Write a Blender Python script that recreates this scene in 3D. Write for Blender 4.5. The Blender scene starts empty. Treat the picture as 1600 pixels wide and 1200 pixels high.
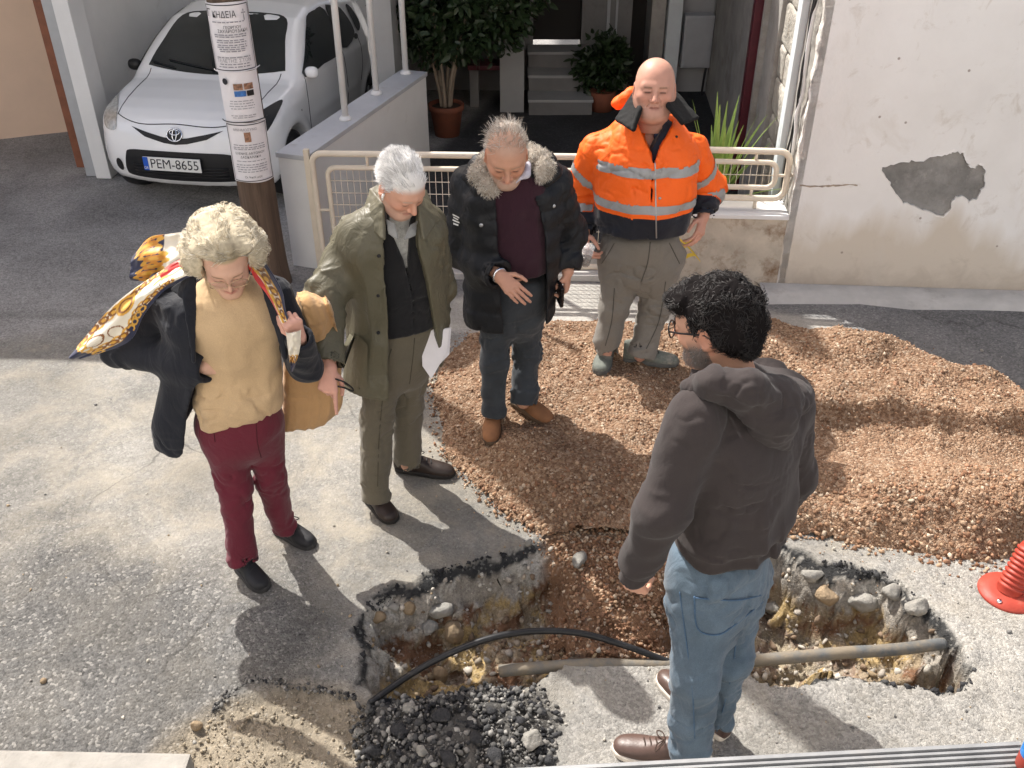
import bpy, bmesh, math, random, time
import numpy as np
from mathutils import Vector, Matrix, geometry
T0 = time.time()
random.seed(7); RNG = np.random.default_rng(11)
scene = bpy.context.scene
COL = scene.collection
# ------------------------------------------------------------------ camera
FPX, PITCH, CAMH = 1480.0, math.radians(33.8), 3.05        # focal length in photo pixels, tilt, height
cam_data = bpy.data.cameras.new('camera'); cam = bpy.data.objects.new('camera', cam_data); COL.objects.link(cam)
cam_data.sensor_width = 36.0; cam_data.lens = 36.0 * FPX / 1600.0
cam_data.clip_start = 0.05; cam_data.clip_end = 2000.0
cam.location = (0, 0, CAMH); cam.rotation_euler = (math.pi / 2 - PITCH, 0, 0)
scene.camera = cam
# ------------------------------------------------------------------ sky, sun, exposure
SUN_EL = math.radians(50.0)
SUN_DIR = Vector((-0.615, 0.79, 0)).normalized()           # horizontal direction towards the sun
world = bpy.data.worlds.new('World'); scene.world = world; world.use_nodes = True
wn = world.node_tree; wn.nodes.clear()
sky = wn.nodes.new('ShaderNodeTexSky'); sky.sky_type = 'NISHITA'; sky.sun_disc = False
sky.sun_elevation = SUN_EL; sky.sun_rotation = math.atan2(SUN_DIR.x, SUN_DIR.y); sky.altitude = 50
sky.air_density = 0.8; sky.dust_density = 6.0; sky.ozone_density = 0.3
bg = wn.nodes.new('ShaderNodeBackground'); bg.inputs['Strength'].default_value = 0.097
wo = wn.nodes.new('ShaderNodeOutputWorld')
wn.links.new(sky.outputs[0], bg.inputs['Color']); wn.links.new(bg.outputs[0], wo.inputs['Surface'])
sun_data = bpy.data.lights.new('sun', 'SUN'); sun = bpy.data.objects.new('sun', sun_data); COL.objects.link(sun)
sun_data.energy = 3.4; sun_data.angle = math.radians(0.53); sun_data.color = (1.0, 0.97, 0.92)
tosun = Vector((SUN_DIR.x * math.cos(SUN_EL), SUN_DIR.y * math.cos(SUN_EL), math.sin(SUN_EL)))
sun.rotation_euler = tosun.to_track_quat('Z', 'Y').to_euler()
sun.location = (0, 0, 20)
scene.view_settings.view_transform = 'Standard'; scene.view_settings.look = 'None'
scene.view_settings.exposure = 1.2; scene.view_settings.gamma = 1.0
scene.view_settings.use_curve_mapping = False
# ================================================================== tools
CP, SP = math.cos(PITCH), math.sin(PITCH)
def A(*v): return np.array(v, float)
def ray(u, v):
    a = (u - 800.0) / FPX; b = (v - 600.0) / FPX
    return A(a, CP - b * SP, -SP - b * CP)
def at(u, v, Y):                       # the point of the place seen at photo pixel (u, v) that lies Y metres ahead
    d = ray(u, v); return A(0, 0, CAMH) + d * (Y / d[1])
def gnd(u, v, z=0.0):
    d = ray(u, v); return A(0, 0, CAMH) + d * ((z - CAMH) / d[2])
def nrm(v):
    v = np.asarray(v, float); return v / (np.linalg.norm(v) + 1e-12)
def rotz(a):
    c, s = math.cos(a), math.sin(a); return np.array([[c, -s, 0], [s, c, 0], [0, 0, 1]])
def rotx(a):
    c, s = math.cos(a), math.sin(a); return np.array([[1, 0, 0], [0, c, -s], [0, s, c]])
def roty(a):
    c, s = math.cos(a), math.sin(a); return np.array([[c, 0, s], [0, 1, 0], [-s, 0, c]])
# ---- objects
BASE = {}
def tag(o, label=None, cat=None, group=None, kind=None):
    if label: o['label'] = label
    if cat: o['category'] = cat
    if group: o['group'] = group
    if kind: o['kind'] = kind
    return o
def empty(name, loc, label=None, cat=None, group=None, kind=None):
    o = bpy.data.objects.new(name, None); COL.objects.link(o); o.location = tuple(map(float, loc))
    o.empty_display_size = 0.1; BASE[o] = A(*loc)
    return tag(o, label, cat, group, kind)
def mesh_data(name, V, F, mats, smooth=True, cols=None, mi=None):
    me = bpy.data.meshes.new(name); V = np.asarray(V, float)
    if isinstance(F, np.ndarray):
        n, k = F.shape
        me.vertices.add(len(V)); me.vertices.foreach_set('co', V.ravel())
        me.loops.add(n * k); me.loops.foreach_set('vertex_index', F.astype(np.int32).ravel())
        me.polygons.add(n); me.polygons.foreach_set('loop_start', np.arange(0, n * k, k, dtype=np.int32))
        me.update(calc_edges=True)
    else:
        me.from_pydata([tuple(v) for v in V], [], [tuple(int(i) for i in f) for f in F]); me.update()
    if smooth: me.polygons.foreach_set('use_smooth', np.ones(len(me.polygons), bool))
    for m in (mats if isinstance(mats, (list, tuple)) else [mats]): me.materials.append(m)
    if mi is not None: me.polygons.foreach_set('material_index', np.asarray(mi, np.int32))
    if cols is not None:
        ca = me.color_attributes.new('Col', 'FLOAT_COLOR', 'POINT')
        c = np.ones((len(V), 4)); c[:, :3] = np.asarray(cols)[:, :3]; ca.data.foreach_set('color', c.ravel())
    me.validate(clean_customdata=False)
    return me
def obj(name, V, F, mats, parent=None, smooth=True, cols=None, mi=None, loc=None, **kw):
    """one mesh object; V in world coordinates, stored relative to its thing's base"""
    V = np.asarray(V, float)
    if parent is not None: b = BASE[parent]
    elif loc is not None: b = A(*loc)
    else: b = A((V[:, 0].min() + V[:, 0].max()) / 2, (V[:, 1].min() + V[:, 1].max()) / 2, V[:, 2].min())
    o = bpy.data.objects.new(name, mesh_data(name, V - b, F, mats, smooth, cols, mi)); COL.objects.link(o)
    if parent is not None: o.parent = parent
    else: o.location = tuple(b)
    BASE[o] = b
    return tag(o, **kw)
class MB:
    """collects quads/tris of simple shapes"""
    def __init__(s): s.V = []; s.F = []; s.n = 0
    def add(s, V, F):
        V = np.asarray(V, float); s.V.append(V); s.F += [tuple(int(i) + s.n for i in f) for f in F]; s.n += len(V); return s
    def box(s, c, size, R=None, bev=0.0):
        c = A(*c); h = A(*size) / 2
        if bev <= 0:
            V = np.array([[x, y, z] for x in (-1, 1) for y in (-1, 1) for z in (-1, 1)], float) * h
            F = [(0, 1, 3, 2), (4, 6, 7, 5), (0, 4, 5, 1), (2, 3, 7, 6), (0, 2, 6, 4), (1, 5, 7, 3)]
        else:
            bm = bmesh.new(); bmesh.ops.create_cube(bm, size=1.0)
            for v in bm.verts: v.co = Vector((v.co.x * size[0], v.co.y * size[1], v.co.z * size[2]))
            bmesh.ops.bevel(bm, geom=list(bm.edges), offset=bev, segments=2, affect='EDGES', profile=0.7)
            bm.verts.index_update(); V = np.array([v.co[:] for v in bm.verts]); F = [[v.index for v in f.verts] for f in bm.faces]; bm.free()
        if R is not None: V = V @ np.asarray(R).T
        return s.add(V + c, F)
    def tube(s, pts, r, n=8, closed=False, caps=True):
        V, F = tube_mesh(pts, r, n, closed, caps); return s.add(V, F)
    def build(s, name, mats, parent=None, **kw):
        return obj(name, np.concatenate(s.V), s.F, mats, parent, **kw)
def tube_mesh(pts, r, n=8, closed=False, caps=True):
    P = np.array([A(*p) for p in pts]); m = len(P); r = np.broadcast_to(np.asarray(r, float), (m,))
    if closed: Tn = np.roll(P, -1, 0) - np.roll(P, 1, 0)
    else:
        Tn = np.gradient(P, axis=0)
    Tn = Tn / (np.linalg.norm(Tn, axis=1)[:, None] + 1e-12)
    up = A(0, 0, 1) if abs(Tn[0, 2]) < 0.9 else A(1, 0, 0)
    u = nrm(np.cross(up, Tn[0])); V = []
    an = np.arange(n) * 2 * math.pi / n
    for i in range(m):
        u = nrm(u - Tn[i] * np.dot(u, Tn[i])); w = np.cross(Tn[i], u)
        V.append(P[i] + r[i] * (np.cos(an)[:, None] * u + np.sin(an)[:, None] * w))
    V = np.concatenate(V); F = []
    for i in range(m if closed else m - 1):
        j = (i + 1) % m
        for k in range(n):
            l = (k + 1) % n; F.append((i * n + k, i * n + l, j * n + l, j * n + k))
    if caps and not closed:
        F.append(tuple(range(n))[::-1]); F.append(tuple((m - 1) * n + k for k in range(n)))
    return V, F
def smooth_path(pts, k=6, closed=False):
    P = [A(*p) for p in pts]; out = []; m = len(P)
    for i in range(m if closed else m - 1):
        g = (lambda j: P[j % m]) if closed else (lambda j: P[min(max(j, 0), m - 1)])
        a, b, c, d = g(i - 1), g(i), g(i + 1), g(i + 2)
        for t in np.arange(k) / k:
            out.append(.5 * (2 * b + (c - a) * t + (2 * a - 5 * b + 4 * c - d) * t * t + (3 * b - a - 3 * c + d) * t ** 3))
    if not closed: out.append(P[-1])
    return np.array(out)
def lathe(prof, n=24):
    V = []; F = []; an = np.arange(n) * 2 * math.pi / n
    for r, z in prof: V.append(np.stack([r * np.cos(an), r * np.sin(an), np.full(n, z)], 1))
    V = np.concatenate(V)
    for i in range(len(prof) - 1):
        for k in range(n):
            l = (k + 1) % n; F.append((i * n + k, i * n + l, (i + 1) * n + l, (i + 1) * n + k))
    return V, F
# ---- noise
def _hash(ix, iy, iz):
    n = (ix.astype(np.uint32) * np.uint32(374761393) + iy.astype(np.uint32) * np.uint32(668265263) + iz.astype(np.uint32) * np.uint32(2246822519))
    n = (n ^ (n >> np.uint32(13))) * np.uint32(1274126177)
    n = n ^ (n >> np.uint32(16))
    return (n & np.uint32(0xffff)).astype(float) / 32767.5 - 1.0
def vn(P, seed=0):
    P = np.asarray(P, float); i = np.floor(P); f = P - i; f = f * f * f * (f * (f * 6 - 15) + 10)
    i = i.astype(np.int64) + 1000 + seed * 57; x, y, z = i[..., 0], i[..., 1], i[..., 2]; u, v, w = f[..., 0], f[..., 1], f[..., 2]
    r = 0
    for dx in (0, 1):
        for dy in (0, 1):
            for dz in (0, 1):
                r = r + _hash(x + dx, y + dy, z + dz) * (u if dx else 1 - u) * (v if dy else 1 - v) * (w if dz else 1 - w)
    return r
def fbm(P, o=4, seed=0):
    a, s, r = 1.0, 0.0, 0
    P = np.asarray(P, float)
    for k in range(o):
        r = r + a * vn(P, seed + k); s += a; a *= .5; P = P * 2.03
    return r / s
def sstep(a, b, x):
    t = np.clip((x - a) / (b - a), 0, 1); return t * t * (3 - 2 * t)
# ---- signed distance shapes
def smin(a, b, k):
    h = np.maximum(k - np.abs(a - b), 0) / k; return np.minimum(a, b) - h * h * k * .25
def smax(a, b, k): return -smin(-a, -b, k)
def cap(P, a, b, ra, rb):
    pa = P - a; ba = np.asarray(b, float) - a; t = np.clip(pa @ ba / (ba @ ba + 1e-12), 0, 1)
    return np.linalg.norm(pa - t[:, None] * ba, axis=1) - (ra + (rb - ra) * t)
def ell(P, c, r, R=None):
    q = P - c
    if R is not None: q = q @ R
    r = np.asarray(r, float); k0 = np.linalg.norm(q / r, axis=1); k1 = np.linalg.norm(q / (r * r), axis=1)
    return k0 * (k0 - 1) / (k1 + 1e-9)
def sph(P, c, r): return np.linalg.norm(P - c, axis=1) - r
class Chain:
    """a limb: joints with radii, blended; also yields a coordinate along it for folds"""
    def __init__(s, pts, rad, k=.03):
        s.p = [A(*p) for p in pts]; s.r = rad; s.k = k
        s.l = np.concatenate([[0], np.cumsum([np.linalg.norm(s.p[i + 1] - s.p[i]) for i in range(len(s.p) - 1)])])
    def __call__(s, P, full=False):
        d = None; best = None
        for i in range(len(s.p) - 1):
            a, b = s.p[i], s.p[i + 1]; pa = P - a; ba = b - a
            t = np.clip(pa @ ba / (ba @ ba), 0, 1); rv = pa - t[:, None] * ba
            di = np.linalg.norm(rv, axis=1) - (s.r[i] + (s.r[i + 1] - s.r[i]) * t)
            if d is None: d = di; best = di.copy(); S = s.l[i] + t * (s.l[i + 1] - s.l[i]); RV = rv
            else:
                m = di < best; best = np.minimum(best, di)
                S = np.where(m, s.l[i] + t * (s.l[i + 1] - s.l[i]), S); RV = np.where(m[:, None], rv, RV)
                d = smin(d, di, s.k)
        return (d, S, RV) if full else d
    def folds(s, S, RV, amp, lam=.045, lat=.10, seed=0, tilt=.5):
        q = np.stack([(S + tilt * RV[:, 0] + .3 * RV[:, 2]) / lam, RV[:, 0] / lat, RV[:, 1] / lat + RV[:, 2] / lat], 1)
        n = vn(q, seed); r = 1 - np.abs(n) * 2.0
        n2 = vn(q * A(.55, 1, 1) + 7.3, seed + 3)
        return amp * (r * .6 + n2 * .7)
class Loft:
    """a trunk: stacked elliptical sections (z, cx, cy, half width, half depth, yaw in degrees)"""
    def __init__(s, secs, n=2.3):
        S = np.array(sorted(secs), float); zz = np.linspace(S[0, 0], S[-1, 0], 80); s.T = np.empty((80, 6)); s.T[:, 0] = zz; s.n = n
        for c in range(1, 6):                                                    # monotone-ish cubic through the sections
            m = np.gradient(S[:, c], S[:, 0]); i = np.clip(np.searchsorted(S[:, 0], zz) - 1, 0, len(S) - 2)
            h = S[i + 1, 0] - S[i, 0]; t = (zz - S[i, 0]) / h
            s.T[:, c] = (2 * t ** 3 - 3 * t * t + 1) * S[i, c] + (t ** 3 - 2 * t * t + t) * h * m[i] + (-2 * t ** 3 + 3 * t * t) * S[i + 1, c] + (t ** 3 - t * t) * h * m[i + 1]
        s.z0, s.z1 = S[0, 0], S[-1, 0]
    def par(s, z): return [np.interp(z, s.T[:, 0], s.T[:, c]) for c in range(1, 6)]
    def local(s, P):
        cx, cy, w, d, yw = s.par(P[:, 2]); a = np.radians(yw); x = P[:, 0] - cx; y = P[:, 1] - cy
        return x * np.cos(a) + y * np.sin(a), -x * np.sin(a) + y * np.cos(a), w, d
    def point(s, z, ang, off=0.0):               # world point on the section outline; ang 0 = forward (-y local), + towards local +x
        cx, cy, w, d, yw = [float(v) for v in s.par(z)]; a = math.radians(yw); n = s.n
        cs, sn = math.cos(ang), math.sin(ang); r = (abs(sn / (w + off)) ** n + abs(cs / (d + off)) ** n) ** (-1 / n)
        x, y = r * sn, -r * cs
        return A(cx + x * math.cos(a) - y * math.sin(a), cy + x * math.sin(a) + y * math.cos(a), z)
    def __call__(s, P, inf=0.0, capk=.04, z0=None, z1=None):
        x, y, w, d = s.local(P); w = w + inf; d = d + inf; n = s.n
        k0 = (np.abs(x / w) ** n + np.abs(y / d) ** n) ** (1 / n) + 1e-9
        k1 = np.sqrt((x / w ** 2) ** 2 + (y / d ** 2) ** 2) + 1e-6
        dd = np.where(k0 > .3, k0 * (k0 - 1) / k1, (k0 - 1) * np.minimum(w, d)); dd = np.clip(dd, -.3, 10)
        z0 = s.z0 if z0 is None else z0; z1 = s.z1 if z1 is None else z1
        return smax(dd, np.maximum(P[:, 2] - z1, z0 - P[:, 2]), capk)
# ---- surface nets mesher
def mesh_sdf(f, lo, hi, h, refine=2, slack=1.7):
    lo = A(*lo); hi = A(*hi); B = 4
    nc = np.maximum(np.ceil((hi - lo) / (h * B)).astype(int), 1); H = h * B
    g = [lo[i] + (np.arange(nc[i]) + .5) * H for i in range(3)]
    C = np.stack(np.meshgrid(*g, indexing='ij'), -1).reshape(-1, 3)
    d = np.concatenate([f(C[i:i + 200000]) for i in range(0, len(C), 200000)]).reshape(nc)
    act = np.abs(d) < H * .87 * slack + .004
    rep = lambda a: np.pad(np.repeat(np.repeat(np.repeat(a, B, 0), B, 1), B, 2), ((0, 1),) * 3, mode='edge')
    m = rep(act); val = rep(np.where(d < 0, -1., 1.))
    for ax in range(3):                       # nodes on the face shared by an active block
        s1 = [slice(None)] * 3; s0 = [slice(None)] * 3; s1[ax] = slice(1, None); s0[ax] = slice(None, -1)
        mm = m.copy(); mm[tuple(s1)] |= m[tuple(s0)]; m = mm
    idx = np.argwhere(m); P = lo + idx * h
    val[m] = np.concatenate([f(P[i:i + 200000]) for i in range(0, len(P), 200000)])
    # outermost shell counts as outside so the surface closes
    for ax in range(3):
        for e in (0, -1):
            s1 = [slice(None)] * 3; s1[ax] = e; val[tuple(s1)] = np.maximum(val[tuple(s1)], h * .2)
    ins = val < 0
    cs = [slice(None, -1), slice(1, None)]
    cnt = sum(ins[cs[a], cs[b], cs[c]].astype(np.int8) for a in (0, 1) for b in (0, 1) for c in (0, 1))
    cell = np.argwhere((cnt > 0) & (cnt < 8))
    if len(cell) == 0: raise ValueError('empty sdf')
    acc = np.zeros((len(cell), 3)); num = np.zeros(len(cell))
    corner = [(a, b, c) for a in (0, 1) for b in (0, 1) for c in (0, 1)]
    for a in corner:
        for ax in range(3):
            if a[ax] == 0:
                b = list(a); b[ax] = 1
                ia = cell + np.array(a); ib = cell + np.array(b)
                va = val[ia[:, 0], ia[:, 1], ia[:, 2]]; vb = val[ib[:, 0], ib[:, 1], ib[:, 2]]
                x = (va < 0) != (vb < 0); t = np.where(x, va / np.where(x, va - vb, 1), 0)
                acc += np.where(x[:, None], np.array(a) + t[:, None] * (np.array(b) - np.array(a)), 0); num += x
    V = lo + (cell + acc / num[:, None]) * h
    ids = np.full(np.array(val.shape) - 1, -1, np.int64); ids[cell[:, 0], cell[:, 1], cell[:, 2]] = np.arange(len(cell))
    Q = []
    for ax in range(3):
        s0 = [slice(None)] * 3; s1 = [slice(None)] * 3; s0[ax] = slice(None, -1); s1[ax] = slice(1, None)
        e = np.argwhere(ins[tuple(s0)] != ins[tuple(s1)]); o1, o2 = [(1, 2), (2, 0), (0, 1)][ax]
        e = e[(e[:, o1] > 0) & (e[:, o2] > 0) & (e[:, o1] < ids.shape[o1]) & (e[:, o2] < ids.shape[o2])]
        def get(d1, d2):
            q = e.copy(); q[:, o1] -= d1; q[:, o2] -= d2; return ids[q[:, 0], q[:, 1], q[:, 2]]
        q = np.stack([get(0, 0), get(1, 0), get(1, 1), get(0, 1)], 1)
        fl = ins[e[:, 0], e[:, 1], e[:, 2]]
        q[~fl] = q[~fl][:, ::-1]; Q.append(q)
    Q = np.concatenate(Q); Q = Q[(Q >= 0).all(1)]
    for _ in range(refine):
        e = h * .4; d0 = f(V); G = np.stack([f(V + np.eye(3)[k] * e) - f(V - np.eye(3)[k] * e) for k in range(3)], 1) / (2 * e)
        st = -d0[:, None] * G / (np.maximum((G * G).sum(1), .25)[:, None]); L = np.linalg.norm(st, axis=1)
        V = V + st * np.minimum(1, h * .6 / (L + 1e-9))[:, None]
    return V, Q
def bbox(pts, pad):
    P = np.array([A(*p) for p in pts]); return P.min(0) - pad, P.max(0) + pad
def project(f, O, D, tmax=4.0, it=70):
    """march points O along directions D onto the surface of f"""
    t = np.zeros(len(O))
    for _ in range(it):
        d = f(O + D * t[:, None]); t = np.minimum(t + d * .8, tmax)
    return O + D * t[:, None]
def grad(f, P, e=.002):
    G = np.stack([f(P + np.eye(3)[k] * e) - f(P - np.eye(3)[k] * e) for k in range(3)], 1)
    return G / (np.linalg.norm(G, axis=1)[:, None] + 1e-12)
def in_poly(x, y, poly):
    r = np.zeros(len(x), bool); n = len(poly)
    for i in range(n):
        x0, y0 = poly[i]; x1, y1 = poly[(i + 1) % n]
        c = ((y0 > y) != (y1 > y)) & (x < (x1 - x0) * (y - y0) / ((y1 - y0) if y1 != y0 else 1e-9) + x0); r ^= c
    return r
def poly_sd(x, y, poly):
    d = np.full(len(x), 1e9); n = len(poly)
    for i in range(n):
        a = A(*poly[i]); b = A(*poly[(i + 1) % n]); ba = b - a; px = x - a[0]; py = y - a[1]
        t = np.clip((px * ba[0] + py * ba[1]) / (ba @ ba + 1e-12), 0, 1); d = np.minimum(d, np.hypot(px - t * ba[0], py - t * ba[1]))
    return np.where(in_poly(x, y, poly), -d, d)
def fill2d(poly, step):
    """triangulated polygon with inner points, for sheets laid on curved surfaces"""
    poly = np.array(poly, float); B = []
    for i in range(len(poly)):
        a, b = poly[i], poly[(i + 1) % len(poly)]; k = max(1, int(np.linalg.norm(b - a) / step))
        B += [a + (b - a) * j / k for j in range(k)]
    B = np.array(B); gx, gy = np.meshgrid(np.arange(B[:, 0].min(), B[:, 0].max(), step), np.arange(B[:, 1].min(), B[:, 1].max(), step))
    x, y = gx.ravel(), gy.ravel(); k = poly_sd(x, y, poly) < -.45 * step
    pts = [Vector(p) for p in B] + [Vector((a, b)) for a, b in zip(x[k], y[k])]
    n = len(B); r = geometry.delaunay_2d_cdt(pts, [(i, (i + 1) % n) for i in range(n)], [list(range(n))], 1, 1e-6)
    return np.array([p[:] for p in r[0]]), [tuple(t) for t in r[2]]
def decal(f, poly, frame, step, off=.003, thick=None):
    """sheet cut to a 2D outline and laid on surface f; frame = (origin, axis u, axis v, marching direction)"""
    o, au, av, dr = [A(*v) for v in frame]; p2, F = fill2d(poly, step)
    O = o + p2[:, :1] * au + p2[:, 1:] * av
    S = project(f, O, np.broadcast_to(nrm(dr), O.shape)); N = grad(f, S); V = S + N * off
    bad = np.abs(f(S)) > .006; F = [t for t in F if not any(bad[i] for i in t)]
    use = sorted({i for t in F for i in t}); rm = {a: b for b, a in enumerate(use)}; V = V[use]; N = N[use]; F = [tuple(rm[i] for i in t) for t in F]
    nn = np.cross(V[F[0][1]] - V[F[0][0]], V[F[0][2]] - V[F[0][0]])
    if nn @ N[F[0][0]] < 0: F = [t[::-1] for t in F]
    return V, F
def text_mesh(s, size, align='CENTER', font=None, weight=0.0):
    cu = bpy.data.curves.new('t', 'FONT'); cu.body = s; cu.size = size; cu.align_x = align; cu.align_y = 'CENTER'; cu.resolution_u = 3; cu.offset = weight
    o = bpy.data.objects.new('t', cu); COL.objects.link(o); dg = bpy.context.evaluated_depsgraph_get(); dg.update()
    me = o.evaluated_get(dg).to_mesh(); V = np.array([v.co[:] for v in me.vertices]).reshape(-1, 3); F = [tuple(p.vertices) for p in me.polygons]
    o.evaluated_get(dg).to_mesh_clear(); bpy.data.objects.remove(o); bpy.data.curves.remove(cu)
    return V, F
# ---- rocks and grains
_ico = {}
def ico(n):
    if n not in _ico:
        bm = bmesh.new(); bmesh.ops.create_icosphere(bm, subdivisions=n, radius=1); bm.verts.index_update()
        _ico[n] = (np.array([v.co[:] for v in bm.verts]), np.array([[v.index for v in f.verts] for f in bm.faces])); bm.free()
    return _ico[n]
def rock(seed, size, sub=3, cuts=9, rough=.12):
    r = np.random.default_rng(seed); V, F = ico(sub); V = V.copy()
    for _ in range(cuts):                       # flat fracture faces
        n = nrm(r.normal(size=3)); c = r.uniform(.55, .9); s = V @ n; V = np.where((s > c)[:, None], V - (s - c)[:, None] * n, V)
    V = V * (1 + rough * fbm(V * 2.2 + seed, 4, seed)[:, None]); return V * A(*size), F
def grains(C, S, seed=0, flat=.7, sub=1):
    """many angular grains as one mesh: C centres, S sizes"""
    r = np.random.default_rng(seed); V0, F0 = ico(sub); n = len(C); k = len(V0)
    sc = S[:, None] * r.uniform(.6, 1.25, (n, 3)); sc[:, 2] *= flat
    jit = 1 + r.uniform(-.42, .36, (n, k)); V = V0[None] * jit[..., None] * sc[:, None]
    q = r.normal(size=(n, 4)); q /= np.linalg.norm(q, axis=1)[:, None]; w, x, y, z = q.T
    R = np.stack([1 - 2 * (y * y + z * z), 2 * (x * y - z * w), 2 * (x * z + y * w), 2 * (x * y + z * w), 1 - 2 * (x * x + z * z), 2 * (y * z - x * w), 2 * (x * z - y * w), 2 * (y * z + x * w), 1 - 2 * (x * x + y * y)], 1).reshape(n, 3, 3)
    V = np.einsum('nij,nkj->nki', R, V) + C[:, None]
    F = (F0[None] + (np.arange(n) * k)[:, None, None]).reshape(-1, 3)
    return V.reshape(-1, 3), F, k
# ================================================================== materials
def nodes(m):
    m.use_nodes = True; nt = m.node_tree; nt.nodes.clear()
    def N(kind, ins=None, **pr):
        n = nt.nodes.new('ShaderNode' + kind)
        for k, v in pr.items(): setattr(n, k, v)
        for k, v in (ins or {}).items():
            s = n.inputs[k]
            if isinstance(v, bpy.types.NodeSocket): nt.links.new(v, s)
            else: s.default_value = v
        return n
    return nt, N
def c4(c): return (float(c[0]), float(c[1]), float(c[2]), 1.0)
def ramp(N, fac, stops):
    r = N('ValToRGB', {'Fac': fac}); e = r.color_ramp.elements
    while len(e) < len(stops): e.new(.5)
    for k, (p, c) in enumerate(stops): e[k].position = p; e[k].color = c4(c if hasattr(c, '__len__') else (c, c, c))
    return r.outputs['Color']
def mixc(N, fac, a, b, mode='MIX'):
    m = N('Mix', None, data_type='RGBA', blend_type=mode); nt = m.id_data
    for i, v in ((0, fac), (6, a), (7, b)):
        if isinstance(v, bpy.types.NodeSocket): nt.links.new(v, m.inputs[i])
        else: m.inputs[i].default_value = v if i == 0 else c4(v)
    return m.outputs[2]
def math_(N, op, a, b=0.0, c=None):
    ins = {0: a, 1: b}
    if c is not None: ins[2] = c
    return N('Math', ins, operation=op).outputs[0]
def mat(name, col, rough=.8, var=.12, scale=6., bump=.15, bscale=60., bdist=.004, metal=0., spec=.4, attr=False, sheen=0., coat=0.,
        weave=0., wscale=900., stretch=(1, 1, 1), rvar=.1, trans=0., ior=1.45, fold=0., fscale=14., sss=0., dirt=None, alpha=1.0):
    m = bpy.data.materials.new(name); nt, N = nodes(m)
    tc = N('TexCoord').outputs['Object']; mp = N('Mapping', {'Vector': tc, 'Scale': stretch}).outputs[0]
    n1 = N('TexNoise', {'Vector': mp, 'Scale': scale, 'Detail': 6., 'Roughness': .62}).outputs['Fac']
    base = N('Attribute', attribute_name='Col').outputs['Color'] if attr else c4(col)
    lo = ramp(N, n1, [(.3, (1 - var,) * 3), (.7, (1 + var,) * 3)])
    lo = N('MapRange', {'Value': n1, 'From Min': .3, 'From Max': .7, 'To Min': 1 - var, 'To Max': 1 + var}).outputs[0]
    colr = N('VectorMath', {0: base if attr else col[:3], 1: (1, 1, 1)}, operation='MULTIPLY'); 
    sc = N('VectorMath', {0: colr.outputs[0], 'Scale': lo}, operation='SCALE').outputs[0]
    if dirt is not None:
        nd = N('TexNoise', {'Vector': mp, 'Scale': dirt[1], 'Detail': 8., 'Roughness': .7}).outputs['Fac']
        sc = mixc(N, ramp(N, nd, [(dirt[2], 0), (min(dirt[2] + .18, 1), dirt[3] if len(dirt) > 3 else .8)]), sc, dirt[0])
    if weave:
        wv = N('TexNoise', {'Vector': tc, 'Scale': wscale, 'Detail': 2.}).outputs['Fac']
        sc = N('VectorMath', {0: sc, 'Scale': N('MapRange', {'Value': wv, 'From Min': .3, 'From Max': .7, 'To Min': 1 - weave, 'To Max': 1 + weave}).outputs[0]}, operation='SCALE').outputs[0]
    p = N('BsdfPrincipled', {'Base Color': sc, 'Metallic': metal, 'Specular IOR Level': spec, 'Sheen Weight': sheen, 'Coat Weight': coat, 'Transmission Weight': trans, 'IOR': ior, 'Subsurface Weight': sss, 'Alpha': alpha})
    if sss: p.inputs['Subsurface Radius'].default_value = (1., .4, .25); p.inputs['Subsurface Scale'].default_value = .006
    p.inputs['Sheen Roughness'].default_value = .5
    rr = N('MapRange', {'Value': n1, 'From Min': .3, 'From Max': .7, 'To Min': max(rough - rvar, .02), 'To Max': min(rough + rvar, 1)}).outputs[0]
    nt.links.new(rr, p.inputs['Roughness'])
    if bump or fold:
        hgt = N('TexNoise', {'Vector': mp, 'Scale': bscale, 'Detail': 5., 'Roughness': .6}).outputs['Fac']
        b = N('Bump', {'Height': hgt, 'Strength': bump, 'Distance': bdist}).outputs[0]
        if fold:
            fo = N('TexNoise', {'Vector': N('Mapping', {'Vector': tc, 'Scale': (1., 1., .55), 'Rotation': (.5, .3, .4)}).outputs[0], 'Scale': fscale, 'Detail': 3., 'Roughness': .5, 'Distortion': 1.2}).outputs['Fac']
            rg = math_(N, 'ABSOLUTE', math_(N, 'SUBTRACT', fo, .5))
            b = N('Bump', {'Height': rg, 'Strength': fold, 'Distance': .02, 'Normal': b}).outputs[0]
        nt.links.new(b, p.inputs['Normal'])
    nt.links.new(p.outputs[0], N('OutputMaterial').inputs['Surface'])
    return m
M = {}
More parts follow.
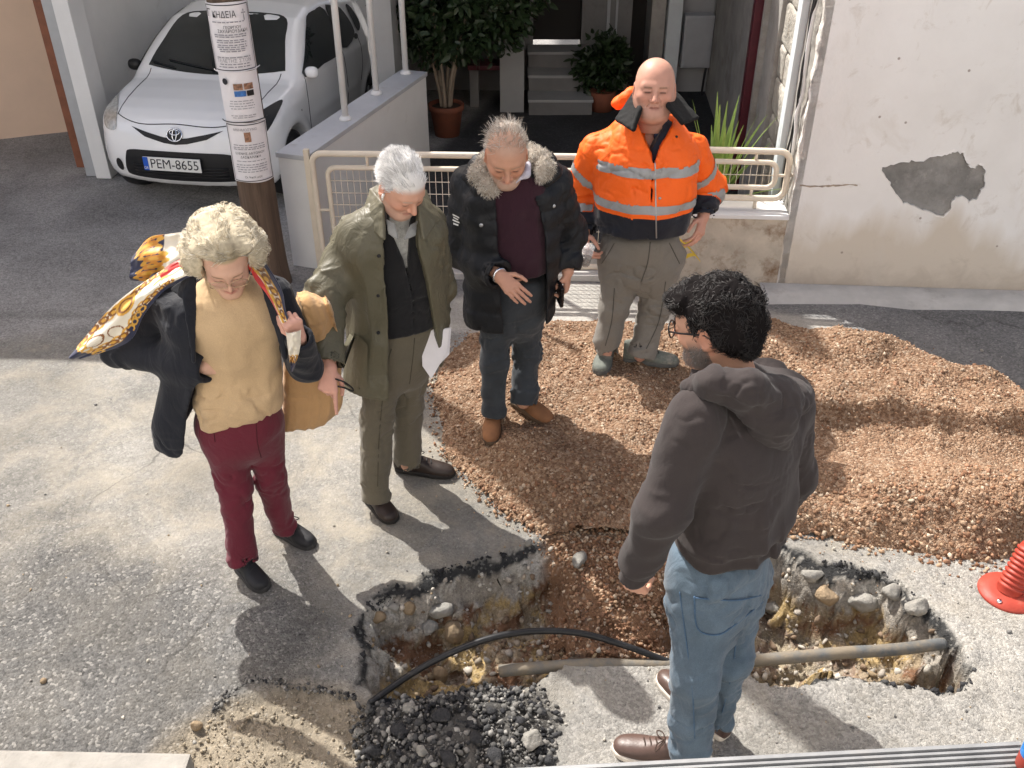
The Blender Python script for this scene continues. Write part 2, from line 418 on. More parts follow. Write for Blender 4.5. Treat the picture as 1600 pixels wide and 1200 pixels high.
def defmats():
    M['skin'] = mat('skin', (1, 1, 1), .5, .06, 30, .35, 420, .0008, attr=True, sss=.04, spec=.35)
    M['black_rubber'] = mat('black_rubber', (.02, .02, .021), .6, .2, 20, .2, 200, .001)
    M['white_paint'] = mat('white_paint', (.74, .735, .72), .55, .05, 3, .2, 70, .003, dirt=((.38, .33, .27), 3.5, .63, .7))
    M['cream_metal'] = mat('cream_metal', (.70, .62, .50), .4, .07, 9, .15, 120, .001, dirt=((.30, .17, .09), 9, .66, .8))
    M['garage_wall'] = mat('garage_wall', (.72, .715, .70), .85, .07, 1.6, .3, 60, .004, dirt=((.42, .39, .35), 2.5, .6, .6))
    M['peach_wall'] = mat('peach_wall', (.66, .49, .37), .9, .06, 2, .35, 80, .004, dirt=((.45, .36, .28), 2, .62, .6))
    M['brown_metal'] = mat('brown_metal', (.20, .075, .04), .55, .22, 12, .2, 90, .002, dirt=((.07, .045, .035), 8, .6))
    M['dark_red_paint'] = mat('dark_red_paint', (.085, .012, .02), .45, .2, 12, .15, 90, .002)
    M['grey_metal'] = mat('grey_metal', (.42, .43, .44), .5, .08, 8, .15, 90, .001, metal=.2)
    M['aluminium'] = mat('aluminium', (.24, .243, .245), .5, .15, 12, .2, 150, .001, metal=.25, dirt=((.25, .23, .21), 6, .55, .7))
    M['dark_void'] = mat('dark_void', (.02, .018, .016), .7, .2, 5, .1)
    M['stone'] = mat('stone', (.40, .37, .32), .95, .3, 5, .9, 26, .02, dirt=((.24, .17, .10), 3.5, .56, .7))
    M['old_plaster'] = mat('old_plaster', (.36, .34, .31), .92, .22, 4, .6, 40, .008, dirt=((.21, .18, .14), 3, .52, .7))
    M['concrete'] = mat('concrete', (.47, .45, .42), .92, .16, 5, .5, 90, .004, dirt=((.26, .23, .20), 4, .58, .7))
    M['terracotta'] = mat('terracotta', (.22, .075, .042), .8, .15, 10, .3, 80, .003)
    M['soil'] = mat('soil', (.07, .045, .03), 1, .3, 20, .8, 60, .01)
    M['bark'] = mat('bark', (.30, .24, .18), .95, .25, 20, .8, 50, .006, stretch=(1, 1, .2))
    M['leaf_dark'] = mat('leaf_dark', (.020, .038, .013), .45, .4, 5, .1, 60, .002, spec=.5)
    M['leaf_agave'] = mat('leaf_agave', (.27, .38, .09), .5, .25, 10, .2, 50, .003, stretch=(6, 6, .6))
    M['pole_wood'] = mat('pole_wood', (.115, .078, .055), .95, .4, 22, 1.0, 45, .012, stretch=(1, 1, .07), dirt=((.035, .025, .02), 30, .55, .9))
    M['paper'] = mat('paper', (.76, .73, .74), .75, .05, 7, .25, 25, .006)
    M['ink'] = mat('ink', (.03, .03, .035), .8, .1, 20, 0)
    M['ink_grey'] = mat('ink_grey', (.30, .29, .31), .8, .3, 60, 0)
    M['ink_photo'] = mat('ink_photo', (.30, .16, .10), .6, .7, 60, 0)
    M['ink_blue'] = mat('ink_blue', (.05, .16, .42), .6, .5, 50, 0)
    M['car_white'] = mat('car_white', (.86, .86, .855), .22, .02, 3, .0, coat=.6, rvar=.03, dirt=((.52, .49, .44), 3, .64, .35))
    M['car_black'] = mat('car_black', (.014, .014, .015), .5, .2, 20, .2, 150, .001)
    M['car_glass'] = mat('car_glass', (.016, .020, .021), .04, .3, 3, 0, spec=.9, rvar=.03)
    M['chrome'] = mat('chrome', (.75, .76, .78), .12, .04, 8, 0, metal=1., rvar=.04)
    M['lamp_glass'] = mat('lamp_glass', (.50, .51, .49), .12, .35, 35, .5, 60, .006, metal=.55, rvar=.06)
    M['rim'] = mat('rim', (.45, .46, .47), .35, .1, 10, 0, metal=.8)
    M['plate_blue'] = mat('plate_blue', (.02, .10, .50), .4, .05, 10, 0)
    M['plate_white'] = mat('plate_white', (.78, .78, .75), .4, .04, 10, 0)
    M['bollard_red'] = mat('bollard_red', (.34, .046, .028), .55, .14, 12, .25, 90, .002, dirt=((.30, .13, .09), 9, .58, .8))
    M['hose_black'] = mat('hose_black', (.015, .015, .016), .38, .3, 15, .1, 80, .001, dirt=((.18, .15, .12), 14, .6, .6))
    M['pipe_grey'] = mat('pipe_grey', (.10, .105, .105), .7, .2, 8, .5, 60, .004, dirt=((.19, .155, .11), 7, .40, .95))
    M['asphalt_chunk'] = mat('asphalt_chunk', (.030, .030, .032), .85, .5, 30, 1.0, 90, .012, dirt=((.22, .20, .17), 10, .54, .7))
    M['asphalt_black'] = mat('asphalt_black', (.012, .012, .013), .8, .4, 40, 1.0, 130, .01)
    M['rock_tan'] = mat('rock_tan', (.27, .20, .125), .95, .3, 7, .9, 40, .015, dirt=((.20, .14, .08), 5, .5))
    M['rock_grey'] = mat('rock_grey', (.25, .238, .212), .95, .25, 7, .9, 40, .015, dirt=((.24, .20, .15), 6, .54))
    M['grain'] = mat('grain', (1, 1, 1), .95, .18, 60, .5, 150, .004, attr=True)
    M['glasses_black'] = mat('glasses_black', (.012, .011, .012), .3, .1, 10, 0)
    M['glasses_gold'] = mat('glasses_gold', (.55, .40, .25), .3, .1, 10, 0, metal=.8)
    lens = bpy.data.materials.new('lens_glass'); nt, N = nodes(lens)
    mx = N('MixShader', {0: .12, 1: N('BsdfTransparent').outputs[0], 2: N('BsdfGlossy', {'Roughness': .05}).outputs[0]})
    nt.links.new(mx.outputs[0], N('OutputMaterial').inputs['Surface']); M['lens'] = lens
    # plaster of the street wall: off white, stained towards the foot, faint cracks
    m = bpy.data.materials.new('street_plaster'); nt, N = nodes(m); tc = N('TexCoord').outputs['Object']
    n1 = N('TexNoise', {'Vector': tc, 'Scale': 1.3, 'Detail': 8., 'Roughness': .6}).outputs['Fac']
    n2 = N('TexNoise', {'Vector': tc, 'Scale': 7., 'Detail': 8., 'Roughness': .65, 'Distortion': .6}).outputs['Fac']
    n3 = N('TexNoise', {'Vector': N('Mapping', {'Vector': tc, 'Scale': (1., 1., .35)}).outputs[0], 'Scale': 3.1, 'Detail': 6.}).outputs['Fac']
    z = N('SeparateXYZ', {0: tc}).outputs[2]
    c = ramp(N, n1, [(.32, (.72, .70, .67)), (.5, (.77, .752, .725)), (.7, (.81, .795, .77))])
    foot = math_(N, 'SUBTRACT', math_(N, 'ADD', math_(N, 'MULTIPLY', n3, .9), .12), z)
    c = mixc(N, ramp(N, foot, [(.0, 0), (.26, .9)]), c, (.58, .51, .42))
    foot2 = math_(N, 'SUBTRACT', math_(N, 'MULTIPLY', n2, .42), z)
    c = mixc(N, ramp(N, foot2, [(.0, 0), (.2, .6)]), c, (.36, .30, .24))
    c = mixc(N, ramp(N, n2, [(.58, 0), (.74, .6)]), c, (.50, .44, .37)); st = N('TexNoise', {'Vector': tc, 'Scale': 2.4, 'Detail': 9., 'Roughness': .68, 'Distortion': .9}).outputs['Fac']; c = mixc(N, ramp(N, st, [(.56, 0), (.72, .45)]), c, (.60, .55, .48))
    sp = N('TexVoronoi', {'Vector': tc, 'Scale': 5.5, 'Randomness': 1.}).outputs['Distance']
    c = mixc(N, ramp(N, sp, [(.035, .75), (.055, 0)]), c, (.25, .20, .16))
    p = N('BsdfPrincipled', {'Base Color': c, 'Roughness': .88, 'Specular IOR Level': .25})
    h = math_(N, 'ADD', N('TexNoise', {'Vector': tc, 'Scale': 45., 'Detail': 6.}).outputs['Fac'], math_(N, 'MULTIPLY', n1, 3.))
    nt.links.new(N('Bump', {'Height': h, 'Strength': .35, 'Distance': .006}).outputs[0], p.inputs['Normal'])
    nt.links.new(p.outputs[0], N('OutputMaterial').inputs['Surface']); M['street_plaster'] = m
    # ground: colour zones from the mesh, aggregate speckle and bump on top
    m = bpy.data.materials.new('road_surface'); nt, N = nodes(m); tc = N('TexCoord').outputs['Object']
    at_ = N('Attribute', attribute_name='Col').outputs['Color']
    sm = N('SeparateXYZ', {0: N('Attribute', attribute_name='Mask').outputs['Vector']})     # x: aggregate, y: dust
    v1 = N('TexVoronoi', {'Vector': tc, 'Scale': 95., 'Randomness': 1.}); v2 = N('TexVoronoi', {'Vector': tc, 'Scale': 210., 'Randomness': 1.})
    n1 = N('TexNoise', {'Vector': tc, 'Scale': 2.2, 'Detail': 9., 'Roughness': .65}).outputs['Fac']
    n2 = N('TexNoise', {'Vector': tc, 'Scale': 24., 'Detail': 7., 'Roughness': .7}).outputs['Fac']
    g1 = N('SeparateColor', {0: v1.outputs['Color']}).outputs[0]; g2 = N('SeparateColor', {0: v2.outputs['Color']}).outputs[1]
    spk = math_(N, 'ADD', math_(N, 'MULTIPLY', math_(N, 'SUBTRACT', g1, .5), .75), math_(N, 'MULTIPLY', math_(N, 'SUBTRACT', g2, .5), .45))
    spk = math_(N, 'MULTIPLY', spk, sm.outputs[0])
    fac = math_(N, 'ADD', math_(N, 'ADD', 1., spk), math_(N, 'ADD', math_(N, 'MULTIPLY', math_(N, 'SUBTRACT', n1, .5), .75), math_(N, 'MULTIPLY', math_(N, 'SUBTRACT', n2, .5), .7)))
    c = N('VectorMath', {0: at_, 'Scale': math_(N, 'MAXIMUM', fac, .12)}, operation='SCALE').outputs[0]
    # pale chips lying in the binder
    c = mixc(N, math_(N, 'MULTIPLY', ramp(N, g1, [(.90, 0), (.93, .5)]), sm.outputs[0]), c, (.36, .345, .315))
    nd = N('TexNoise', {'Vector': tc, 'Scale': 3.4, 'Detail': 9., 'Roughness': .72, 'Distortion': .5}).outputs['Fac']
    c = mixc(N, math_(N, 'MULTIPLY', ramp(N, nd, [(.44, 0), (.66, .8)]), sm.outputs[1]), c, (.33, .295, .235))
    # wandering hairline cracks and larger worn patches
    wob = N('TexNoise', {'Vector': tc, 'Scale': 3.5, 'Detail': 5.}).outputs['Color']; cv = N('VectorMath', {0: tc, 1: N('VectorMath', {0: wob, 'Scale': .22}, operation='SCALE').outputs[0]}, operation='ADD').outputs[0]
    ce = N('TexVoronoi', {'Vector': cv, 'Scale': 1.25, 'Randomness': 1.}, feature='DISTANCE_TO_EDGE').outputs['Distance']; cm = N('TexNoise', {'Vector': tc, 'Scale': .9, 'Detail': 3.}).outputs['Fac']
    ck = math_(N, 'MULTIPLY', ramp(N, ce, [(.003, .55), (.009, 0)]), ramp(N, cm, [(.53, 0), (.62, 1)])); c = mixc(N, ck, c, (.05, .047, .043))
    pt_ = N('TexNoise', {'Vector': tc, 'Scale': .8, 'Detail': 7., 'Roughness': .62, 'Distortion': .8}).outputs['Fac']
    c = N('VectorMath', {0: c, 'Scale': N('MapRange', {'Value': pt_, 'From Min': .32, 'From Max': .68, 'To Min': .68, 'To Max': 1.22}).outputs[0]}, operation='SCALE').outputs[0]
    p = N('BsdfPrincipled', {'Base Color': c, 'Roughness': .93, 'Specular IOR Level': .25})
    h = math_(N, 'ADD', math_(N, 'MULTIPLY', math_(N, 'SUBTRACT', 1., v1.outputs['Distance']), sm.outputs[0]), math_(N, 'ADD', math_(N, 'MULTIPLY', n2, 2.), math_(N, 'MULTIPLY', v2.outputs['Distance'], -.6)))
    nt.links.new(N('Bump', {'Height': h, 'Strength': .75, 'Distance': .006}).outputs[0], p.inputs['Normal'])
    nt.links.new(p.outputs[0], N('OutputMaterial').inputs['Surface']); M['road'] = m
def gravel_bed():
    m = bpy.data.materials.new('gravel_bed'); nt, N = nodes(m); tc = N('TexCoord').outputs['Object']
    v1 = N('TexVoronoi', {'Vector': tc, 'Scale': 75., 'Randomness': 1.}); v2 = N('TexVoronoi', {'Vector': tc, 'Scale': 170., 'Randomness': 1.}); n1 = N('TexNoise', {'Vector': tc, 'Scale': 2.5, 'Detail': 7., 'Roughness': .65}).outputs['Fac']
    g = N('SeparateColor', {0: v1.outputs['Color']}).outputs[0]; g2 = N('SeparateColor', {0: v2.outputs['Color']}).outputs[1]
    c = ramp(N, g, [(.0, (.11, .062, .038)), (.35, (.20, .120, .074)), (.7, (.29, .19, .122)), (1., (.41, .32, .235))]); c = mixc(N, .35, c, ramp(N, g2, [(.0, (.11, .055, .03)), (1., (.34, .22, .14))]))
    c = N('VectorMath', {0: c, 'Scale': N('MapRange', {'Value': n1, 'From Min': .3, 'From Max': .7, 'To Min': .72, 'To Max': 1.3}).outputs[0]}, operation='SCALE').outputs[0]
    p = N('BsdfPrincipled', {'Base Color': c, 'Roughness': .95, 'Specular IOR Level': .2}); h = math_(N, 'ADD', math_(N, 'MULTIPLY', v1.outputs['Distance'], -1.), math_(N, 'MULTIPLY', v2.outputs['Distance'], -.5))
    nt.links.new(N('Bump', {'Height': h, 'Strength': 1., 'Distance': .012}).outputs[0], p.inputs['Normal']); nt.links.new(p.outputs[0], N('OutputMaterial').inputs['Surface']); M['gravel_bed'] = m
defmats(); gravel_bed()
# ================================================================== ground, trench, gravel
# trench outline on the road, read off the photograph and turned into metres
TR_PX = [(572, 950), (600, 928), (650, 902), (720, 884), (790, 866), (850, 846), (930, 836), (1040, 838), (1140, 842), (1232, 852), (1285, 880), (1340, 890),
         (1400, 902), (1440, 940), (1478, 968), (1508, 1010), (1527, 1048), (1512, 1072), (1470, 1082), (1420, 1078), (1370, 1066), (1300, 1062), (1235, 1070),
         (1170, 1052), (1110, 1030), (1050, 1036), (960, 1032), (890, 1046), (840, 1076), (760, 1082), (690, 1094), (620, 1108), (570, 1096), (552, 1066), (566, 1020), (556, 984)]
TR = [tuple(gnd(u, v)[:2]) for u, v in TR_PX]
GR_PX = [(668, 598), (690, 560), (725, 522), (790, 506), (870, 500), (1000, 503), (1110, 506), (1200, 514), (1290, 522), (1350, 532), (1430, 556), (1520, 590), (1610, 628), (1800, 700),
         (1900, 800), (1700, 880), (1600, 872), (1530, 884), (1440, 874), (1360, 856), (1290, 846), (1235, 838), (1130, 836), (1040, 850), (960, 870), (900, 866), (850, 846), (800, 812), (740, 770), (700, 715), (680, 665)]
GR = [tuple(gnd(u, v)[:2]) for u, v in GR_PX]
def P2(px): return [tuple(gnd(u, v)[:2]) for u, v in px]
SLUMP = P2([(872, 838), (900, 812), (985, 806), (1075, 812), (1060, 860), (1050, 930), (1045, 985), (990, 1010), (930, 1005), (892, 985), (880, 930)])
def trench_z(x, y):
    q = np.stack([x, y, 0 * x], 1)
    wob = .055 * fbm(q * 7, 4, 3) + .016 * fbm(q * 34, 3, 8)
    d = poly_sd(x, y, TR) + wob
    run = .13 + .10 * vn(q * 3.1, 5) + .05 * fbm(q * 11, 2, 6) + np.where(y < 2.62, -.03, .09)
    t = sstep(0, 1, -d / np.maximum(run, .04))
    dep = .255 + .09 * fbm(q * 4, 3, 21) + .08 * sstep(.3, .9, x) - .07 * sstep(-.2, -.55, x)
    z = -t * dep
    z += np.where(d < 0, .075 * fbm(q * 9, 4, 31) * sstep(0, .5, t), 0) + np.where(d < 0, .022 * fbm(q * 45, 3, 33) * sstep(0, .3, t), 0)
    # gravel slumped into the trench
    s = poly_sd(x, y, SLUMP) + .04 * fbm(q * 8, 3, 12)
    zs = -.02 - .30 * sstep(3.1, 2.5, y) + .02 * fbm(q * 20, 3, 14)
    sl = sstep(.03, -.06, s)
    z = np.where(d < 0, np.maximum(z, z * (1 - sl) + zs * sl), z)
    lip = np.exp(-(np.maximum(d, 0) / .07) ** 2) * .012 * (1 + vn(q * 12, 2)) * (d > 0)      # heaved rim
    return z + lip, d, sl
xs = np.concatenate([[-400, -150, -60, -25, -14, -9], np.arange(-6.5, -.85, .05), np.arange(-.85, 2.15, .0115), np.arange(2.15, 5.5, .05), [6, 8, 12, 25, 60, 150, 400]])
ys = np.concatenate([[-400, -150, -60, -25, -10, -4, -1.5], np.arange(-.5, 2.1, .05), np.arange(2.1, 3.35, .0115), np.arange(3.35, 6.4, .05), np.arange(6.4, 11.5, .1), [12.5, 16, 25, 60, 150, 400]])
X, Y = np.meshgrid(xs, ys, indexing='ij'); x, y = X.ravel(), Y.ravel(); q = np.stack([x, y, 0 * x], 1)
near = (x > -1.1) & (x < 2.4) & (y > 1.9) & (y < 3.6)
Z = np.zeros_like(x); TD = np.full(len(x), 9.); SL = np.zeros_like(x)
Z[near], TD[near], SL[near] = trench_z(x[near], y[near])
inn = (np.abs(x) < 8) & (y > -1) & (y < 11.5)
und = .012 * fbm(q * .9, 3, 40) * inn
Z += und * (TD > .02)
# broken, crumbled corner left of the trench (yellow sand and rubble)
SAND = P2([(300, 1128), (400, 1085), (470, 1070), (560, 1090), (600, 1130), (600, 1260), (330, 1260), (240, 1180)])
sd_s = np.full(len(x), 9.); nn = (x > -1.8) & (x < .2) & (y > 1.2) & (y < 3); sd_s[nn] = poly_sd(x[nn], y[nn], SAND) + .05 * fbm(q[nn] * 9, 4, 50)
HEAP = P2([(560, 1110), (640, 1082), (740, 1078), (840, 1080), (870, 1120), (850, 1250), (560, 1250)])
sd_h = np.full(len(x), 9.); sd_h[nn] = poly_sd(x[nn], y[nn], HEAP) + .05 * fbm(q[nn] * 8, 3, 51)
Z += np.where(sd_s < 0, -.018 * sstep(0, -.05, sd_s) + .012 * fbm(q * 30, 3, 52), 0) * (TD > 0)
Z += np.where(sd_h < 0, .055 * sstep(0, -.14, sd_h) * (1 + .5 * fbm(q * 14, 3, 53)), 0) * (TD > 0)
# --- base colours of what the ground is made of, plus the yard's shade
n_big = fbm(q * .8, 4, 60); n_mid = fbm(q * 3, 4, 61)
col = np.empty((len(x), 3)); col[:] = (.195, .190, .185)                                   # plain dark asphalt by the houses
agg = np.full(len(x), .60); dust = np.zeros(len(x))
dv = sstep(4.9, 5.4, y) * sstep(-1.1, -1.6, x - (y - 6) * .3); col = col * (1 - dv[:, None]) + A(.30, .29, .278) * dv[:, None]
yd = sstep(6.05, 6.2, y + .066 * (x - .2)) * sstep(-1.5, -1.3, x - (y - 6) * .3) * sstep(2.2, 2.0, x); col = col * (1 - yd[:, None]) + A(.055, .055, .057) * yd[:, None]; agg = agg * (1 - .7 * yd)  # yard floor nearly black: its deep shade is put into the colour
w = (sstep(5.25, 4.75, y + .12 * n_mid)) * sstep(3.0, 2.4, x - (4.6 - y) * 1.0)             # worn, dusty roadway
col = col * (1 - w[:, None]) + A(.205, .196, .178) * w[:, None]
agg = agg * (1 - .35 * w); dust = np.maximum(dust, w * (.60 + .45 * sstep(2.5, 3.4, y) - .25 * sstep(-.2, -1.8, x - (y - 3) * .3)))
w2 = sstep(3.05, 2.5, y + .25 * x + .25 * n_mid) * sstep(-.5, -1.2, x + .2 * n_mid)          # bottom left: greyer, coarser asphalt
col = col * (1 - w2[:, None]) + A(.118, .115, .110) * w2[:, None]; dust *= 1 - .55 * w2; agg = agg * (1 - w2) + .85 * w2
w3 = sstep(-.2, .5, x) * sstep(3.5, 3.0, y)                                                  # pale ground concrete dust round the trench
col = col * (1 - w3[:, None]) + A(.255, .245, .226) * w3[:, None]; dust *= 1 - .4 * w3; agg = np.maximum(agg, w3 * .70)
PAVE = P2([(660, 480), (800, 440), (900, 405), (1000, 395), (1100, 420), (1085, 470), (1190, 486), (1310, 500), (1345, 532), (1000, 520), (700, 520)])
sp_ = np.full(len(x), 9.); pn = (x > -1.5) & (x < 3) & (y > 4) & (y < 7); sp_[pn] = poly_sd(x[pn], y[pn], PAVE) + .02 * vn(q[pn] * 4, 4)
w4 = sstep(.04, -.04, sp_); col = col * (1 - w4[:, None]) + A(.36, .34, .305) * w4[:, None]; agg *= 1 - .6 * w4; dust *= 1 - w4
w5 = sstep(.07, -.07, sd_s + .03 * n_mid) * (TD > -.02); col = col * (1 - w5[:, None]) + A(.245, .208, .155) * w5[:, None]; agg *= 1 - .3 * w5; dust *= 1 - w5
w6 = sstep(.03, -.05, sd_h) * (TD > -.01); col = col * (1 - w6[:, None]) + A(.055, .053, .05) * w6[:, None]; dust *= 1 - .75 * w6
# trench: black crust, then grey base course, then brown earth with yellow clay
dz = -(Z)
ins = TD < .0
n_t = fbm(np.stack([x * 7, y * 7, dz * 17], 1), 4, 70); n_t2 = fbm(np.stack([x * 5, y * 5, dz * 22], 1), 4, 71)
lay = dz + .05 * n_t
earth = np.where((n_t2 > .12)[:, None], A(.30, .215, .10), np.where((n_t2 < -.15)[:, None], A(.15, .08, .045), A(.245, .19, .125)))
base = np.where((n_t > .15)[:, None], A(.36, .34, .30), A(.26, .235, .20))
tc_ = np.where((lay < .032)[:, None], A(.03, .03, .03), np.where((lay < .15)[:, None], base, earth))
floor_ = sstep(.27, .36, dz + .03 * n_t)
tc_ = tc_ * (1 - .65 * floor_[:, None]) + A(.27, .245, .20) * .65 * floor_[:, None]
tc_ = tc_ * (1 - SL[:, None]) + A(.19, .10, .055) * SL[:, None]
gsl = sstep(.10, .02, poly_sd(x, y, SLUMP)) * near; tc_ = tc_ * (1 - gsl[:, None]) + A(.20, .112, .064) * gsl[:, None]; col = col * (1 - gsl[:, None]) + A(.20, .112, .064) * gsl[:, None]
wi = sstep(.004, -.012, TD); col = col * (1 - wi[:, None]) + tc_ * wi[:, None]; dust *= 1 - wi; agg = agg * (1 - wi) + .55 * wi
# hairline darker joint across the driveway and patchy tone
jd = np.abs(y - (5.55 + .06 * x + .03 * np.sin(x * 3.1))); col *= 1 - .35 * (sstep(.05, .0, jd) * (x < -1.6))[:, None]
col *= (1 + .10 * n_big + .07 * n_mid)[:, None]
col = np.clip(col, .004, 1)
nx, ny = len(xs), len(ys); I = np.arange(nx * ny).reshape(nx, ny)
Fq = np.stack([I[:-1, :-1], I[1:, :-1], I[1:, 1:], I[:-1, 1:]], -1).reshape(-1, 4)
q3 = np.stack([x * 11, y * 11, Z * 24], 1); wl = sstep(.01, .08, -Z) * (TD < 0); HX = .030 * fbm(q3, 3, 72) * wl; HY = .030 * fbm(q3 + 31.7, 3, 73) * wl
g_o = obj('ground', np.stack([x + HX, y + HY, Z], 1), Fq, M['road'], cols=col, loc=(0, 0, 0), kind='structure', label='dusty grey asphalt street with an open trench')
ma = g_o.data.attributes.new('Mask', 'FLOAT_VECTOR', 'POINT'); ma.data.foreach_set('vector', np.stack([agg, dust, 0 * agg], 1).ravel())
def ground_z(px, py):
    px = np.atleast_1d(np.asarray(px, float)); py = np.atleast_1d(np.asarray(py, float))
    z, d, s = trench_z(px, py); qq = np.stack([px, py, 0 * px], 1)
    z = z + .012 * fbm(qq * .9, 3, 40) * (d > .02)
    z += np.where(poly_sd(px, py, HEAP) < 0, .055 * sstep(0, -.14, poly_sd(px, py, HEAP)), 0) * (d > 0)
    return z
# --- gravel mound
def gravel_h(px, py):
    qq = np.stack([px, py, 0 * px], 1); d = poly_sd(px, py, GR) + .035 * fbm(qq * 5, 3, 80)
    e = np.maximum(-d, 0)
    h = .115 * sstep(0, .42, e) + .02 * sstep(0, .06, e)
    y1 = 4.02 - .05 * (px - 1.2) + .05 * vn(qq * 1.6, 83)
    step = sstep(1.0, 1.5, px) * .10 * sstep(y1 - .03, y1 + .05, py) * sstep(0, .3, e)       # shovelled edge
    track = sstep(.9, 1.5, px) * np.exp(-((py - (y1 - .27)) / .2) ** 2) * .065
    front = .13 * np.exp(-((px - 2.35) / .75) ** 2 - ((py - 3.38) / .26) ** 2) * sstep(0, .15, e)
    left = .05 * np.exp(-((px - .35) / .5) ** 2 - ((py - 3.55) / .35) ** 2) * sstep(0, .2, e)
    ruts = .022 * np.sin((py + .12 * np.sin(px * 1.7)) * 15 + 1.2) * sstep(.7, 1.3, px) * sstep(4.1, 4.3, py)
    h = h + step - track + front + left + (ruts + .04 * fbm(qq * 3, 3, 84) + .026 * fbm(qq * 8, 3, 85)) * sstep(0, .15, e)
    for (u, v, r, dd) in ((800, 668, .13, .05), (1075, 600, .2, .05), (985, 572, .2, .02), (880, 590, .15, .03)):     # scuffed hollows where feet sank in
        c = gnd(u, v, .08); h = h - dd * np.exp(-((px - c[0]) ** 2 + (py - c[1]) ** 2) / (r * r))
    return np.where(d < 0, np.maximum(h, .004), 0), d
gx = np.arange(-.75, 4.3, .022); gy = np.arange(2.85, 5.25, .022); GX, GY = np.meshgrid(gx, gy, indexing='ij')
hx, gd = gravel_h(GX.ravel(), GY.ravel()); hz = hx + .006 * fbm(np.stack([GX.ravel(), GY.ravel(), hx], 1) * 60, 2, 90) + .004
I = np.arange(len(hx)).reshape(GX.shape); td_m = trench_z(GX.ravel(), GY.ravel())[1]; keep = ((gd < .0) & (td_m > -.02)).reshape(GX.shape)
FQ = np.stack([I[:-1, :-1], I[1:, :-1], I[1:, 1:], I[:-1, 1:]], -1).reshape(-1, 4)
kq = (keep[:-1, :-1] & keep[1:, :-1] & keep[1:, 1:] & keep[:-1, 1:]).ravel(); FQ = FQ[kq]
use = np.unique(FQ); rm = np.full(len(hx), -1); rm[use] = np.arange(len(use))
Vg = np.stack([GX.ravel(), GY.ravel(), hz], 1)[use]
cg = A(.20, .112, .062) * (1 + .25 * fbm(Vg * 4, 3, 91))[:, None]
Vg[:, 2] = np.where(gd[use] > -.03, Vg[:, 2] - .012, Vg[:, 2])
mound = obj('gravel_mound', Vg, rm[FQ], M['gravel_bed'], loc=(1.5, 4, 0), kind='stuff', label='heap of reddish brown gravel spread over the street')
PALETTE = np.array([(.27, .155, .088), (.21, .108, .058), (.33, .215, .135), (.165, .080, .042), (.40, .30, .21), (.29, .185, .11), (.14, .075, .042), (.24, .125, .072)]) * A(1.10, 1.16, 1.22)
def pebble_field(name, Cx, Cy, Cz, S, pal, parent, seed, flat=.75, sub=1, **kw):
    r = np.random.default_rng(seed); V, F, k = grains(np.stack([Cx, Cy, Cz], 1), S, seed, flat, sub)
    c = pal[r.integers(0, len(pal), len(Cx))] * r.uniform(.75, 1.25, (len(Cx), 1))
    return obj(name, V, F, M['grain'], parent, smooth=False, cols=np.repeat(c, k, 0), kind='stuff', **kw)
r = np.random.default_rng(3); n = 38000
px = r.uniform(-.8, 4.2, n); py = r.uniform(2.8, 5.25, n); h, d = gravel_h(px, py)
k = (d < .012 + .03 * r.random(n) ** 2) ; px, py, h, d = px[k], py[k], h[k], d[k]
dist = np.hypot(px, py); keepn = r.random(len(px)) < np.clip(1.25 - .13 * (dist - 3), .6, 1); px, py, h, d = px[keepn], py[keepn], h[keepn], d[keepn]
S = .0042 + .0075 * r.random(len(px)) ** 2.4; trk = np.exp(-((py - 3.75) / .16) ** 2) * sstep(.9, 1.5, px); S *= 1 - .45 * trk
fr = sstep(3.75, 3.4, py); S *= 1 + .30 * fr
ztr, dtr, _ = trench_z(px, py); h = np.where(dtr < 0, np.maximum(ztr, -.5), h + np.where(dtr < .05, 0, .0))
pebble_field('gravel', px, py, h + S * .35, S, PALETTE, mound, 5)
# gravel that slid into the trench
n = 11000; px = r.uniform(-.15, 1.05, n); py = r.uniform(2.3, 3.4, n); k = poly_sd(px, py, SLUMP) < .09 * r.random(n); px, py = px[k], py[k]; z = trench_z(px, py)[0]
S = .004 + .009 * r.random(len(px)) ** 1.8; pebble_field('slumped_gravel', px, py, z + S * .35, S, PALETTE, mound, 6)
# --- loose grit and stones
pal_g = np.array([(.30, .285, .255), (.24, .225, .205), (.36, .33, .28), (.15, .145, .14), (.28, .215, .14)])
n = 5200; px = r.uniform(-2.6, 3.0, n); py = r.uniform(1.7, 5.0, n); _, dg = gravel_h(px, py); _, dt, _ = trench_z(px, py)
near_w = np.exp(-np.maximum(dt, 0) / .25) + .6 * np.exp(-np.maximum(dg, 0) / .12) + .05
k = (dg > -.02) & (dt > .01) & (r.random(n) < near_w); px, py = px[k], py[k]; S = .0025 + .008 * r.random(len(px)) ** 3.5
pebble_field('loose_grit', px, py, ground_z(px, py) + S * .3, S, pal_g, None, 7, label='scattered grit and small stones lying on the road')
# orange grains sprinkled past the mound edge
n = 9000; px = r.uniform(-1.0, 3.4, n); py = r.uniform(2.7, 5.2, n); _, dg = gravel_h(px, py); k = (dg > 0) & (r.random(n) < np.exp(-dg / .055)); px, py = px[k], py[k]
S = .003 + .006 * r.random(len(px)) ** 2; zz = ground_z(px, py); pebble_field('stray_gravel', px, py, zz + S * .3, S, PALETTE, mound, 8)
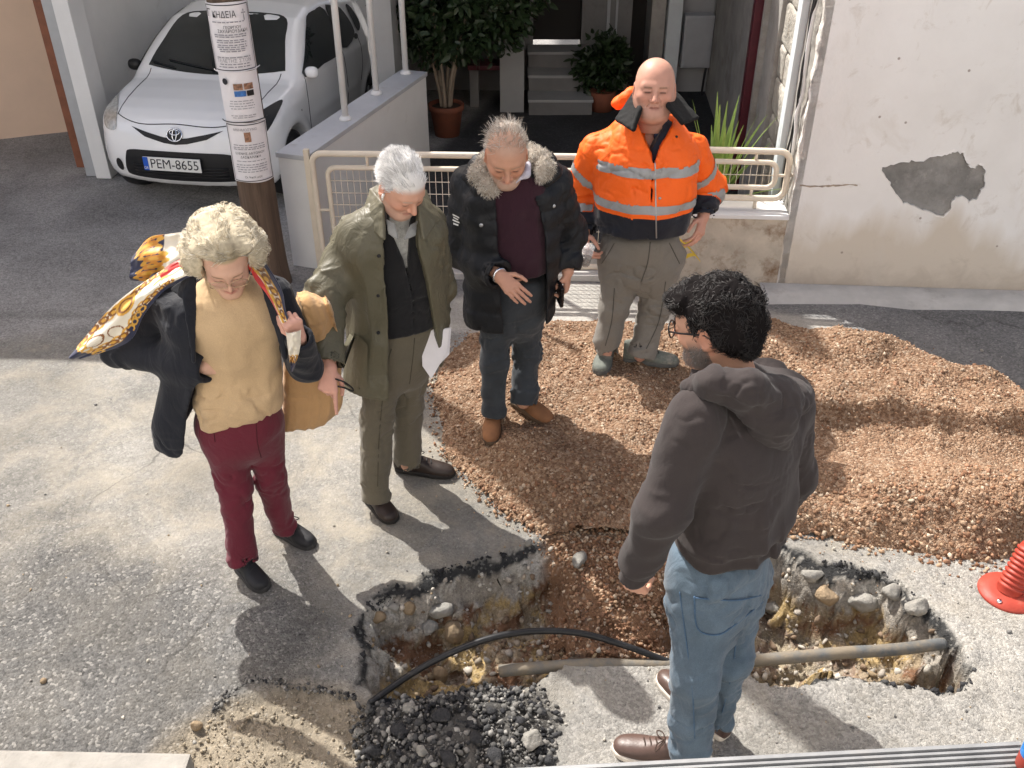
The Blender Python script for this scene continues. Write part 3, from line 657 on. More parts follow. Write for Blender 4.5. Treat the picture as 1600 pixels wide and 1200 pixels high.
# stones and crumbs on the trench floor and walls
n = 9000; px = r.uniform(-.7, 2.0, n); py = r.uniform(2.2, 3.3, n); z, dt, sl = trench_z(px, py); k = (dt < -.05) & (sl < .4) & (r.random(n) < .6 + .4 * (z < -.25)); px, py, z = px[k], py[k], z[k]
S = .0025 + .021 * r.random(len(px)) ** 5.5
pal_t = np.array([(.30, .25, .19), (.36, .32, .27), (.24, .18, .11), (.17, .12, .08), (.40, .37, .32)])
pebble_field('trench_rubble', px, py, z + S * .3, S, pal_t, None, 9, label='small stones and crumbled earth on the trench floor')
# yellow sand grains at the broken corner
n = 7000; px = r.uniform(-1.5, .1, n); py = r.uniform(1.5, 2.7, n); ds = poly_sd(px, py, SAND); _, dt, _ = trench_z(px, py); k = (ds < .04) & (dt > 0) & (r.random(n) < .8); px, py = px[k], py[k]
S = .0025 + .007 * r.random(len(px)) ** 3; pal_s = np.array([(.30, .255, .19), (.25, .205, .145), (.34, .30, .235), (.21, .175, .125)])
pebble_field('yellow_sand', px, py, ground_z(px, py) + S * .2 - .012, S, pal_s, None, 10, label='yellowish sand and grit spilled at the broken road corner')
# black asphalt crumbs of the heap
n = 5200; px = r.uniform(-.65, .2, n); py = r.uniform(1.75, 2.5, n); dh = poly_sd(px, py, HEAP); _, dt, _ = trench_z(px, py); k = (dh < .03 * r.random(n)) & (dt > -.03); px, py = px[k], py[k]
S = .004 + .013 * r.random(len(px)) ** 3; pal_b = np.array([(.030, .030, .032), (.05, .05, .05), (.018, .018, .02), (.14, .135, .125), (.07, .068, .065), (.25, .24, .22), (.18, .17, .155), (.10, .097, .09)])
pebble_field('asphalt_crumbs', px, py, ground_z(px, py) + S * .4, S, pal_b, None, 11, label='black asphalt crumbs heaped before the trench')
# crumbly black crust along the trench rim: ragged lumps of very different size, here and there none
tp = np.array(TR); cr = []; cs_ = []
for i in range(len(tp)):
    a, b = tp[i], tp[(i + 1) % len(tp)]; L = np.linalg.norm(b - a); far = (a[1] + b[1]) / 2
    dens = 1.0 if (far > 2.80 or a[0] > 1.45) else .12
    if -.05 < a[0] < .85 and far > 2.7: dens = .0
    for j in range(int(L / .0016)):
        t = r.random(); c_ = a + (b - a) * t; patch = vn(np.array([[c_[0] * 4.5, c_[1] * 4.5, 2.]]), 5)[0]
        if r.random() < dens * np.clip(.65 + patch * 1.3, .03, 1):
            sz = .002 + .006 * r.random() ** 2 if r.random() < .86 else .008 + .010 * r.random()
            cr.append(c_ + r.normal(0, .012 if sz < .01 else .007, 2)); cs_.append(sz)
cr = np.array(cr); S = np.array(cs_); z, dt, _ = trench_z(cr[:, 0], cr[:, 1]); k = (dt > -.055) & (dt < .006) & (z > -.085); cr, z, S = cr[k], z[k], S[k]
pebble_field('asphalt_crust', cr[:, 0], cr[:, 1], z + S * .1, S, pal_b[:3], None, 12, .6, label='black broken asphalt crust along the trench rim')
# shards along the crack at the broken corner, their black standing in for shadow edges
n = 380; t = r.random(n); cx = np.array([gnd(u, v)[:2] for u, v in ((330, 1118), (352, 1092), (392, 1060), (440, 1072), (500, 1080), (560, 1092))]); ii = np.minimum((t * 5).astype(int), 4); f_ = t * 5 - ii
pp = cx[ii] * (1 - f_[:, None]) + cx[ii + 1] * f_[:, None] + r.normal(0, .010, (n, 2)); k = trench_z(pp[:, 0], pp[:, 1])[1] > 0; pp = pp[k]; S = .002 + .010 * r.random(len(pp)) ** 3
pebble_field('shadow_edge_shards', pp[:, 0], pp[:, 1], ground_z(pp[:, 0], pp[:, 1]) + S * .1, S, pal_b, None, 13, .6, label='black asphalt shards standing in for shadow edges along the road corner crack')
# ================================================================== houses, walls, fence, plants
YAW = math.radians(-3.8)
EX = A(math.cos(YAW), math.sin(YAW), 0); EY = A(-math.sin(YAW), math.cos(YAW), 0); EZ = A(0, 0, 1)
RY = np.stack([EX, EY, EZ], 1)
def wall_box(mb, p, q, z0, z1, th):            # upright slab along p-q, thickness to the far side
    p = A(p[0], p[1], 0); q = A(q[0], q[1], 0); e = nrm(q - p); n = A(-e[1], e[0], 0)
    V = [p, q, q + n * th, p + n * th]; V = [v + EZ * z for z in (z0, z1) for v in V]
    mb.add(V, [(3, 2, 1, 0), (4, 5, 6, 7), (0, 1, 5, 4), (1, 2, 6, 5), (2, 3, 7, 6), (3, 0, 4, 7)]); return mb
# ---- street wall on the right (plaster skin with a hole where it has peeled off)
C0 = gnd(1213, 449); C0[2] = 0
house_r = empty('plaster_building', C0, 'tall off-white plastered house wall with a grey peeled patch', 'building')
def wp(s, z, off=0.0): return C0 + EX * s + EZ * z - EY * off
def wall_uv(u, v):
    d = ray(u, v); n = EY; t = ((C0 - A(0, 0, CAMH)) @ n) / (d @ n); p = A(0, 0, CAMH) + d * t; return ((p - C0) @ EX, p[2])
PATCH = [(1378, 262), (1400, 254), (1432, 252), (1462, 246), (1482, 238), (1494, 237), (1507, 241), (1508, 252), (1516, 262), (1530, 256), (1540, 266), (1537, 285), (1527, 312), (1514, 316),
         (1505, 306), (1492, 306), (1482, 330), (1474, 337), (1455, 333), (1432, 322), (1412, 318), (1398, 300), (1386, 278)]
pt = [wall_uv(u, v) for u, v in PATCH]
pj = []
for i in range(len(pt)):
    a, b = A(*pt[i]), A(*pt[(i + 1) % len(pt)])
    for k in range(5):
        p = a + (b - a) * k / 5; nn = vn(np.array([[p[0] * 30, p[1] * 30, 3.]]), 4)[0]; pj.append(p + .010 * nn * A(1, -1) + .004 * RNG.normal(size=2))
outer = [(.0, 0), (9, 0), (9, 6.2), (.0, 6.2)]
ed = [0.0]; left = []
for z in np.arange(6.2, 0.0, -.06): left.append((.012 * vn(np.array([[z * 9, 0, 1.]]), 6)[0] + .006 * vn(np.array([[z * 35, 0, 2.]]), 7)[0], z))
outer = [(0, 0), (9, 0), (9, 6.2)] + left
tri = geometry.tessellate_polygon([[Vector((a, b, 0)) for a, b in outer], [Vector((a, b, 0)) for a, b in pj]])
al = outer + [tuple(p) for p in pj]; V = [wp(a, b) for a, b in al]; F = []
for t in tri:
    a, b, c = [A(*al[i]) for i in t]; F.append(t if np.cross(b - a, c - a) > 0 else t[::-1])
n0 = len(V); k0 = len(outer); m = len(pj); V += [wp(a, b, -.011) for a, b in pj]
for i in range(m): F.append((k0 + i, k0 + (i + 1) % m, n0 + (i + 1) % m, n0 + i))
obj('plaster_face', V, F, M['street_plaster'], house_r, smooth=False)
V = []; F = []; cen = np.mean(np.array(pj), 0)                      # paint lifting round the scar in pale flakes
for i, p in enumerate(pj):
    d = nrm(A(p[0] - cen[0], p[1] - cen[1])); w = .004 + .016 * max(0, vn(np.array([[i * .33, 0, 7.]]), 3)[0] + .25); b = p + d * w; V += [wp(p[0], p[1], .0045), wp(b[0], b[1], .0012)]; k = (i + 1) % len(pj); F.append((2 * i, 2 * i + 1, 2 * k + 1, 2 * k))
M['flake'] = mat('flake', (.80, .78, .75), .85, .08, 20, .5, 60, .003); obj('flaking_edge', V, F, M['flake'], house_r, smooth=False)
mb = MB(); mb.add([wp(.4, .3, -.0125), wp(3, .3, -.0125), wp(3, 1.9, -.0125), wp(.4, 1.9, -.0125)], [(0, 1, 2, 3)])
M['cement'] = mat('cement', (.235, .228, .215), .95, .35, 6, 1.0, 45, .012, dirt=((.42, .40, .37), 11, .57, .8)); mb.build('exposed_cement', M['cement'], house_r, smooth=False)
mb = MB(); V0 = [C0 + EX * 9, C0 + EX * 9 + EY * 6, C0 + EX * .02 + EY * 6, C0 + EX * .02 + EY * .62, C0 + EX * .02 + EY * .03]
mb.add([v + EZ * z for z in (0, 6.2) for v in V0], [(0, 1, 6, 5), (1, 2, 7, 6), (5, 6, 7, 8, 9)]); mb.build('wall_body', M['street_plaster'], house_r, smooth=False)
# the end of the wall: ragged masonry edge, plaster strips, cable bundle, pale strip, then rubble stone
def sp_(y, z, off=0.0): return C0 + EX * (.02 - off) + EY * y + EZ * z
def strip(name, y0, y1, z0, z1, off, m, amp, seed, st=.02):
    yy = np.linspace(y0, y1, max(3, int((y1 - y0) / st))); zz = np.linspace(z0, z1, int((z1 - z0) / st)); V = []; 
    G = np.array([[(a, b) for b in zz] for a in yy]); q = np.stack([G[..., 0] * 8, G[..., 1] * 8, 0 * G[..., 0] + seed], -1).reshape(-1, 3)
    hgt = off + amp * fbm(q, 4, seed); V = np.array([sp_(a, b, h) for (a, b), h in zip(G.reshape(-1, 2), hgt)])
    I = np.arange(len(V)).reshape(len(yy), len(zz)); F = np.stack([I[:-1, :-1], I[:-1, 1:], I[1:, 1:], I[1:, :-1]], -1).reshape(-1, 4)
    # returns to the wall body
    nV = len(V); e0 = np.array([sp_(yy[0], b, -.03) for b in zz]); e1 = np.array([sp_(yy[-1], b, -.03) for b in zz]); V = np.concatenate([V, e0, e1])
    j = np.arange(len(zz)); F = np.concatenate([F, np.stack([I[0, :-1], nV + j[:-1], nV + j[1:], I[0, 1:]], 1), np.stack([I[-1, :-1], I[-1, 1:], nV + len(zz) + j[1:], nV + len(zz) + j[:-1]], 1)])
    return obj(name, V, F, m, house_r, smooth=True)
M['plaster_edge'] = mat('plaster_edge', (.66, .63, .58), .9, .15, 9, .8, 50, .01, dirt=((.38, .33, .27), 6, .55, .8))
strip('broken_edge', .0, .07, 0, 3.4, .016, M['plaster_edge'], .022, 2, .012)
strip('masonry_strip', .072, .26, 0, 3.4, .006, M['old_plaster'], .022, 3, .02)
strip('rendered_strip', .262, .43, .0, 3.4, .014, M['old_plaster'], .006, 4, .02)
M['pale_blue'] = mat('pale_blue', (.66, .70, .71), .6, .06, 6, .1, 60, .002)
mb = MB(); mb.box(sp_(.50, 1.7, .03), (.05, .12, 3.4), RY, .006); mb.build('pale_pipe_cover', M['pale_blue'], house_r, smooth=False)
for k in range(4):                              # cables clipped into the groove, sagging and untidy
    pts = []
    for z in np.arange(.55, 3.3, .06):
        pts.append(sp_(.17 + .012 * k + .025 * vn(np.array([[z * 3.1, k * 3., 0]]), 8)[0] + .02 * math.sin(z * 2 + k), z, .032 + .012 * (k % 2) + .01 * vn(np.array([[z * 7, k, 4.]]), 9)[0]))
    mb = MB(); mb.tube(smooth_path(pts, 3), .007 if k else .013, 6); mb.build('cable', M['white_paint'] if k % 2 == 0 else M['black_rubber'], house_r)
# rubble stones of the side wall, each a stone of its own near the edge, then old plaster
r = np.random.default_rng(5); zc = 0.0; row = 0
while zc < 2.6:
    hh = r.uniform(.16, .30); y0 = .57
    ncol = 2 if row % 2 else 1; wds = r.uniform(.3, .7, ncol); wds = wds / wds.sum() * .50
    for wd in wds:
        V, F = rock(900 + row * 7 + int(y0 * 100), (.075, wd / 2 * 1.02, hh / 2 * 1.02), 3, 7, .16); q = np.clip(V / A(.075, wd / 2, hh / 2), -1, 1)
        V = np.sign(V) * np.abs(V / A(.075, wd / 2, hh / 2)) ** .28 * A(.040, wd / 2 * .985, hh / 2 * .98) + .006 * fbm(V * 30, 3, row)[:, None]
        obj('stone', V @ RY.T + sp_(y0 + wd / 2, zc + hh / 2, -.01), F, M['stone'], house_r, smooth=True); y0 += wd
    zc += hh; row += 1
mb = MB(); mb.box(sp_(2.75, 1.9, -.10), (.30, 3.36, 3.8), RY); so = mb.build('old_side_wall', M['old_plaster'], house_r, smooth=False)
mb = MB(); pz = [sp_(1.55, z, .09) for z in (0.02, 1.5, 3.3)]; mb.box(sp_(1.62, 1.7, .10), (.09, .10, 3.3), RY, .008); mb.build('red_downpipe', M['dark_red_paint'], house_r, smooth=False)
mb = MB(); mb.box(sp_(1.50, 1.7, .07), (.04, .06, 3.3), RY); mb.build('pipe_bracket_rail', M['old_plaster'], house_r, smooth=False)
# cracks and scars drawn as thin real grooves filled with dark mortar
def wall_line(name, px, w, m, seed):
    P = [A(*wall_uv(u, v)) for u, v in px]; Q = smooth_path([A(p[0], p[1], 0) for p in P], 6); V = []; F = []
    for i, p in enumerate(Q):
        j = vn(np.array([[i * .9, seed, 0.]]), seed)[0]; ww = w * (.5 + abs(vn(np.array([[i * 1.3, seed, 5.]]), seed)[0]) * 1.4)
        V += [wp(p[0], p[1] + .004 * j + ww, .0025), wp(p[0], p[1] + .004 * j - ww, .0025)]
        if i: F.append((2 * i - 2, 2 * i - 1, 2 * i + 1, 2 * i))
    obj(name, V, F, m, house_r, smooth=False)
M['scar'] = mat('scar', (.33, .27, .21), .95, .4, 30, .5, 60, .004); M['scar_dark'] = mat('scar_dark', (.13, .11, .09), .95, .4, 30, .5, 60, .004)
0 and wall_line('crack', [(1292, 76), (1330, 77), (1355, 75)], .003, M['scar'], 3)
wall_line('crack', [(1250, 290), (1285, 291), (1310, 289), (1340, 289)], .005, M['scar'], 4)
0 and wall_line('crack', [(1266, 196), (1280, 195), (1290, 194)], .008, M['scar'], 5)
0 and wall_line('crack', [(1300, 362), (1350, 364), (1400, 361), (1450, 356)], .003, M['scar'], 6)
# foot of the wall: concrete gutter strip
gut = MB(); L = 9.5; n = 60; V = []; F = []
for i in range(n + 1):
    s = -.12 + L * i / n; w = .20 + .03 * vn(np.array([[i * .5, 0, 0.]]), 5)[0]
    V += [C0 + EX * s + EZ * .035 - EY * .003, C0 + EX * s - EY * w + EZ * .03, C0 + EX * s - EY * (w + .03) - EZ * .02]
    if i: a = 3 * i; F += [(a - 3, a - 2, a + 1, a), (a - 2, a - 1, a + 2, a + 1)]
gut.add(V, F); gut.build('kerb', M['concrete'], None, smooth=True, label='worn concrete strip along the foot of the plaster wall', kind='structure')
# ---- low ledge wall under the right fence panel
L0 = C0 - EX * .80
ledge = empty('ledge_wall', L0, 'low stained ledge wall with pale top and yellow scribble', 'wall')
M['ledge_face'] = mat('ledge_face', (.50, .44, .36), .93, .2, 5, .6, 60, .006, dirt=((.20, .12, .065), 4.2, .50, .95))
mb = MB(); wall_box(mb, L0 - EY * .0, C0 - EX * .004, 0, .50, .26); mb.build('ledge_body', M['ledge_face'], ledge, smooth=False)
mb = MB(); c = (L0 + C0) / 2 - EX * .01; mb.box(c + EY * .125 + EZ * .516, (.82, .29, .03), RY, .006); mb.build('ledge_top', M['white_paint'], ledge, smooth=False)
M['yellow_paint'] = mat('yellow_paint', (.70, .50, .06), .8, .2, 20, .1)
def ledge_uv(u, v):
    d = ray(u, v); t = ((C0 - A(0, 0, CAMH)) @ EY) / (d @ EY); return A(0, 0, CAMH) + d * t - EY * .004
mb = MB()
for st in ([(1056, 392), (1070, 384), (1084, 372), (1092, 366)], [(1060, 372), (1074, 384), (1088, 400), (1094, 408)], [(1066, 404), (1078, 398), (1086, 398)]):
    Q = smooth_path([ledge_uv(*p) for p in st], 6); V = []; F = []
    for i, p in enumerate(Q):
        w = .013 * (.6 + .4 * math.sin(3.1 * i / len(Q) + .4)); V += [p + EZ * w - EX * w * .4, p - EZ * w + EX * w * .4]
        if i: F.append((2 * i - 2, 2 * i - 1, 2 * i + 1, 2 * i))
    mb.add(V, F)
mb.build('yellow_scribble', M['yellow_paint'], ledge, smooth=False)
# ---- fence panels of cream tube with wire mesh
def rrect(p0, p1, z0, z1, rad, k=5):
    p0 = A(*p0); p1 = A(*p1); e = nrm(p1 - p0); L = np.linalg.norm(p1 - p0); out = []
    for (cx, cz, a0) in ((rad, z0 + rad, 180), (L - rad, z0 + rad, 270), (L - rad, z1 - rad, 0), (rad, z1 - rad, 90)):
        for i in range(k + 1):
            a = math.radians(a0 + 90 * i / k); out.append(p0 + e * (cx + rad * math.cos(a)) + EZ * (cz + rad * math.sin(a)))
    return out
def fence_panel(p0, p1, z0, z1, label, inset=.095, vstep=.042):
    p0 = A(p0[0], p0[1], 0); p1 = A(p1[0], p1[1], 0); e = nrm(p1 - p0); L = np.linalg.norm(p1 - p0)
    f = empty('fence_panel', p0 + EZ * 0, label, 'fence', 'cream tube fence panels')
    mb = MB(); mb.tube(rrect(p0, p1, z0, z1, .07), .021, 10, True); mb.build('outer_frame', M['cream_metal'], f)
    q0 = p0 + e * inset; q1 = p1 - e * inset
    mb = MB(); mb.tube(rrect(q0, q1, z0 + inset, z1 - inset, .055), .017, 10, True); mb.build('inner_frame', M['cream_metal'], f)
    n = max(2, int(L / .55))
    for i in range(n):
        s = L * (i + .5) / n
        for za, zb in ((z0, z0 + inset), (z1 - inset, z1)):
            mb = MB(); mb.tube([p0 + e * s + EZ * za, p0 + e * s + EZ * zb], .010, 6); mb.build('spacer', M['cream_metal'], f)
    for s0, s1 in ((0, inset), (L - inset, L)):
        mb = MB(); zm = (z0 + z1) / 2; mb.tube([p0 + e * s0 + EZ * zm, p0 + e * s1 + EZ * zm], .010, 6); mb.build('spacer', M['cream_metal'], f)
    mb = MB(); s = inset + vstep
    while s < L - inset - .01: mb.tube([p0 + e * s + EZ * (z0 + inset), p0 + e * s + EZ * (z1 - inset)], .0022, 4); s += vstep
    z = z0 + inset + .085
    while z < z1 - inset - .02: mb.tube([p0 + e * inset + EZ * z - EY * .003, p1 - e * inset + EZ * z - EY * .003], .0028, 4); z += .085
    mb.build('wire_mesh', M['cream_metal'], f, kind='stuff')
    return f
FL = at(497, 330, 5.98); FR = C0 - EX * .03 + EY * .10; FM = FR - EX * .86
f1 = fence_panel((FL[0], FL[1]), (FM[0] - .05, FM[1]), .07, .86, 'long cream tube gate panel standing behind the three men')
f2 = fence_panel((FM[0], FM[1]), (FR[0], FR[1]), .60, .92, 'short cream tube fence panel on the stained ledge', .075)
for s in (.18, .68):
    mb = MB(); mb.tube([A(*(FM + EX * s)[:2], .53), A(*(FM + EX * s)[:2], .60)], .013, 8); mb.build('foot_post', M['cream_metal'], f2)
mb = MB(); mb.tube([A(FR[0], FR[1], .76), A(FR[0] + .12, FR[1], .77)], .011, 8); mb.build('wall_tie', M['cream_metal'], f2)
for p in ((FL[0] + .01, FL[1] + .02),):
    mb = MB(); mb.box((p[0] - .045, p[1], .44), (.035, .035, .88), RY); mb.build('gate_post', M['cream_metal'], f1, smooth=False)
mb = MB(); mb.box((FL + (FM - FL) * .5) * A(1, 1, 0) - EY * .02 + EZ * .028, (np.linalg.norm((FM - FL)[:2]) - .02, .16, .05), np.stack([nrm((FM - FL) * A(1, 1, 0)), np.cross(EZ, nrm((FM - FL) * A(1, 1, 0))), EZ], 1), .01)
mb.build('threshold', M['concrete'], None, smooth=False, label='concrete threshold under the long gate panel', cat='threshold')
# ---- low white wall beside the car
W0 = gnd(500, 421); W0[2] = 0; W1 = gnd(665, 113, .83); W1[2] = 0; wd = nrm(W1 - W0); wn_ = A(-wd[1], wd[0], 0)
low = empty('low_wall', W0, 'low white garden wall running back beside the parked car', 'wall')
mb = MB(); 
Vb = [W0, W1, W1 + wn_ * .21, W0 + wn_ * .21]; mb.add([v + EZ * z for z in (0, .80) for v in Vb], [(4, 5, 6, 7), (0, 1, 5, 4), (1, 2, 6, 5), (2, 3, 7, 6), (3, 0, 4, 7)])
mb.build('wall_body', M['white_paint'], low, smooth=False)
Rw = np.stack([wd, wn_, EZ], 1); mb = MB(); mb.box((W0 + W1) / 2 + wn_ * .105 + EZ * .816, (np.linalg.norm(W1 - W0) + .02, .235, .034), Rw, .006)
M['grey_cap'] = mat('grey_cap', (.47, .48, .50), .8, .1, 4, .3, 60, .004, dirt=((.30, .29, .28), 5, .6)); mb.build('wall_cap', M['grey_cap'], low, smooth=False)
for k, (u, v) in enumerate([(540, 187), (588, 147), (634, 115)]):
    b = gnd(u, v, .833); p = empty('canopy_post', b, ['white canopy post nearest the gate on the low wall', 'middle white canopy post on the low wall', 'farthest white canopy post on the low wall by the tree'][k], 'post', 'white canopy posts')
    mb = MB(); mb.tube([b + EZ * .0, b + EZ * 2.37], .024, 12); mb.build('shaft', M['white_paint'], p)
    mb = MB(); V, F = lathe([(.0, .0), (.045, .0), (.045, .012), (.03, .03), (.024, .03)], 14); mb.add(V + b, F); mb.build('foot', M['white_paint'], p)
# ---- left house: garage bay with roof slab, brown jamb, peach facade
PB = gnd(150, 279); PB[2] = 0
house_l = empty('garage_house', PB, 'shaded garage bay with white pillar and brown jamb', 'building')
mb = MB(); mb.box(A(-5.06, 9.61, 3.36), (6.6, 4.9, .3), RY); mb.build('roof_slab', M['garage_wall'], house_l, smooth=False)
mb = MB(); mb.box(PB + EX * .07 + EY * .12 + EZ * 1.6, (.13, .24, 3.2), RY, .008); mb.build('pillar', M['white_paint'], house_l, smooth=False)
mb = MB(); mb.box(PB - EX * .055 + EY * .10 + EZ * 1.6, (.10, .10, 3.2), RY, .006); mb.build('steel_jamb', M['grey_metal'], house_l, smooth=False)
mb = MB(); mb.box(PB - EX * .145 + EY * .12 + EZ * 1.62, (.07, .11, 3.1), RY, .006); mb.build('brown_jamb', M['brown_metal'], house_l, smooth=False)
mb = MB(); gw = PB + EX * .02 + EY * .245; wall_box(mb, gw, gw + nrm(A(.12, 1, 0)) * 4.2, 0, 3.2, .2); mb.build('garage_side_wall', M['garage_wall'], house_l, smooth=False)
mb = MB(); wall_box(mb, A(-4.2, 11.9, 0), A(-1.0, 11.7, 0), 0, 3.2, .2); mb.build('garage_back_wall', M['garage_wall'], house_l, smooth=False)
pw = gnd(105, 206); pw[2] = 0; pl = gnd(-40, 222); pl[2] = 0
peach = empty('peach_facade', pl, 'peach painted house wall left of the brown jamb', 'wall')
mb = MB(); e = nrm(pw - pl); wall_box(mb, pl - e * 3, pw + e * .5, 0, 2.8, .2); mb.build('wall_face', M['peach_wall'], peach, smooth=False)
# dirt line and weeds at its foot
# ---- courtyard at the back: tall house, door, steps
BY = 10.25
yard = empty('courtyard_house', (.5, BY, 0), 'dark courtyard house with door and three steps behind the fence', 'building')
M['yard_wall'] = mat('yard_wall', (.20, .195, .19), .9, .15, 3, .4, 60, .005, dirt=((.12, .115, .11), 3, .55)); M['yard_pale'] = mat('yard_pale', (.36, .36, .355), .85, .08, 3, .3, 60, .004)  # deep shade of the yard put into these darkened wall colours
def yb(name, x0, x1, y0, y1, z0, z1, m, bev=0.): mb = MB(); mb.box(((x0 + x1) / 2, (y0 + y1) / 2, (z0 + z1) / 2), (x1 - x0, y1 - y0, z1 - z0), None, bev); return mb.build(name, M[m], yard, smooth=False)
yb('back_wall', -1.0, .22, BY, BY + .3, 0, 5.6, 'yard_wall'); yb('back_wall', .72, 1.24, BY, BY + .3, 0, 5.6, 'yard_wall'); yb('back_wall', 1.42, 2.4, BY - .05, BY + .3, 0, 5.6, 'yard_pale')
yb('wall_recess', 1.24, 1.42, BY + .25, BY + .3, 0, 5.6, 'dark_void'); yb('wall_over_door', .22, .72, BY, BY + .3, 2.5, 5.6, 'yard_wall')  # near-black back panel: shade of the recess put into its colour
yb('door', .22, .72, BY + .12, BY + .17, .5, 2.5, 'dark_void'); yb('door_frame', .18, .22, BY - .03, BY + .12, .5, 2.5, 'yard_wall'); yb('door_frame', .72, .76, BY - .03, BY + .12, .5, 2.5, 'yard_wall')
yb('door_bar', .27, .40, BY + .095, BY + .118, 1.24, 1.27, 'chrome')
for k in range(3):
    yb('step', .17, .80, BY - .84 + .28 * k, BY - .56 + .28 * k + (.0), 0 if k == 0 else .0, .16 * (k + 1) - .03, 'yard_wall'); yb('step_nosing', .16, .81, BY - .86 + .28 * k, BY - .56 + .28 * k, .16 * (k + 1) - .027, .16 * (k + 1), 'yard_pale', .004)
yb('side_parapet', -.12, .12, BY - .75, BY - .002, 0, .62, 'yard_pale'); yb('conduit', .98, 1.01, BY - .03, BY - .002, .3, 3, 'grey_metal'); yb('conduit', 1.07, 1.09, BY - .03, BY - .002, .3, 3, 'grey_metal')
yb('grey_pilaster', 1.42, 1.56, BY - .16, BY - .052, 0, 5, 'old_plaster'); 
M['pale_blue2'] = M['pale_blue']; yb('pale_pilaster', 1.58, 1.72, BY - .22, BY - .052, 0, 5, 'pale_blue2')
mb = MB(); mb.box((.28, 9.05, 2.68), (2.5, 2.7, .16)); mb.build('canopy', M['yard_wall'], yard, smooth=False)  # unseen slab added overhead to keep skylight off the yard
yb('left_wall', -1.15, -.98, 8.05, BY + .3, 0, 5.6, 'yard_pale')
bxp = at(1086, 108, BY - .25); bo = empty('meter_box', bxp, 'grey wall meter box behind the orange jacket man', 'box')
mb = MB(); mb.box(bxp + A(0, .08, .27), (.30, .16, .52), None, .012); mb.build('case', M['grey_metal'], bo, smooth=False)
mb = MB(); mb.box(bxp + A(.0, -.004, .27), (.26, .012, .47), None, .004); mb.build('box_door', M['grey_metal'], bo, smooth=False)
mb = MB(); mb.tube(smooth_path([bxp + A(.16, .05, 1.2), bxp + A(.165, .05, .5), bxp + A(.12, .05, .0), bxp + A(.10, .07, -.5)], 5), .012, 6); mb.build('cable', M['black_rubber'], bo)
# bench board
bb = at(770, 104, 9.75); be = empty('bench', (bb[0], bb[1], 0), 'dark red bench board on block supports beside the potted tree', 'bench')
mb = MB(); mb.box((bb[0], bb[1], bb[2] + .02), (.50, .26, .045), None, .006); mb.build('board', M['dark_red_paint'], be, smooth=False)
for s in (-.19, .17): mb = MB(); mb.box((bb[0] + s, bb[1] + .02, bb[2] / 2), (.09, .2, bb[2] - .005), None, .006); mb.build('support', M['yard_wall'], be, smooth=False)
# ---- potted tree
pb = gnd(699, 211); pb[2] = 0
tree = empty('potted_tree', pb, 'dark leafy tree in a terracotta pot behind the low wall', 'tree')
V, F = lathe([(.0, .0), (.115, .0), (.15, .24), (.165, .25), (.168, .30), (.15, .30), (.14, .27), (.0, .265)], 28); obj('pot', V + pb, F, M['terracotta'], tree)
V, F = lathe([(.138, .272), (.07, .28), (.0, .283)], 20); obj('pot_soil', V + pb, F, M['soil'], tree)
r = np.random.default_rng(8)
tips = []
for k in range(6):
    a = k * 1.05 + .3; b0 = pb + A(.04 * math.cos(a), .04 * math.sin(a), .27); b1 = pb + A(.10 * math.cos(a), .10 * math.sin(a), .62); b2 = pb + A(.30 * math.cos(a), .26 * math.sin(a), 1.15); b3 = pb + A(.5 * math.cos(a), .4 * math.sin(a), 1.7)
    mb = MB(); path = smooth_path([b0, b1, b2, b3], 5); mb.tube(path, np.linspace(.020, .006, len(path)), 7); mb.build('trunk', M['bark'], tree)
def leaves(n, centre, rad, seed, size=.055, hole=.35):
    r = np.random.default_rng(seed); d = r.normal(size=(n * 3, 3)); d /= np.linalg.norm(d, axis=1)[:, None]; rr = r.random(n * 3) ** .45
    lump = .78 + .30 * fbm(d * 2.3 + seed, 3, seed); P = centre + d * rr[:, None] * lump[:, None] * A(*rad)
    k = vn(P * 5.0, seed + 1) > -hole; P = P[k][:n]; d = d[k][:n]; n = len(P)
    ax = d * .6 + r.normal(size=(n, 3)) * .7 + A(0, 0, -.15); ax /= np.linalg.norm(ax, axis=1)[:, None]
    sd = np.cross(ax, r.normal(size=(n, 3))); sd /= np.linalg.norm(sd, axis=1)[:, None]; up = np.cross(ax, sd); s = size * r.uniform(.6, 1.25, n)[:, None]
    T = [(0, 0, 0), (.30, .22, .05), (.72, .16, .03), (1.0, 0, -.04), (.72, -.16, .03), (.30, -.22, .05), (.5, 0, -.02)]
    V = np.stack([P + s * (a * ax * 1.7 + b * sd * 1.7 + c * up * 1.7) for a, b, c in T], 1).reshape(-1, 3)
    Fb = np.array([(0, 1, 6), (1, 2, 6), (2, 3, 6), (3, 4, 6), (4, 5, 6), (5, 0, 6)]); F = (Fb[None] + (np.arange(n) * 7)[:, None, None]).reshape(-1, 3)
    return V, F
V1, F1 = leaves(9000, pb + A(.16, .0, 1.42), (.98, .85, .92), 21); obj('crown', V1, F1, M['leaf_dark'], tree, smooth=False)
sb = gnd(940, 172); sb[2] = 0
shr = empty('dark_shrub', sb, 'dark shrub in the courtyard shade right of the steps', 'shrub')
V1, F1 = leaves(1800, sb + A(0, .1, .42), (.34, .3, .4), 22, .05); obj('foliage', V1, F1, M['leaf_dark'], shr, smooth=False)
V, F = lathe([(.0, .0), (.11, .0), (.14, .2), (.13, .2), (.0, .18)], 18); obj('pot', V + sb, F, M['terracotta'], shr)
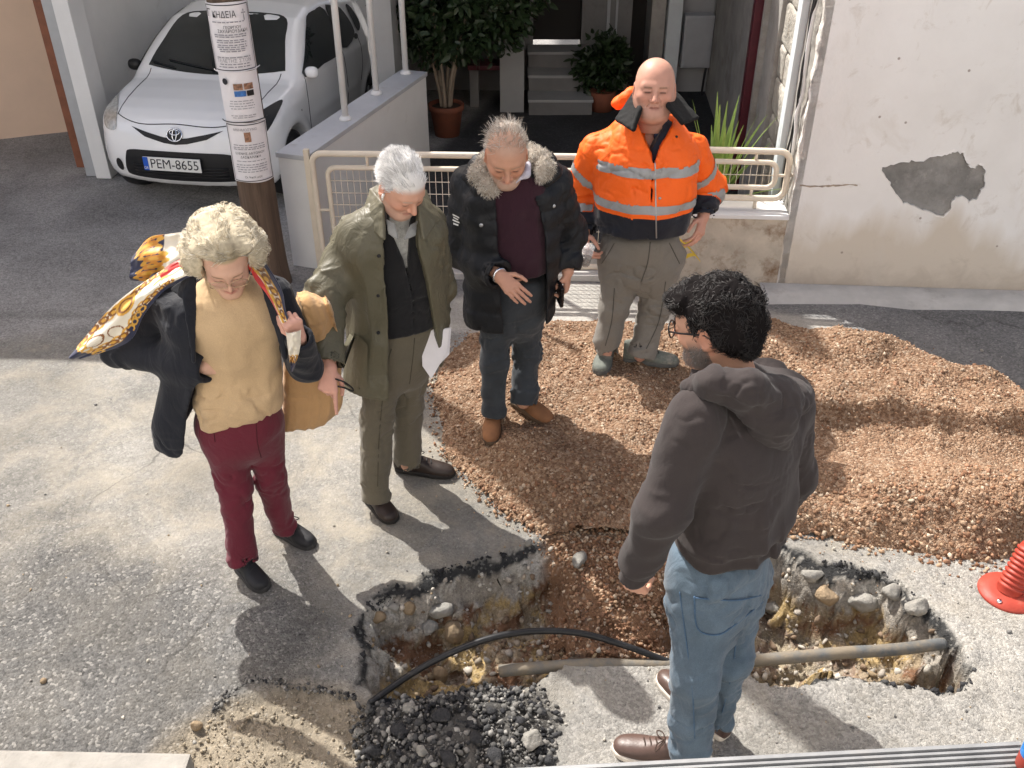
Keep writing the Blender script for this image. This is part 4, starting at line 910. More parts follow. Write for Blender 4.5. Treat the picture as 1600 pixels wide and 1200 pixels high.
# ---- agave-like plant behind the ledge
ag = C0 - EX * .40 + EY * .62; ag[2] = 0
agv = empty('spiky_plant', ag, 'yellow-green spiky plant behind the short fence panel', 'plant')
V, F = lathe([(.0, .0), (.16, .0), (.20, .34), (.185, .34), (.17, .30), (.0, .30)], 22); obj('pot', V + ag, F, M['concrete'], agv)
r = np.random.default_rng(12)
for k in range(26):
    a = r.uniform(0, 6.28); sp = r.uniform(.05, .34) if k < 20 else r.uniform(.4, .6); Hh = r.uniform(.5, .86) if k < 20 else r.uniform(.25, .5); d = A(math.cos(a), math.sin(a), 0); sdv = A(-d[1], d[0], 0)
    b = ag + EZ * .29 + d * .04; V = []; F = []
    for i in range(9):
        t = i / 8; c = b + d * sp * t ** 1.4 + EZ * Hh * (t - .12 * t * t * sp * 3); w = .024 * (1 - t) ** .7 * (1 + 1.2 * t * (1 - t)) + .001
        V += [c - sdv * w, c + d * w * .35, c + sdv * w]
        if i: p = 3 * i; F += [(p - 3, p - 2, p + 1, p), (p - 2, p - 1, p + 2, p + 1)]
    obj('leaf', V, F, M['leaf_agave'], agv)
# pale kerb at the bottom left
kb = gnd(300, 1168, .12); mb = MB(); mb.box((kb[0] - 1.55, kb[1] - .16, .045), (3.1, .34, .15), rotz(math.radians(-1.2)), .012); mb.build('kerb', mat('kerb_concrete', (.27, .255, .23), .93, .2, 6, .6, 70, .006, dirt=((.17, .15, .125), 7, .52, .8)), None, smooth=False, label='pale concrete kerb in the bottom left corner', kind='structure')
# ---- unseen house added across the street, behind the photographer: sunlit, it lights the shaded fronts opposite
opp = empty('opposite_house', (0, -2.6, 0), 'unseen pale sunlit house front added across the street from the fence', 'building')
mb = MB(); mb.box((0, -2.85, 3.6), (26, .5, 7.2)); mb.build('wall_face', M['white_paint'], opp, smooth=False)
for x in (-9, -5.5, 4.8, 8.6):
    for z in (1.7, 4.6):
        mb = MB(); mb.box((x, -2.585, z), (1.1, .05, 1.35), None, .01); w_ = mb.build('window', M['grey_metal'], opp, smooth=False)
        for s in (-1, 1): mb = MB(); mb.box((x + s * .26, -2.556, z), (.44, .01, 1.15)); mb.build('pane', M['car_glass'], w_, smooth=False)
# ================================================================== car
CARP = at(275, 257, 6.94); CARP[2] = 0
CYAW = math.radians(9.0); CSC = .925; CPIT = math.radians(4.4)
CR = np.stack([A(math.cos(CYAW), -math.sin(CYAW), 0), A(math.sin(CYAW), math.cos(CYAW), 0), EZ], 1)      # local x = car's left, y = towards the rear
car = empty('parked_car', CARP, 'small white hatchback parked under the garage roof', 'car')
PROF = [(.10, .19), (.045, .24), (.012, .32), (.0, .42), (.004, .52), (.02, .62), (.05, .69), (.10, .745), (.19, .795), (.34, .845), (.55, .89), (.76, .925), (.84, .955), (1.02, 1.10), (1.25, 1.255), (1.47, 1.375),
        (1.78, 1.445), (2.1, 1.468), (2.5, 1.46), (2.9, 1.43), (3.15, 1.39), (3.24, 1.33), (3.32, 1.1), (3.38, .9), (3.41, .65), (3.40, .4), (3.34, .24), (3.2, .2), (2.0, .17), (.6, .17)]
_wy = [0, .04, .10, .2, .35, .6, 1.0, 2.4, 2.9, 3.2, 3.42]; _wv = [.62, .685, .735, .775, .797, .807, .808, .812, .80, .765, .68]
def car_sdf(Q):
    x, y, z = Q[:, 0], Q[:, 1], Q[:, 2]; ax = np.abs(x); k = (ax / .8) ** 2
    d1 = poly_sd(y - .14 * k * (1 - sstep(.2, 1.6, y)) - .10 * k * k * (1 - sstep(.1, .8, y)) + .05 * k * sstep(2.9, 3.4, y), z + .035 * k * sstep(.6, .8, z) + .03 * k * sstep(1.2, 1.45, z), PROF)
    W = np.interp(y, _wy, _wv); th = np.interp(z, [.15, .3, .5, .72, .92, 1.15, 1.47], [-.045, -.015, 0, .004, -.012, -.09, -.225])
    cab = sstep(.55, 1.1, y); d2 = ax - (W + np.where(z > .8, th * cab + (1 - cab) * np.minimum(th, -.012), th))
    # wheel arch flares and door crease
    for cy in (.62, 2.93): rr = np.hypot(y - cy, z - .30); d2 = d2 - .018 * np.exp(-((rr - .36) / .05) ** 2)
    d2 = d2 - .010 * np.exp(-((z - .60) / .05) ** 2) * sstep(.9, 1.2, y) * sstep(2.6, 2.3, y)
    d = smax(d1, d2 * .97, .11)
    for cy in (.62, 2.93):
        c = np.maximum(np.hypot(y - cy, z - .29) - .325, .50 - ax); d = smax(d, -c, .015)
    # grille mouth and upper slot pressed in
    return d
def cw(Q): return (np.asarray(Q) * CSC - A(0, .58, 0)) @ rotx(-CPIT).T @ CR.T + CR @ A(0, .58, .0) + CARP + A(0, 0, .0)
V, F = mesh_sdf(car_sdf, (-.9, -.06, .1), (.9, 3.5, 1.55), .026, 2); obj('body', cw(V), F, M['car_white'], car)
def cdec(name, poly, frame, step, m, off=.004, par=None):
    V, F = decal(car_sdf, poly, frame, step, off); return obj(name, cw(V), F, M[m], par or car, smooth=True)
FRONT = ((0, -.6, 0), (1, 0, 0), (0, 0, 1), (0, 1, 0))
LEFT = ((1.3, 0, 0), (0, 1, 0), (0, 0, 1), (-1, 0, 0)); RIGHT = ((-1.3, 0, 0), (0, 1, 0), (0, 0, 1), (1, 0, 0))
def sm2(p, k=5): return smooth_path([A(a, b, 0) for a, b in p], k, True)[:, :2]
ws = sm2([(-.60, .985), (-.3, .960), (0, .952), (.3, .960), (.60, .985), (.63, 1.01), (.565, 1.19), (.50, 1.34), (.30, 1.375), (0, 1.38), (-.30, 1.375), (-.50, 1.34), (-.565, 1.19), (-.63, 1.01)], 4)
wso = cdec('windscreen', ws, FRONT, .05, 'car_glass', .004)
for px, ln, sl in ((.02, .46, .05), (-.36, .24, .03)):
    pts = [A(px - ln * t, -.6, 0.985 + sl * t) for t in np.linspace(0, 1, 8)]; S = project(car_sdf, np.array(pts), np.tile(A(0, 1, 0), (8, 1))) + A(0, -.014, .008); V, F = tube_mesh(cw(S), .007, 5); obj('wiper', V, F, M['car_black'], wso)
gm = sm2([(-.52, .300), (-.48, .255), (-.2, .245), (.2, .245), (.48, .255), (.52, .300), (.49, .43), (.44, .485), (.2, .498), (-.2, .498), (-.44, .485), (-.49, .43)], 4)
gr_ = cdec('lower_grille', gm, FRONT, .04, 'car_black', .003)
for z in (.285, .312, .339, .366):
    S = project(car_sdf, np.array([A(t, -.6, z) for t in np.linspace(-.42, .42, 18)]), np.tile(A(0, 1, 0), (18, 1))) + A(0, -.006, 0); V, F = tube_mesh(cw(S), .006, 5); obj('slat', V, F, M['car_black'], gr_)
sl = [(-.40, .672), (-.25, .640), (-.10, .612), (0, .602), (.10, .612), (.25, .640), (.40, .672), (.27, .605), (.10, .565), (0, .556), (-.10, .565), (-.27, .605)]
cdec('upper_grille', sl, FRONT, .03, 'car_black', .004)
for s in (-1, 1):
    hl = sm2([(s * .565, .63), (s * .68, .62), (s * .735, .68), (s * .755, .76), (s * .735, .83), (s * .66, .80), (s * .585, .74)][::s], 4)
    h0 = cdec('headlight', hl, FRONT, .03, 'car_black' if s > 0 else 'lamp_glass', .005)
    if s > 0:
        hc = [(s * .640 + .052 * math.cos(a), .695 + .060 * math.sin(a)) for a in np.arange(20) * .314]; cdec('lamp_lens', hc, FRONT, .02, 'lamp_glass', .012, h0)
    fg = [(s * .585 + .040 * math.cos(a), .335 + .055 * math.sin(a)) for a in np.arange(16) * .3927]; cdec('fog_lamp', fg, FRONT, .02, 'car_black', .005)
# bonnet shut line
S = project(car_sdf, np.array([A(t, -.6, .700 + .03 * (t / .55) ** 2 * abs(t) / .55 + .010 * math.cos(t * 9)) for t in np.linspace(-.565, .565, 40)]), np.tile(A(0, 1, 0), (40, 1))); V, F = tube_mesh(cw(S + A(0, -.0005, 0)), .0045, 4); obj('bonnet_gap', V, F, M['car_black'], car)
for s in (-1, 1):
    S = project(car_sdf, np.array([A(s * (.57 + .035 * t), .1 + .82 * t, 1.6) for t in np.linspace(0.12, 1, 20)]), np.tile(A(0, 0, -1), (20, 1))); V, F = tube_mesh(cw(S), .004, 4); obj('bonnet_gap', V, F, M['car_black'], car)
# emblem: oval ring with two crossed ovals
def oval(cx, cz, a, b, n=40): return [A(cx + a * math.cos(t), -.6, cz + b * math.sin(t)) for t in np.arange(n) * 2 * math.pi / n]
em = None; mb = MB()
V, F = decal(car_sdf, [(p[0], p[2]) for p in oval(0, .636, .064, .048)], FRONT, .015, .006); em = obj('emblem', cw(V), F, M['car_black'], car)
for (cx, cz, a, b, rr) in ((0, .636, .066, .050, .0062), (0, .636, .018, .044, .0052), (0, .654, .042, .019, .0052)):
    S = project(car_sdf, np.array(oval(cx, cz, a, b)), np.tile(A(0, 1, 0), (40, 1))) + A(0, -.010, 0); V, F = tube_mesh(cw(S), rr, 6, True); obj('emblem_ring', V, F, M['chrome'], em)
# number plate
PZ, PY = .400, -.030
mb = MB(); mb.box(A(-.035, PY, PZ), (.50, .012, .112), rotx(.06), .004); V = np.concatenate(mb.V); plate = obj('number_plate', cw(V), mb.F, M['plate_white'], car, smooth=False)
mb = MB(); mb.box(A(-.035 - .228, PY - .0075, PZ), (.043, .003, .110), rotx(.06)); obj('blue_band', cw(np.concatenate(mb.V)), mb.F, M['plate_blue'], plate, smooth=False)
V, F = text_mesh('PEM-8655', .108); V = V * A(.415 / (V[:, 0].max() - V[:, 0].min()), .078 / (V[:, 1].max() - V[:, 1].min()), 1)
obj('plate_text', cw(np.stack([V[:, 0] - .012, np.full(len(V), PY - .0085), V[:, 1] + PZ], 1)), F, M['ink'], plate, smooth=False)
V, F = text_mesh('GR', .03); obj('plate_text', cw(np.stack([V[:, 0] - .263, np.full(len(V), PY - .0105), V[:, 1] + PZ - .035], 1)), F, M['plate_white'], plate, smooth=False)
# side windows, pillar, seams, handles, mirrors
for s, FRM in ((1, LEFT), (-1, RIGHT)):
    w1 = sm2([(1.00, .93), (1.5, .95), (2.06, .985), (2.06, 1.34), (1.85, 1.365), (1.62, 1.34), (1.40, 1.235), (1.17, 1.08)], 3); w2 = sm2([(2.10, .99), (2.56, 1.03), (2.60, 1.14), (2.48, 1.30), (2.3, 1.345), (2.10, 1.345)], 3)
    cdec('side_window', w1, FRM, .03, 'car_glass', .009); cdec('side_window', w2, FRM, .03, 'car_glass', .009); cdec('quarter_window', sm2([(2.70, 1.06), (2.86, 1.10), (2.80, 1.26), (2.66, 1.30)], 3), FRM, .03, 'car_glass', .009)
    for path in ([(1.0, .93), (.98, .7), (1.02, .34), (1.10, .24), (2.0, .22)], [(2.08, .98), (2.09, .7), (2.06, .3)], [(2.66, 1.03), (2.66, .80), (2.55, .60)]):
        Q = smooth_path([A(s * 1.3, a, b) for a, b in path], 6); S = project(car_sdf, Q, np.tile(A(-s, 0, 0), (len(Q), 1))); V, F = tube_mesh(cw(S), .0035, 4); obj('door_seam', V, F, M['car_black'], car)
    for (hy, hz) in ((1.88, .86), (2.60, 1.02)):
        hp = [(hy + .07 * math.cos(t), hz + .026 * math.sin(t)) for t in np.arange(14) * .449]; cdec('door_handle', hp, FRM, .03, 'car_black' if hz < 1 else 'car_black', .008)
    mb = MB(); c = A(s * .835, 1.06, .965); Vm, Fm = rock(3, (.09, .055, .062), 3, 0, .0); Vm = np.sign(Vm) * np.abs(Vm / A(.09, .055, .062)) ** .8 * A(.062, .042, .050); obj('mirror', cw(Vm + c), Fm, M['car_black' if s < 0 else 'car_white'], car)
    mb = MB(); mb.box(A(s * .78, 1.07, .94), (.09, .03, .03)); obj('mirror_arm', cw(np.concatenate(mb.V)), mb.F, M['car_black'], car, smooth=False)
    ci = [(.78 + .013 * math.cos(t), .70 + .010 * math.sin(t)) for t in np.arange(10) * .628]; cdec('side_repeater', ci, FRM, .02, 'lamp_glass', .006)
    for cy in (.62, 2.93):
        c = A(s * .69, cy, .285); V, F = lathe([(.17, -.085), (.245, -.09), (.275, -.075), (.283, -.03), (.283, .03), (.275, .075), (.245, .09), (.19, .085), (.185, .06)], 36); Rw_ = roty(math.pi / 2)
        wh = obj('wheel', cw(V @ Rw_.T + c), F, M['black_rubber'], car); V, F = lathe([(.19, .086), (.182, .05), (.05, .055), (.045, .072), (.0, .074)], 30); rim = obj('rim', cw((V * A(1, 1, s)) @ Rw_.T + c), F, M['car_black'], wh)
        for k in range(7):
            a = k * 2 * math.pi / 7; d = A(0, math.cos(a), math.sin(a)); mb = MB(); mb.tube([c + A(s * .074, 0, 0) + d * .03, c + A(s * .078, 0, 0) + d * .10, c + A(s * .080, 0, 0) + d * .188], [.016, .014, .018], 6); obj('spoke', cw(np.concatenate(mb.V)), mb.F, M['rim'], rim)
# roof aerial base and dashboard hint are inside the dark glass
# ================================================================== utility pole with notices
pb = gnd(424, 440); pb[2] = 0; PR = .122
pole = empty('utility_pole', pb, 'weathered wooden utility pole covered with paper notices', 'pole')
an = np.arange(40) * 2 * math.pi / 40; zz = np.concatenate([np.linspace(-.05, 2.6, 90), np.linspace(2.7, 6.6, 30)]); V = []
for z in zz:
    q = np.stack([np.cos(an) * 4.5, np.sin(an) * 4.5, np.full(40, z * .5)], 1); rr = (PR - .004 * z + .02 * math.exp(-max(z, 0) / .12)) * (1 + .035 * fbm(q, 4, 5)) - .006 * np.maximum(0, vn(np.stack([np.cos(an) * 9, np.sin(an) * 9, np.full(40, z * .35)], 1), 6) - .35) * 3
    V.append(np.stack([pb[0] + rr * np.cos(an), pb[1] + rr * np.sin(an), np.full(40, z)], 1))
V = np.concatenate(V); n = len(zz); I = np.arange(n * 40).reshape(n, 40); F = np.stack([I[:-1], np.roll(I, -1, 1)[:-1], np.roll(I, -1, 1)[1:], I[1:]], -1).reshape(-1, 4)
obj('shaft', V, F, M['pole_wood'], pole)
def pole_pt(w, z, off=0.0, a0=0.0):            # w metres round the shaft from the face turned to the camera
    R = PR - .004 * z + .009 + off; a = -math.pi / 2 + .20 + a0 + w / R; return pb + A(R * math.cos(a), R * math.sin(a), z)
def pole_z(v): d = ray(400, v); Yp = pb[1] - PR * .9; return CAMH + d[2] * Yp / d[1]
def notice(v0, v1, width, label, a0=0.0, frame=True, seed=0):
    z0, z1 = pole_z(v1), pole_z(v0); nw, nz = 26, 30; V = []
    for i in range(nz + 1):
        for j in range(nw + 1):
            w = (j / nw - .5) * width; z = z0 + (z1 - z0) * i / nz; e = .003 * vn(np.array([[w * 14, z * 14, seed]]), seed)[0] + .006 * max(0, abs(j / nw - .5) * 2 - .85) * (1 + vn(np.array([[z * 9, j, seed + 1.]]), 2)[0])
            V.append(pole_pt(w, z + .004 * math.sin(w * 20 + seed), e + .002, a0))
    I = np.arange(len(V)).reshape(nz + 1, nw + 1); F = np.stack([I[:-1, :-1], I[:-1, 1:], I[1:, 1:], I[1:, :-1]], -1).reshape(-1, 4)
    t = empty('paper_notice', pole_pt(0, z0, 0, a0), label, 'notice', 'notices on the pole'); obj('sheet', V, F, M['paper'], t)
    if frame:
        fr = []; mg = .012
        for (wa, za, wb, zb) in ((-width / 2 + mg, z0 + mg, width / 2 - mg, z0 + mg), (width / 2 - mg, z0 + mg, width / 2 - mg, z1 - mg), (width / 2 - mg, z1 - mg, -width / 2 + mg, z1 - mg), (-width / 2 + mg, z1 - mg, -width / 2 + mg, z0 + mg)):
            mb = MB(); m = 24; VV = []; FF = []
            for i in range(m + 1):
                w = wa + (wb - wa) * i / m; z = za + (zb - za) * i / m; ho = .0025
                VV += [pole_pt(w - (ho if za != zb else 0), z - (ho if za == zb else 0), .0075, a0), pole_pt(w + (ho if za != zb else 0), z + (ho if za == zb else 0), .0075, a0)]
                if i: FF.append((2 * i - 2, 2 * i - 1, 2 * i + 1, 2 * i))
            obj('printed_border', VV, FF, M['ink'], t, smooth=False)
    def put(s, w, z, size, m='ink', maxw=None, weight=.0):
        V, F = text_mesh(s, size, weight=weight)
        if maxw: V = V * A(min(1, maxw / (V[:, 0].max() - V[:, 0].min())), 1, 1)
        obj('lettering', [pole_pt(w + p[0], z + p[1], .0085, a0) for p in V], F, M[m], t, smooth=False)
    def lines(zs, wd, seed, h=.0032, m='ink_grey'):
        r = np.random.default_rng(seed); V = []; F = []
        for z in zs:
            w = -wd / 2 * r.uniform(.75, 1); e = -w
            while w < e:
                l = r.uniform(.012, .035); w1 = min(w + l, e); k = len(V); V += [pole_pt(a, z + b, .008, a0) for a, b in ((w, -h), (w1, -h), (w1, h), (w, h))]; F.append((k, k + 1, k + 2, k + 3)); w = w1 + .006
        obj('fine_print', V, F, M[m], t, smooth=False, kind='stuff')
    def pic(w0, w1, za, zb, m):
        V = []; F = []
        for i in range(7): w = w0 + (w1 - w0) * i / 6; V += [pole_pt(w, za, .008, a0), pole_pt(w, zb, .008, a0)]; F += [(2 * i - 2, 2 * i, 2 * i + 1, 2 * i - 1)] if i else []
        obj('printed_picture', V, F, M[m], t, smooth=False)
    return z0, z1, put, lines, pic
z0, z1, put, lines, pic = notice(4, 112, .30, 'topmost funeral notice on the pole with black border', -.02, True, 1)
h = z1 - z0
put('ΚΗΔΕΙΑ', -.02, z1 - .165 * h, .052, maxw=.14); put('Γ', -.118, z1 - .15 * h, .060); put('†', .10, z1 - .17 * h, .07, 'ink_grey'); put('ΓΕΩΡΓΙΟΥ', .02, z1 - .345 * h, .022); put('ΖΑΧΑΡΙΟΥΔΑΚΗ', .02, z1 - .40 * h, .026, maxw=.18)
lines([z1 - f * h for f in (.45, .48, .53, .56, .60, .63, .66, .69)], .20, 4); put('ΤΕΛΕΤΗΣ ΣΤΟΝ', .0, z1 - .83 * h, .028, 'ink_grey', .22); lines([z1 - f * h for f in (.27, .78, .88, .92)], .21, 5)
z0, z1, put, lines, pic = notice(112, 191, .275, 'middle notice on the pole with four small photos', .02, False, 2); h = z1 - z0
pic(-.035, .02, z1 - .34 * h, z1 - .22 * h, 'ink_photo'); pic(.028, .085, z1 - .34 * h, z1 - .22 * h, 'ink_photo'); pic(-.035, .035, z1 - .47 * h, z1 - .36 * h, 'ink_blue'); pic(.04, .085, z1 - .47 * h, z1 - .36 * h, 'car_black')
V, F = lathe([(.0, 0), (.018, 0)], 18); put('●', -.085, z1 - .19 * h, .05); lines([z1 - f * h for f in (.56, .61, .66, .71, .85, .89)], .16, 6, .0022)
z0, z1, put, lines, pic = notice(191, 284, .30, 'lowest notice on the pole with a small portrait photo', .04, True, 3); h = z1 - z0
put('ΜΝΗΜΟΣΥΝΟ', -.01, z1 - .11 * h, .022, 'ink_grey', .15); pic(-.02, .02, z1 - .31 * h, z1 - .15 * h, 'ink_photo'); put('ΕΛΕΝΗΣ ΑΝΤΩΝΙΟΥ', .0, z1 - .50 * h, .020, 'ink', .20); put('ΔΑΣΚΑΛΑΚΗ', .0, z1 - .56 * h, .021, 'ink', .13)
lines([z1 - f * h for f in (.36, .40, .43, .63, .69, .73, .77, .81)], .22, 7, .0025); put('Οι δικοί μας', .0, z1 - .90 * h, .020, 'ink', .15)
for k, v in enumerate((111, 190)):                # string and staples round the joints
    z = pole_z(v); mb = MB(); mb.tube([pole_pt(w, z + .004 * math.sin(w * 9 + k), .010) for w in np.linspace(-.19, .19, 30)], .003, 5); mb.build('binding_tape', M['black_rubber' if k else 'paper'], pole)
# ================================================================== red flexible bollard
bq = gnd(1573, 928); bq[2] = .0
bol = empty('traffic_bollard', bq, 'red ribbed flexible bollard leaning at the right edge', 'bollard')
V, F = lathe([(.0, .0), (.118, .0), (.121, .006), (.118, .016), (.07, .026), (.0, .028)], 40); obj('base_plate', V + bq, F, M['bollard_red'], bol)
lean = nrm(A(.42, .36, 1)); e1 = nrm(np.cross(lean, A(0, 1, 0))); e2 = np.cross(lean, e1); Rl = np.stack([e1, e2, lean], 1); prof = [(.050, -.005)]
for i in range(9): z = .02 + i * .022; prof += [(.052, z), (.056, z + .005), (.056, z + .012), (.049, z + .015), (.049, z + .021)]
prof += [(.043, .235), (.041, .30), (.041, .74), (.034, .77), (.0, .775)]; V, F = lathe(prof, 30); obj('ribbed_post', V @ Rl.T + bq + EZ * .012, F, M['bollard_red'], bol)
V, F = lathe([(.0425, .40), (.0425, .50)], 30); obj('reflector_band', V @ Rl.T + bq + EZ * .012, F, M['plate_white'], bol)
for a in (3.9, 5.5):
    V, F = lathe([(.0, .030), (.010, .029), (.012, .022), (.012, .010)], 10); bo_ = bq + A(.092 * math.cos(a), .092 * math.sin(a), 0); obj('bolt', V + bo_, F, M['chrome'], bol)
# ================================================================== hose and pipe in the trench
hp = [gnd(578, 1100, .01), at(640, 1055, 2.46), at(700, 1022, 2.52), at(770, 996, 2.58), at(840, 986, 2.62), at(910, 990, 2.62), at(980, 1010, 2.58), at(1050, 1036, 2.54), at(1110, 1056, 2.50)]
hp[0] = A(*hp[0][:2], .015)
Q = smooth_path(hp, 8); V, F = tube_mesh(Q, .0135, 12); obj('water_hose', V, F, M['hose_black'], None, label='black plastic water hose arching out of the trench', cat='hose')
pa = [at(780, 1050, 2.52), at(900, 1040, 2.53), at(1050, 1036, 2.54), at(1200, 1029, 2.56), at(1310, 1022, 2.585), at(1420, 1012, 2.63), at(1475, 1004, 2.67)]
Q = smooth_path(pa, 8); Q = Q + A(0, 0, 1) * (.010 * vn(Q * 6, 3))[:, None]; V, F = tube_mesh(Q, .025, 18); obj('buried_pipe', V, F, M['pipe_grey'], None, label='grey pipe lying along the bottom of the trench', cat='pipe')
# ================================================================== rocks
def put_rock(name, u, v, size, m, label, seed, yaw=0., tilt=0., z=None, group=None, cuts=10, lift=.35, cat='rock', up=0.0):
    if z is None:                                # walk along the line of sight until it meets the trench floor or wall
        p = gnd(u, v, .0)
        for zt in np.arange(0, -.6, -.004):
            p = gnd(u, v, zt)
            if float(ground_z(p[0], p[1])[0]) >= zt - .002 and zt < -.02: break
    else: p = gnd(u, v, z); p[2] = float(ground_z(p[0], p[1])[0])
    p[2] += up * .3
    V, F = rock(seed, size, 3, cuts, .14); V = V @ (rotz(yaw) @ roty(tilt)).T; V[:, 2] += size[2] * lift
    return obj(name, V + p, F, M[m], None, smooth=False, loc=tuple(p), label=label, cat=cat, group=group)
put_rock('rock', 686, 964, (.075, .04, .035), 'rock_grey', 'pale grey slab-like rock highest on the left of the trench', 1, .2, -.15, up=.09)
put_rock('rock', 672, 988, (.05, .04, .035), 'rock_grey', 'whitish rock wedged under the pale slab-like rock', 2, .5, .1, up=.05)
put_rock('rock', 710, 996, (.045, .05, .065), 'rock_tan', 'big tan rock leaning beside the pale slab-like rock', 3, .2, .15, up=.03)
put_rock('rock', 688, 1062, (.035, .035, .06), 'rock_tan', 'tan upright rock just below the black hose', 4, .3, -.25, up=.0)
put_rock('rock', 616, 954, (.03, .024, .022), 'rock_grey', 'small rounded white stone in the left trench corner', 5, .1, 0, cuts=3, up=.03)
put_rock('rock', 592, 968, (.033, .03, .026), 'rock_tan', 'brown rounded stone under the left trench rim', 6, .4, 0, cuts=4, up=.02)
put_rock('rock', 640, 955, (.028, .03, .035), 'rock_tan', 'tan stone beside the small rounded white stone', 7, .9, 0, cuts=5, up=.02)
put_rock('rock', 650, 990, (.016, .014, .014), 'rock_grey', 'tiny white stone left of the big tan rock', 8, .9, 0, cuts=3, up=.03)
put_rock('rock', 1390, 935, (.05, .04, .045), 'rock_grey', 'pale rock stuck in the right far trench wall', 9, .3, .1, up=.06)
put_rock('rock', 1345, 950, (.07, .05, .05), 'rock_grey', 'broad pale rock in the trench wall behind the jeans', 10, .1, .0, up=.03)
put_rock('rock', 1430, 955, (.06, .045, .04), 'rock_grey', 'grey rock under the black crust at the right', 11, .5, .1, up=.06)
put_rock('rock', 1268, 905, (.06, .04, .03), 'rock_grey', 'flat white rock under the crust right of the hoodie', 12, .0, .1, up=.05)
put_rock('rock', 1210, 955, (.05, .05, .04), 'rock_grey', 'grey rock right of the jeans pocket in the trench', 13, .0, .1, up=.02)
put_rock('rock', 1290, 935, (.06, .05, .05), 'rock_tan', 'tan rock in the middle of the right trench wall', 14, .6, .1, up=.01)
put_rock('rock', 308, 1137, (.024, .02, .02), 'rock_tan', 'yellow stone beside the crack in the road corner', 15, .3, 0, z=0., up=.0, cuts=5)
put_rock('rock', 826, 852, (.02, .016, .022), 'rock_grey', 'pale stone at the gravel edge above the trench', 16, .3, 0, z=0., up=.0, cuts=5)
put_rock('rock', 68, 1064, (.014, .012, .012), 'rock_tan', 'small brown pebble alone on the left asphalt', 17, .3, 0, z=0., cuts=4)
r = np.random.default_rng(31)
for k, (u, v, s) in enumerate([(905, 868, .05), (770, 1120, .03), (690, 1130, .034), (745, 1165, .04), (830, 1160, .045), (775, 1190, .04), (625, 1150, .03), (585, 1175, .036), (660, 1182, .03), (845, 1112, .025), (800, 1098, .022), (718, 1096, .02), (640, 1115, .024), (600, 1130, .02), (700, 1195, .035), (860, 1185, .028), (560, 1140, .022), (735, 1140, .02), (812, 1135, .026), (675, 1160, .018)]):
    put_rock('asphalt_chunk', u, v, (s * r.uniform(.8, 1.2), s * r.uniform(.7, 1.1), s * r.uniform(.5, .8)), 'asphalt_chunk' if k % 4 else 'rock_grey', 'broken lump of asphalt in the heap before the trench' if k else 'dark asphalt lump at the gravel edge behind the trench', 60 + k, r.uniform(0, 3), r.uniform(-.3, .3), z=.03, group='asphalt lumps in the heap' if k else None, cat='asphalt lump', lift=.5)
# ================================================================== ribbed metal step in the foreground
SZ = 1.0; s0 = gnd(860, 1196, SZ); s1 = gnd(1592, 1157, SZ); e = nrm(s1 - s0); nb = A(e[1], -e[0], 0); s00 = s0 - e * .6
step = empty('metal_step', s00, 'ribbed aluminium platform edge along the bottom of the picture', 'step')
W_ = .62; prof = [(0.0, -.045), (0.0, -.003), (.003, 0.0)]; y = .012
while y < W_: prof += [(y, 0.0), (y + .0015, -.009), (y + .0065, -.009), (y + .008, 0.0)]; y += .0145
V = []; F = []; L = np.linalg.norm(s1 - s00)
for k in range(2):
    for (b, z) in prof: V.append(s00 + e * L * k + nb * b + EZ * z)
n = len(prof); F = [(i, i + 1, n + i + 1, n + i) for i in range(n - 1)]; obj('ribbed_deck', V, F, M['aluminium'], step, smooth=False)
mb = MB(); mb.box((s00 + s1) / 2 + nb * .31 - EZ * .065, (L, .60, .035), np.stack([e, np.cross(EZ, e), EZ], 1)); mb.build('deck_frame', M['grey_metal'], step, smooth=False)
for t in (.25, L - .25): mb = MB(); mb.box(s00 + e * t + nb * .30 + EZ * .458, (.05, .05, .915), None); 
for t in (.25, L - .25):
    mb = MB(); c = s00 + e * t + nb * .40; mb.box((c[0], c[1], .458), (.05, .05, .915), None); mb.build('support_leg', M['grey_metal'], step, smooth=False)
# blue and red can standing at its end
cb = gnd(1606, 1200, SZ) + e * .0; can = empty('drink_can', cb, 'blue and red can at the bottom right corner', 'can')
V, F = lathe([(.0, 0), (.026, 0), (.031, .008), (.031, .05)], 26); obj('red_part', V + cb, F, M['bollard_red'], can); V, F = lathe([(.031, .0502), (.031, .105), (.026, .115), (.0, .113)], 26); obj('blue_part', V + cb, F, mat('can_blue', (.03, .22, .62), .3, .25, 40, 0, metal=.3), can)
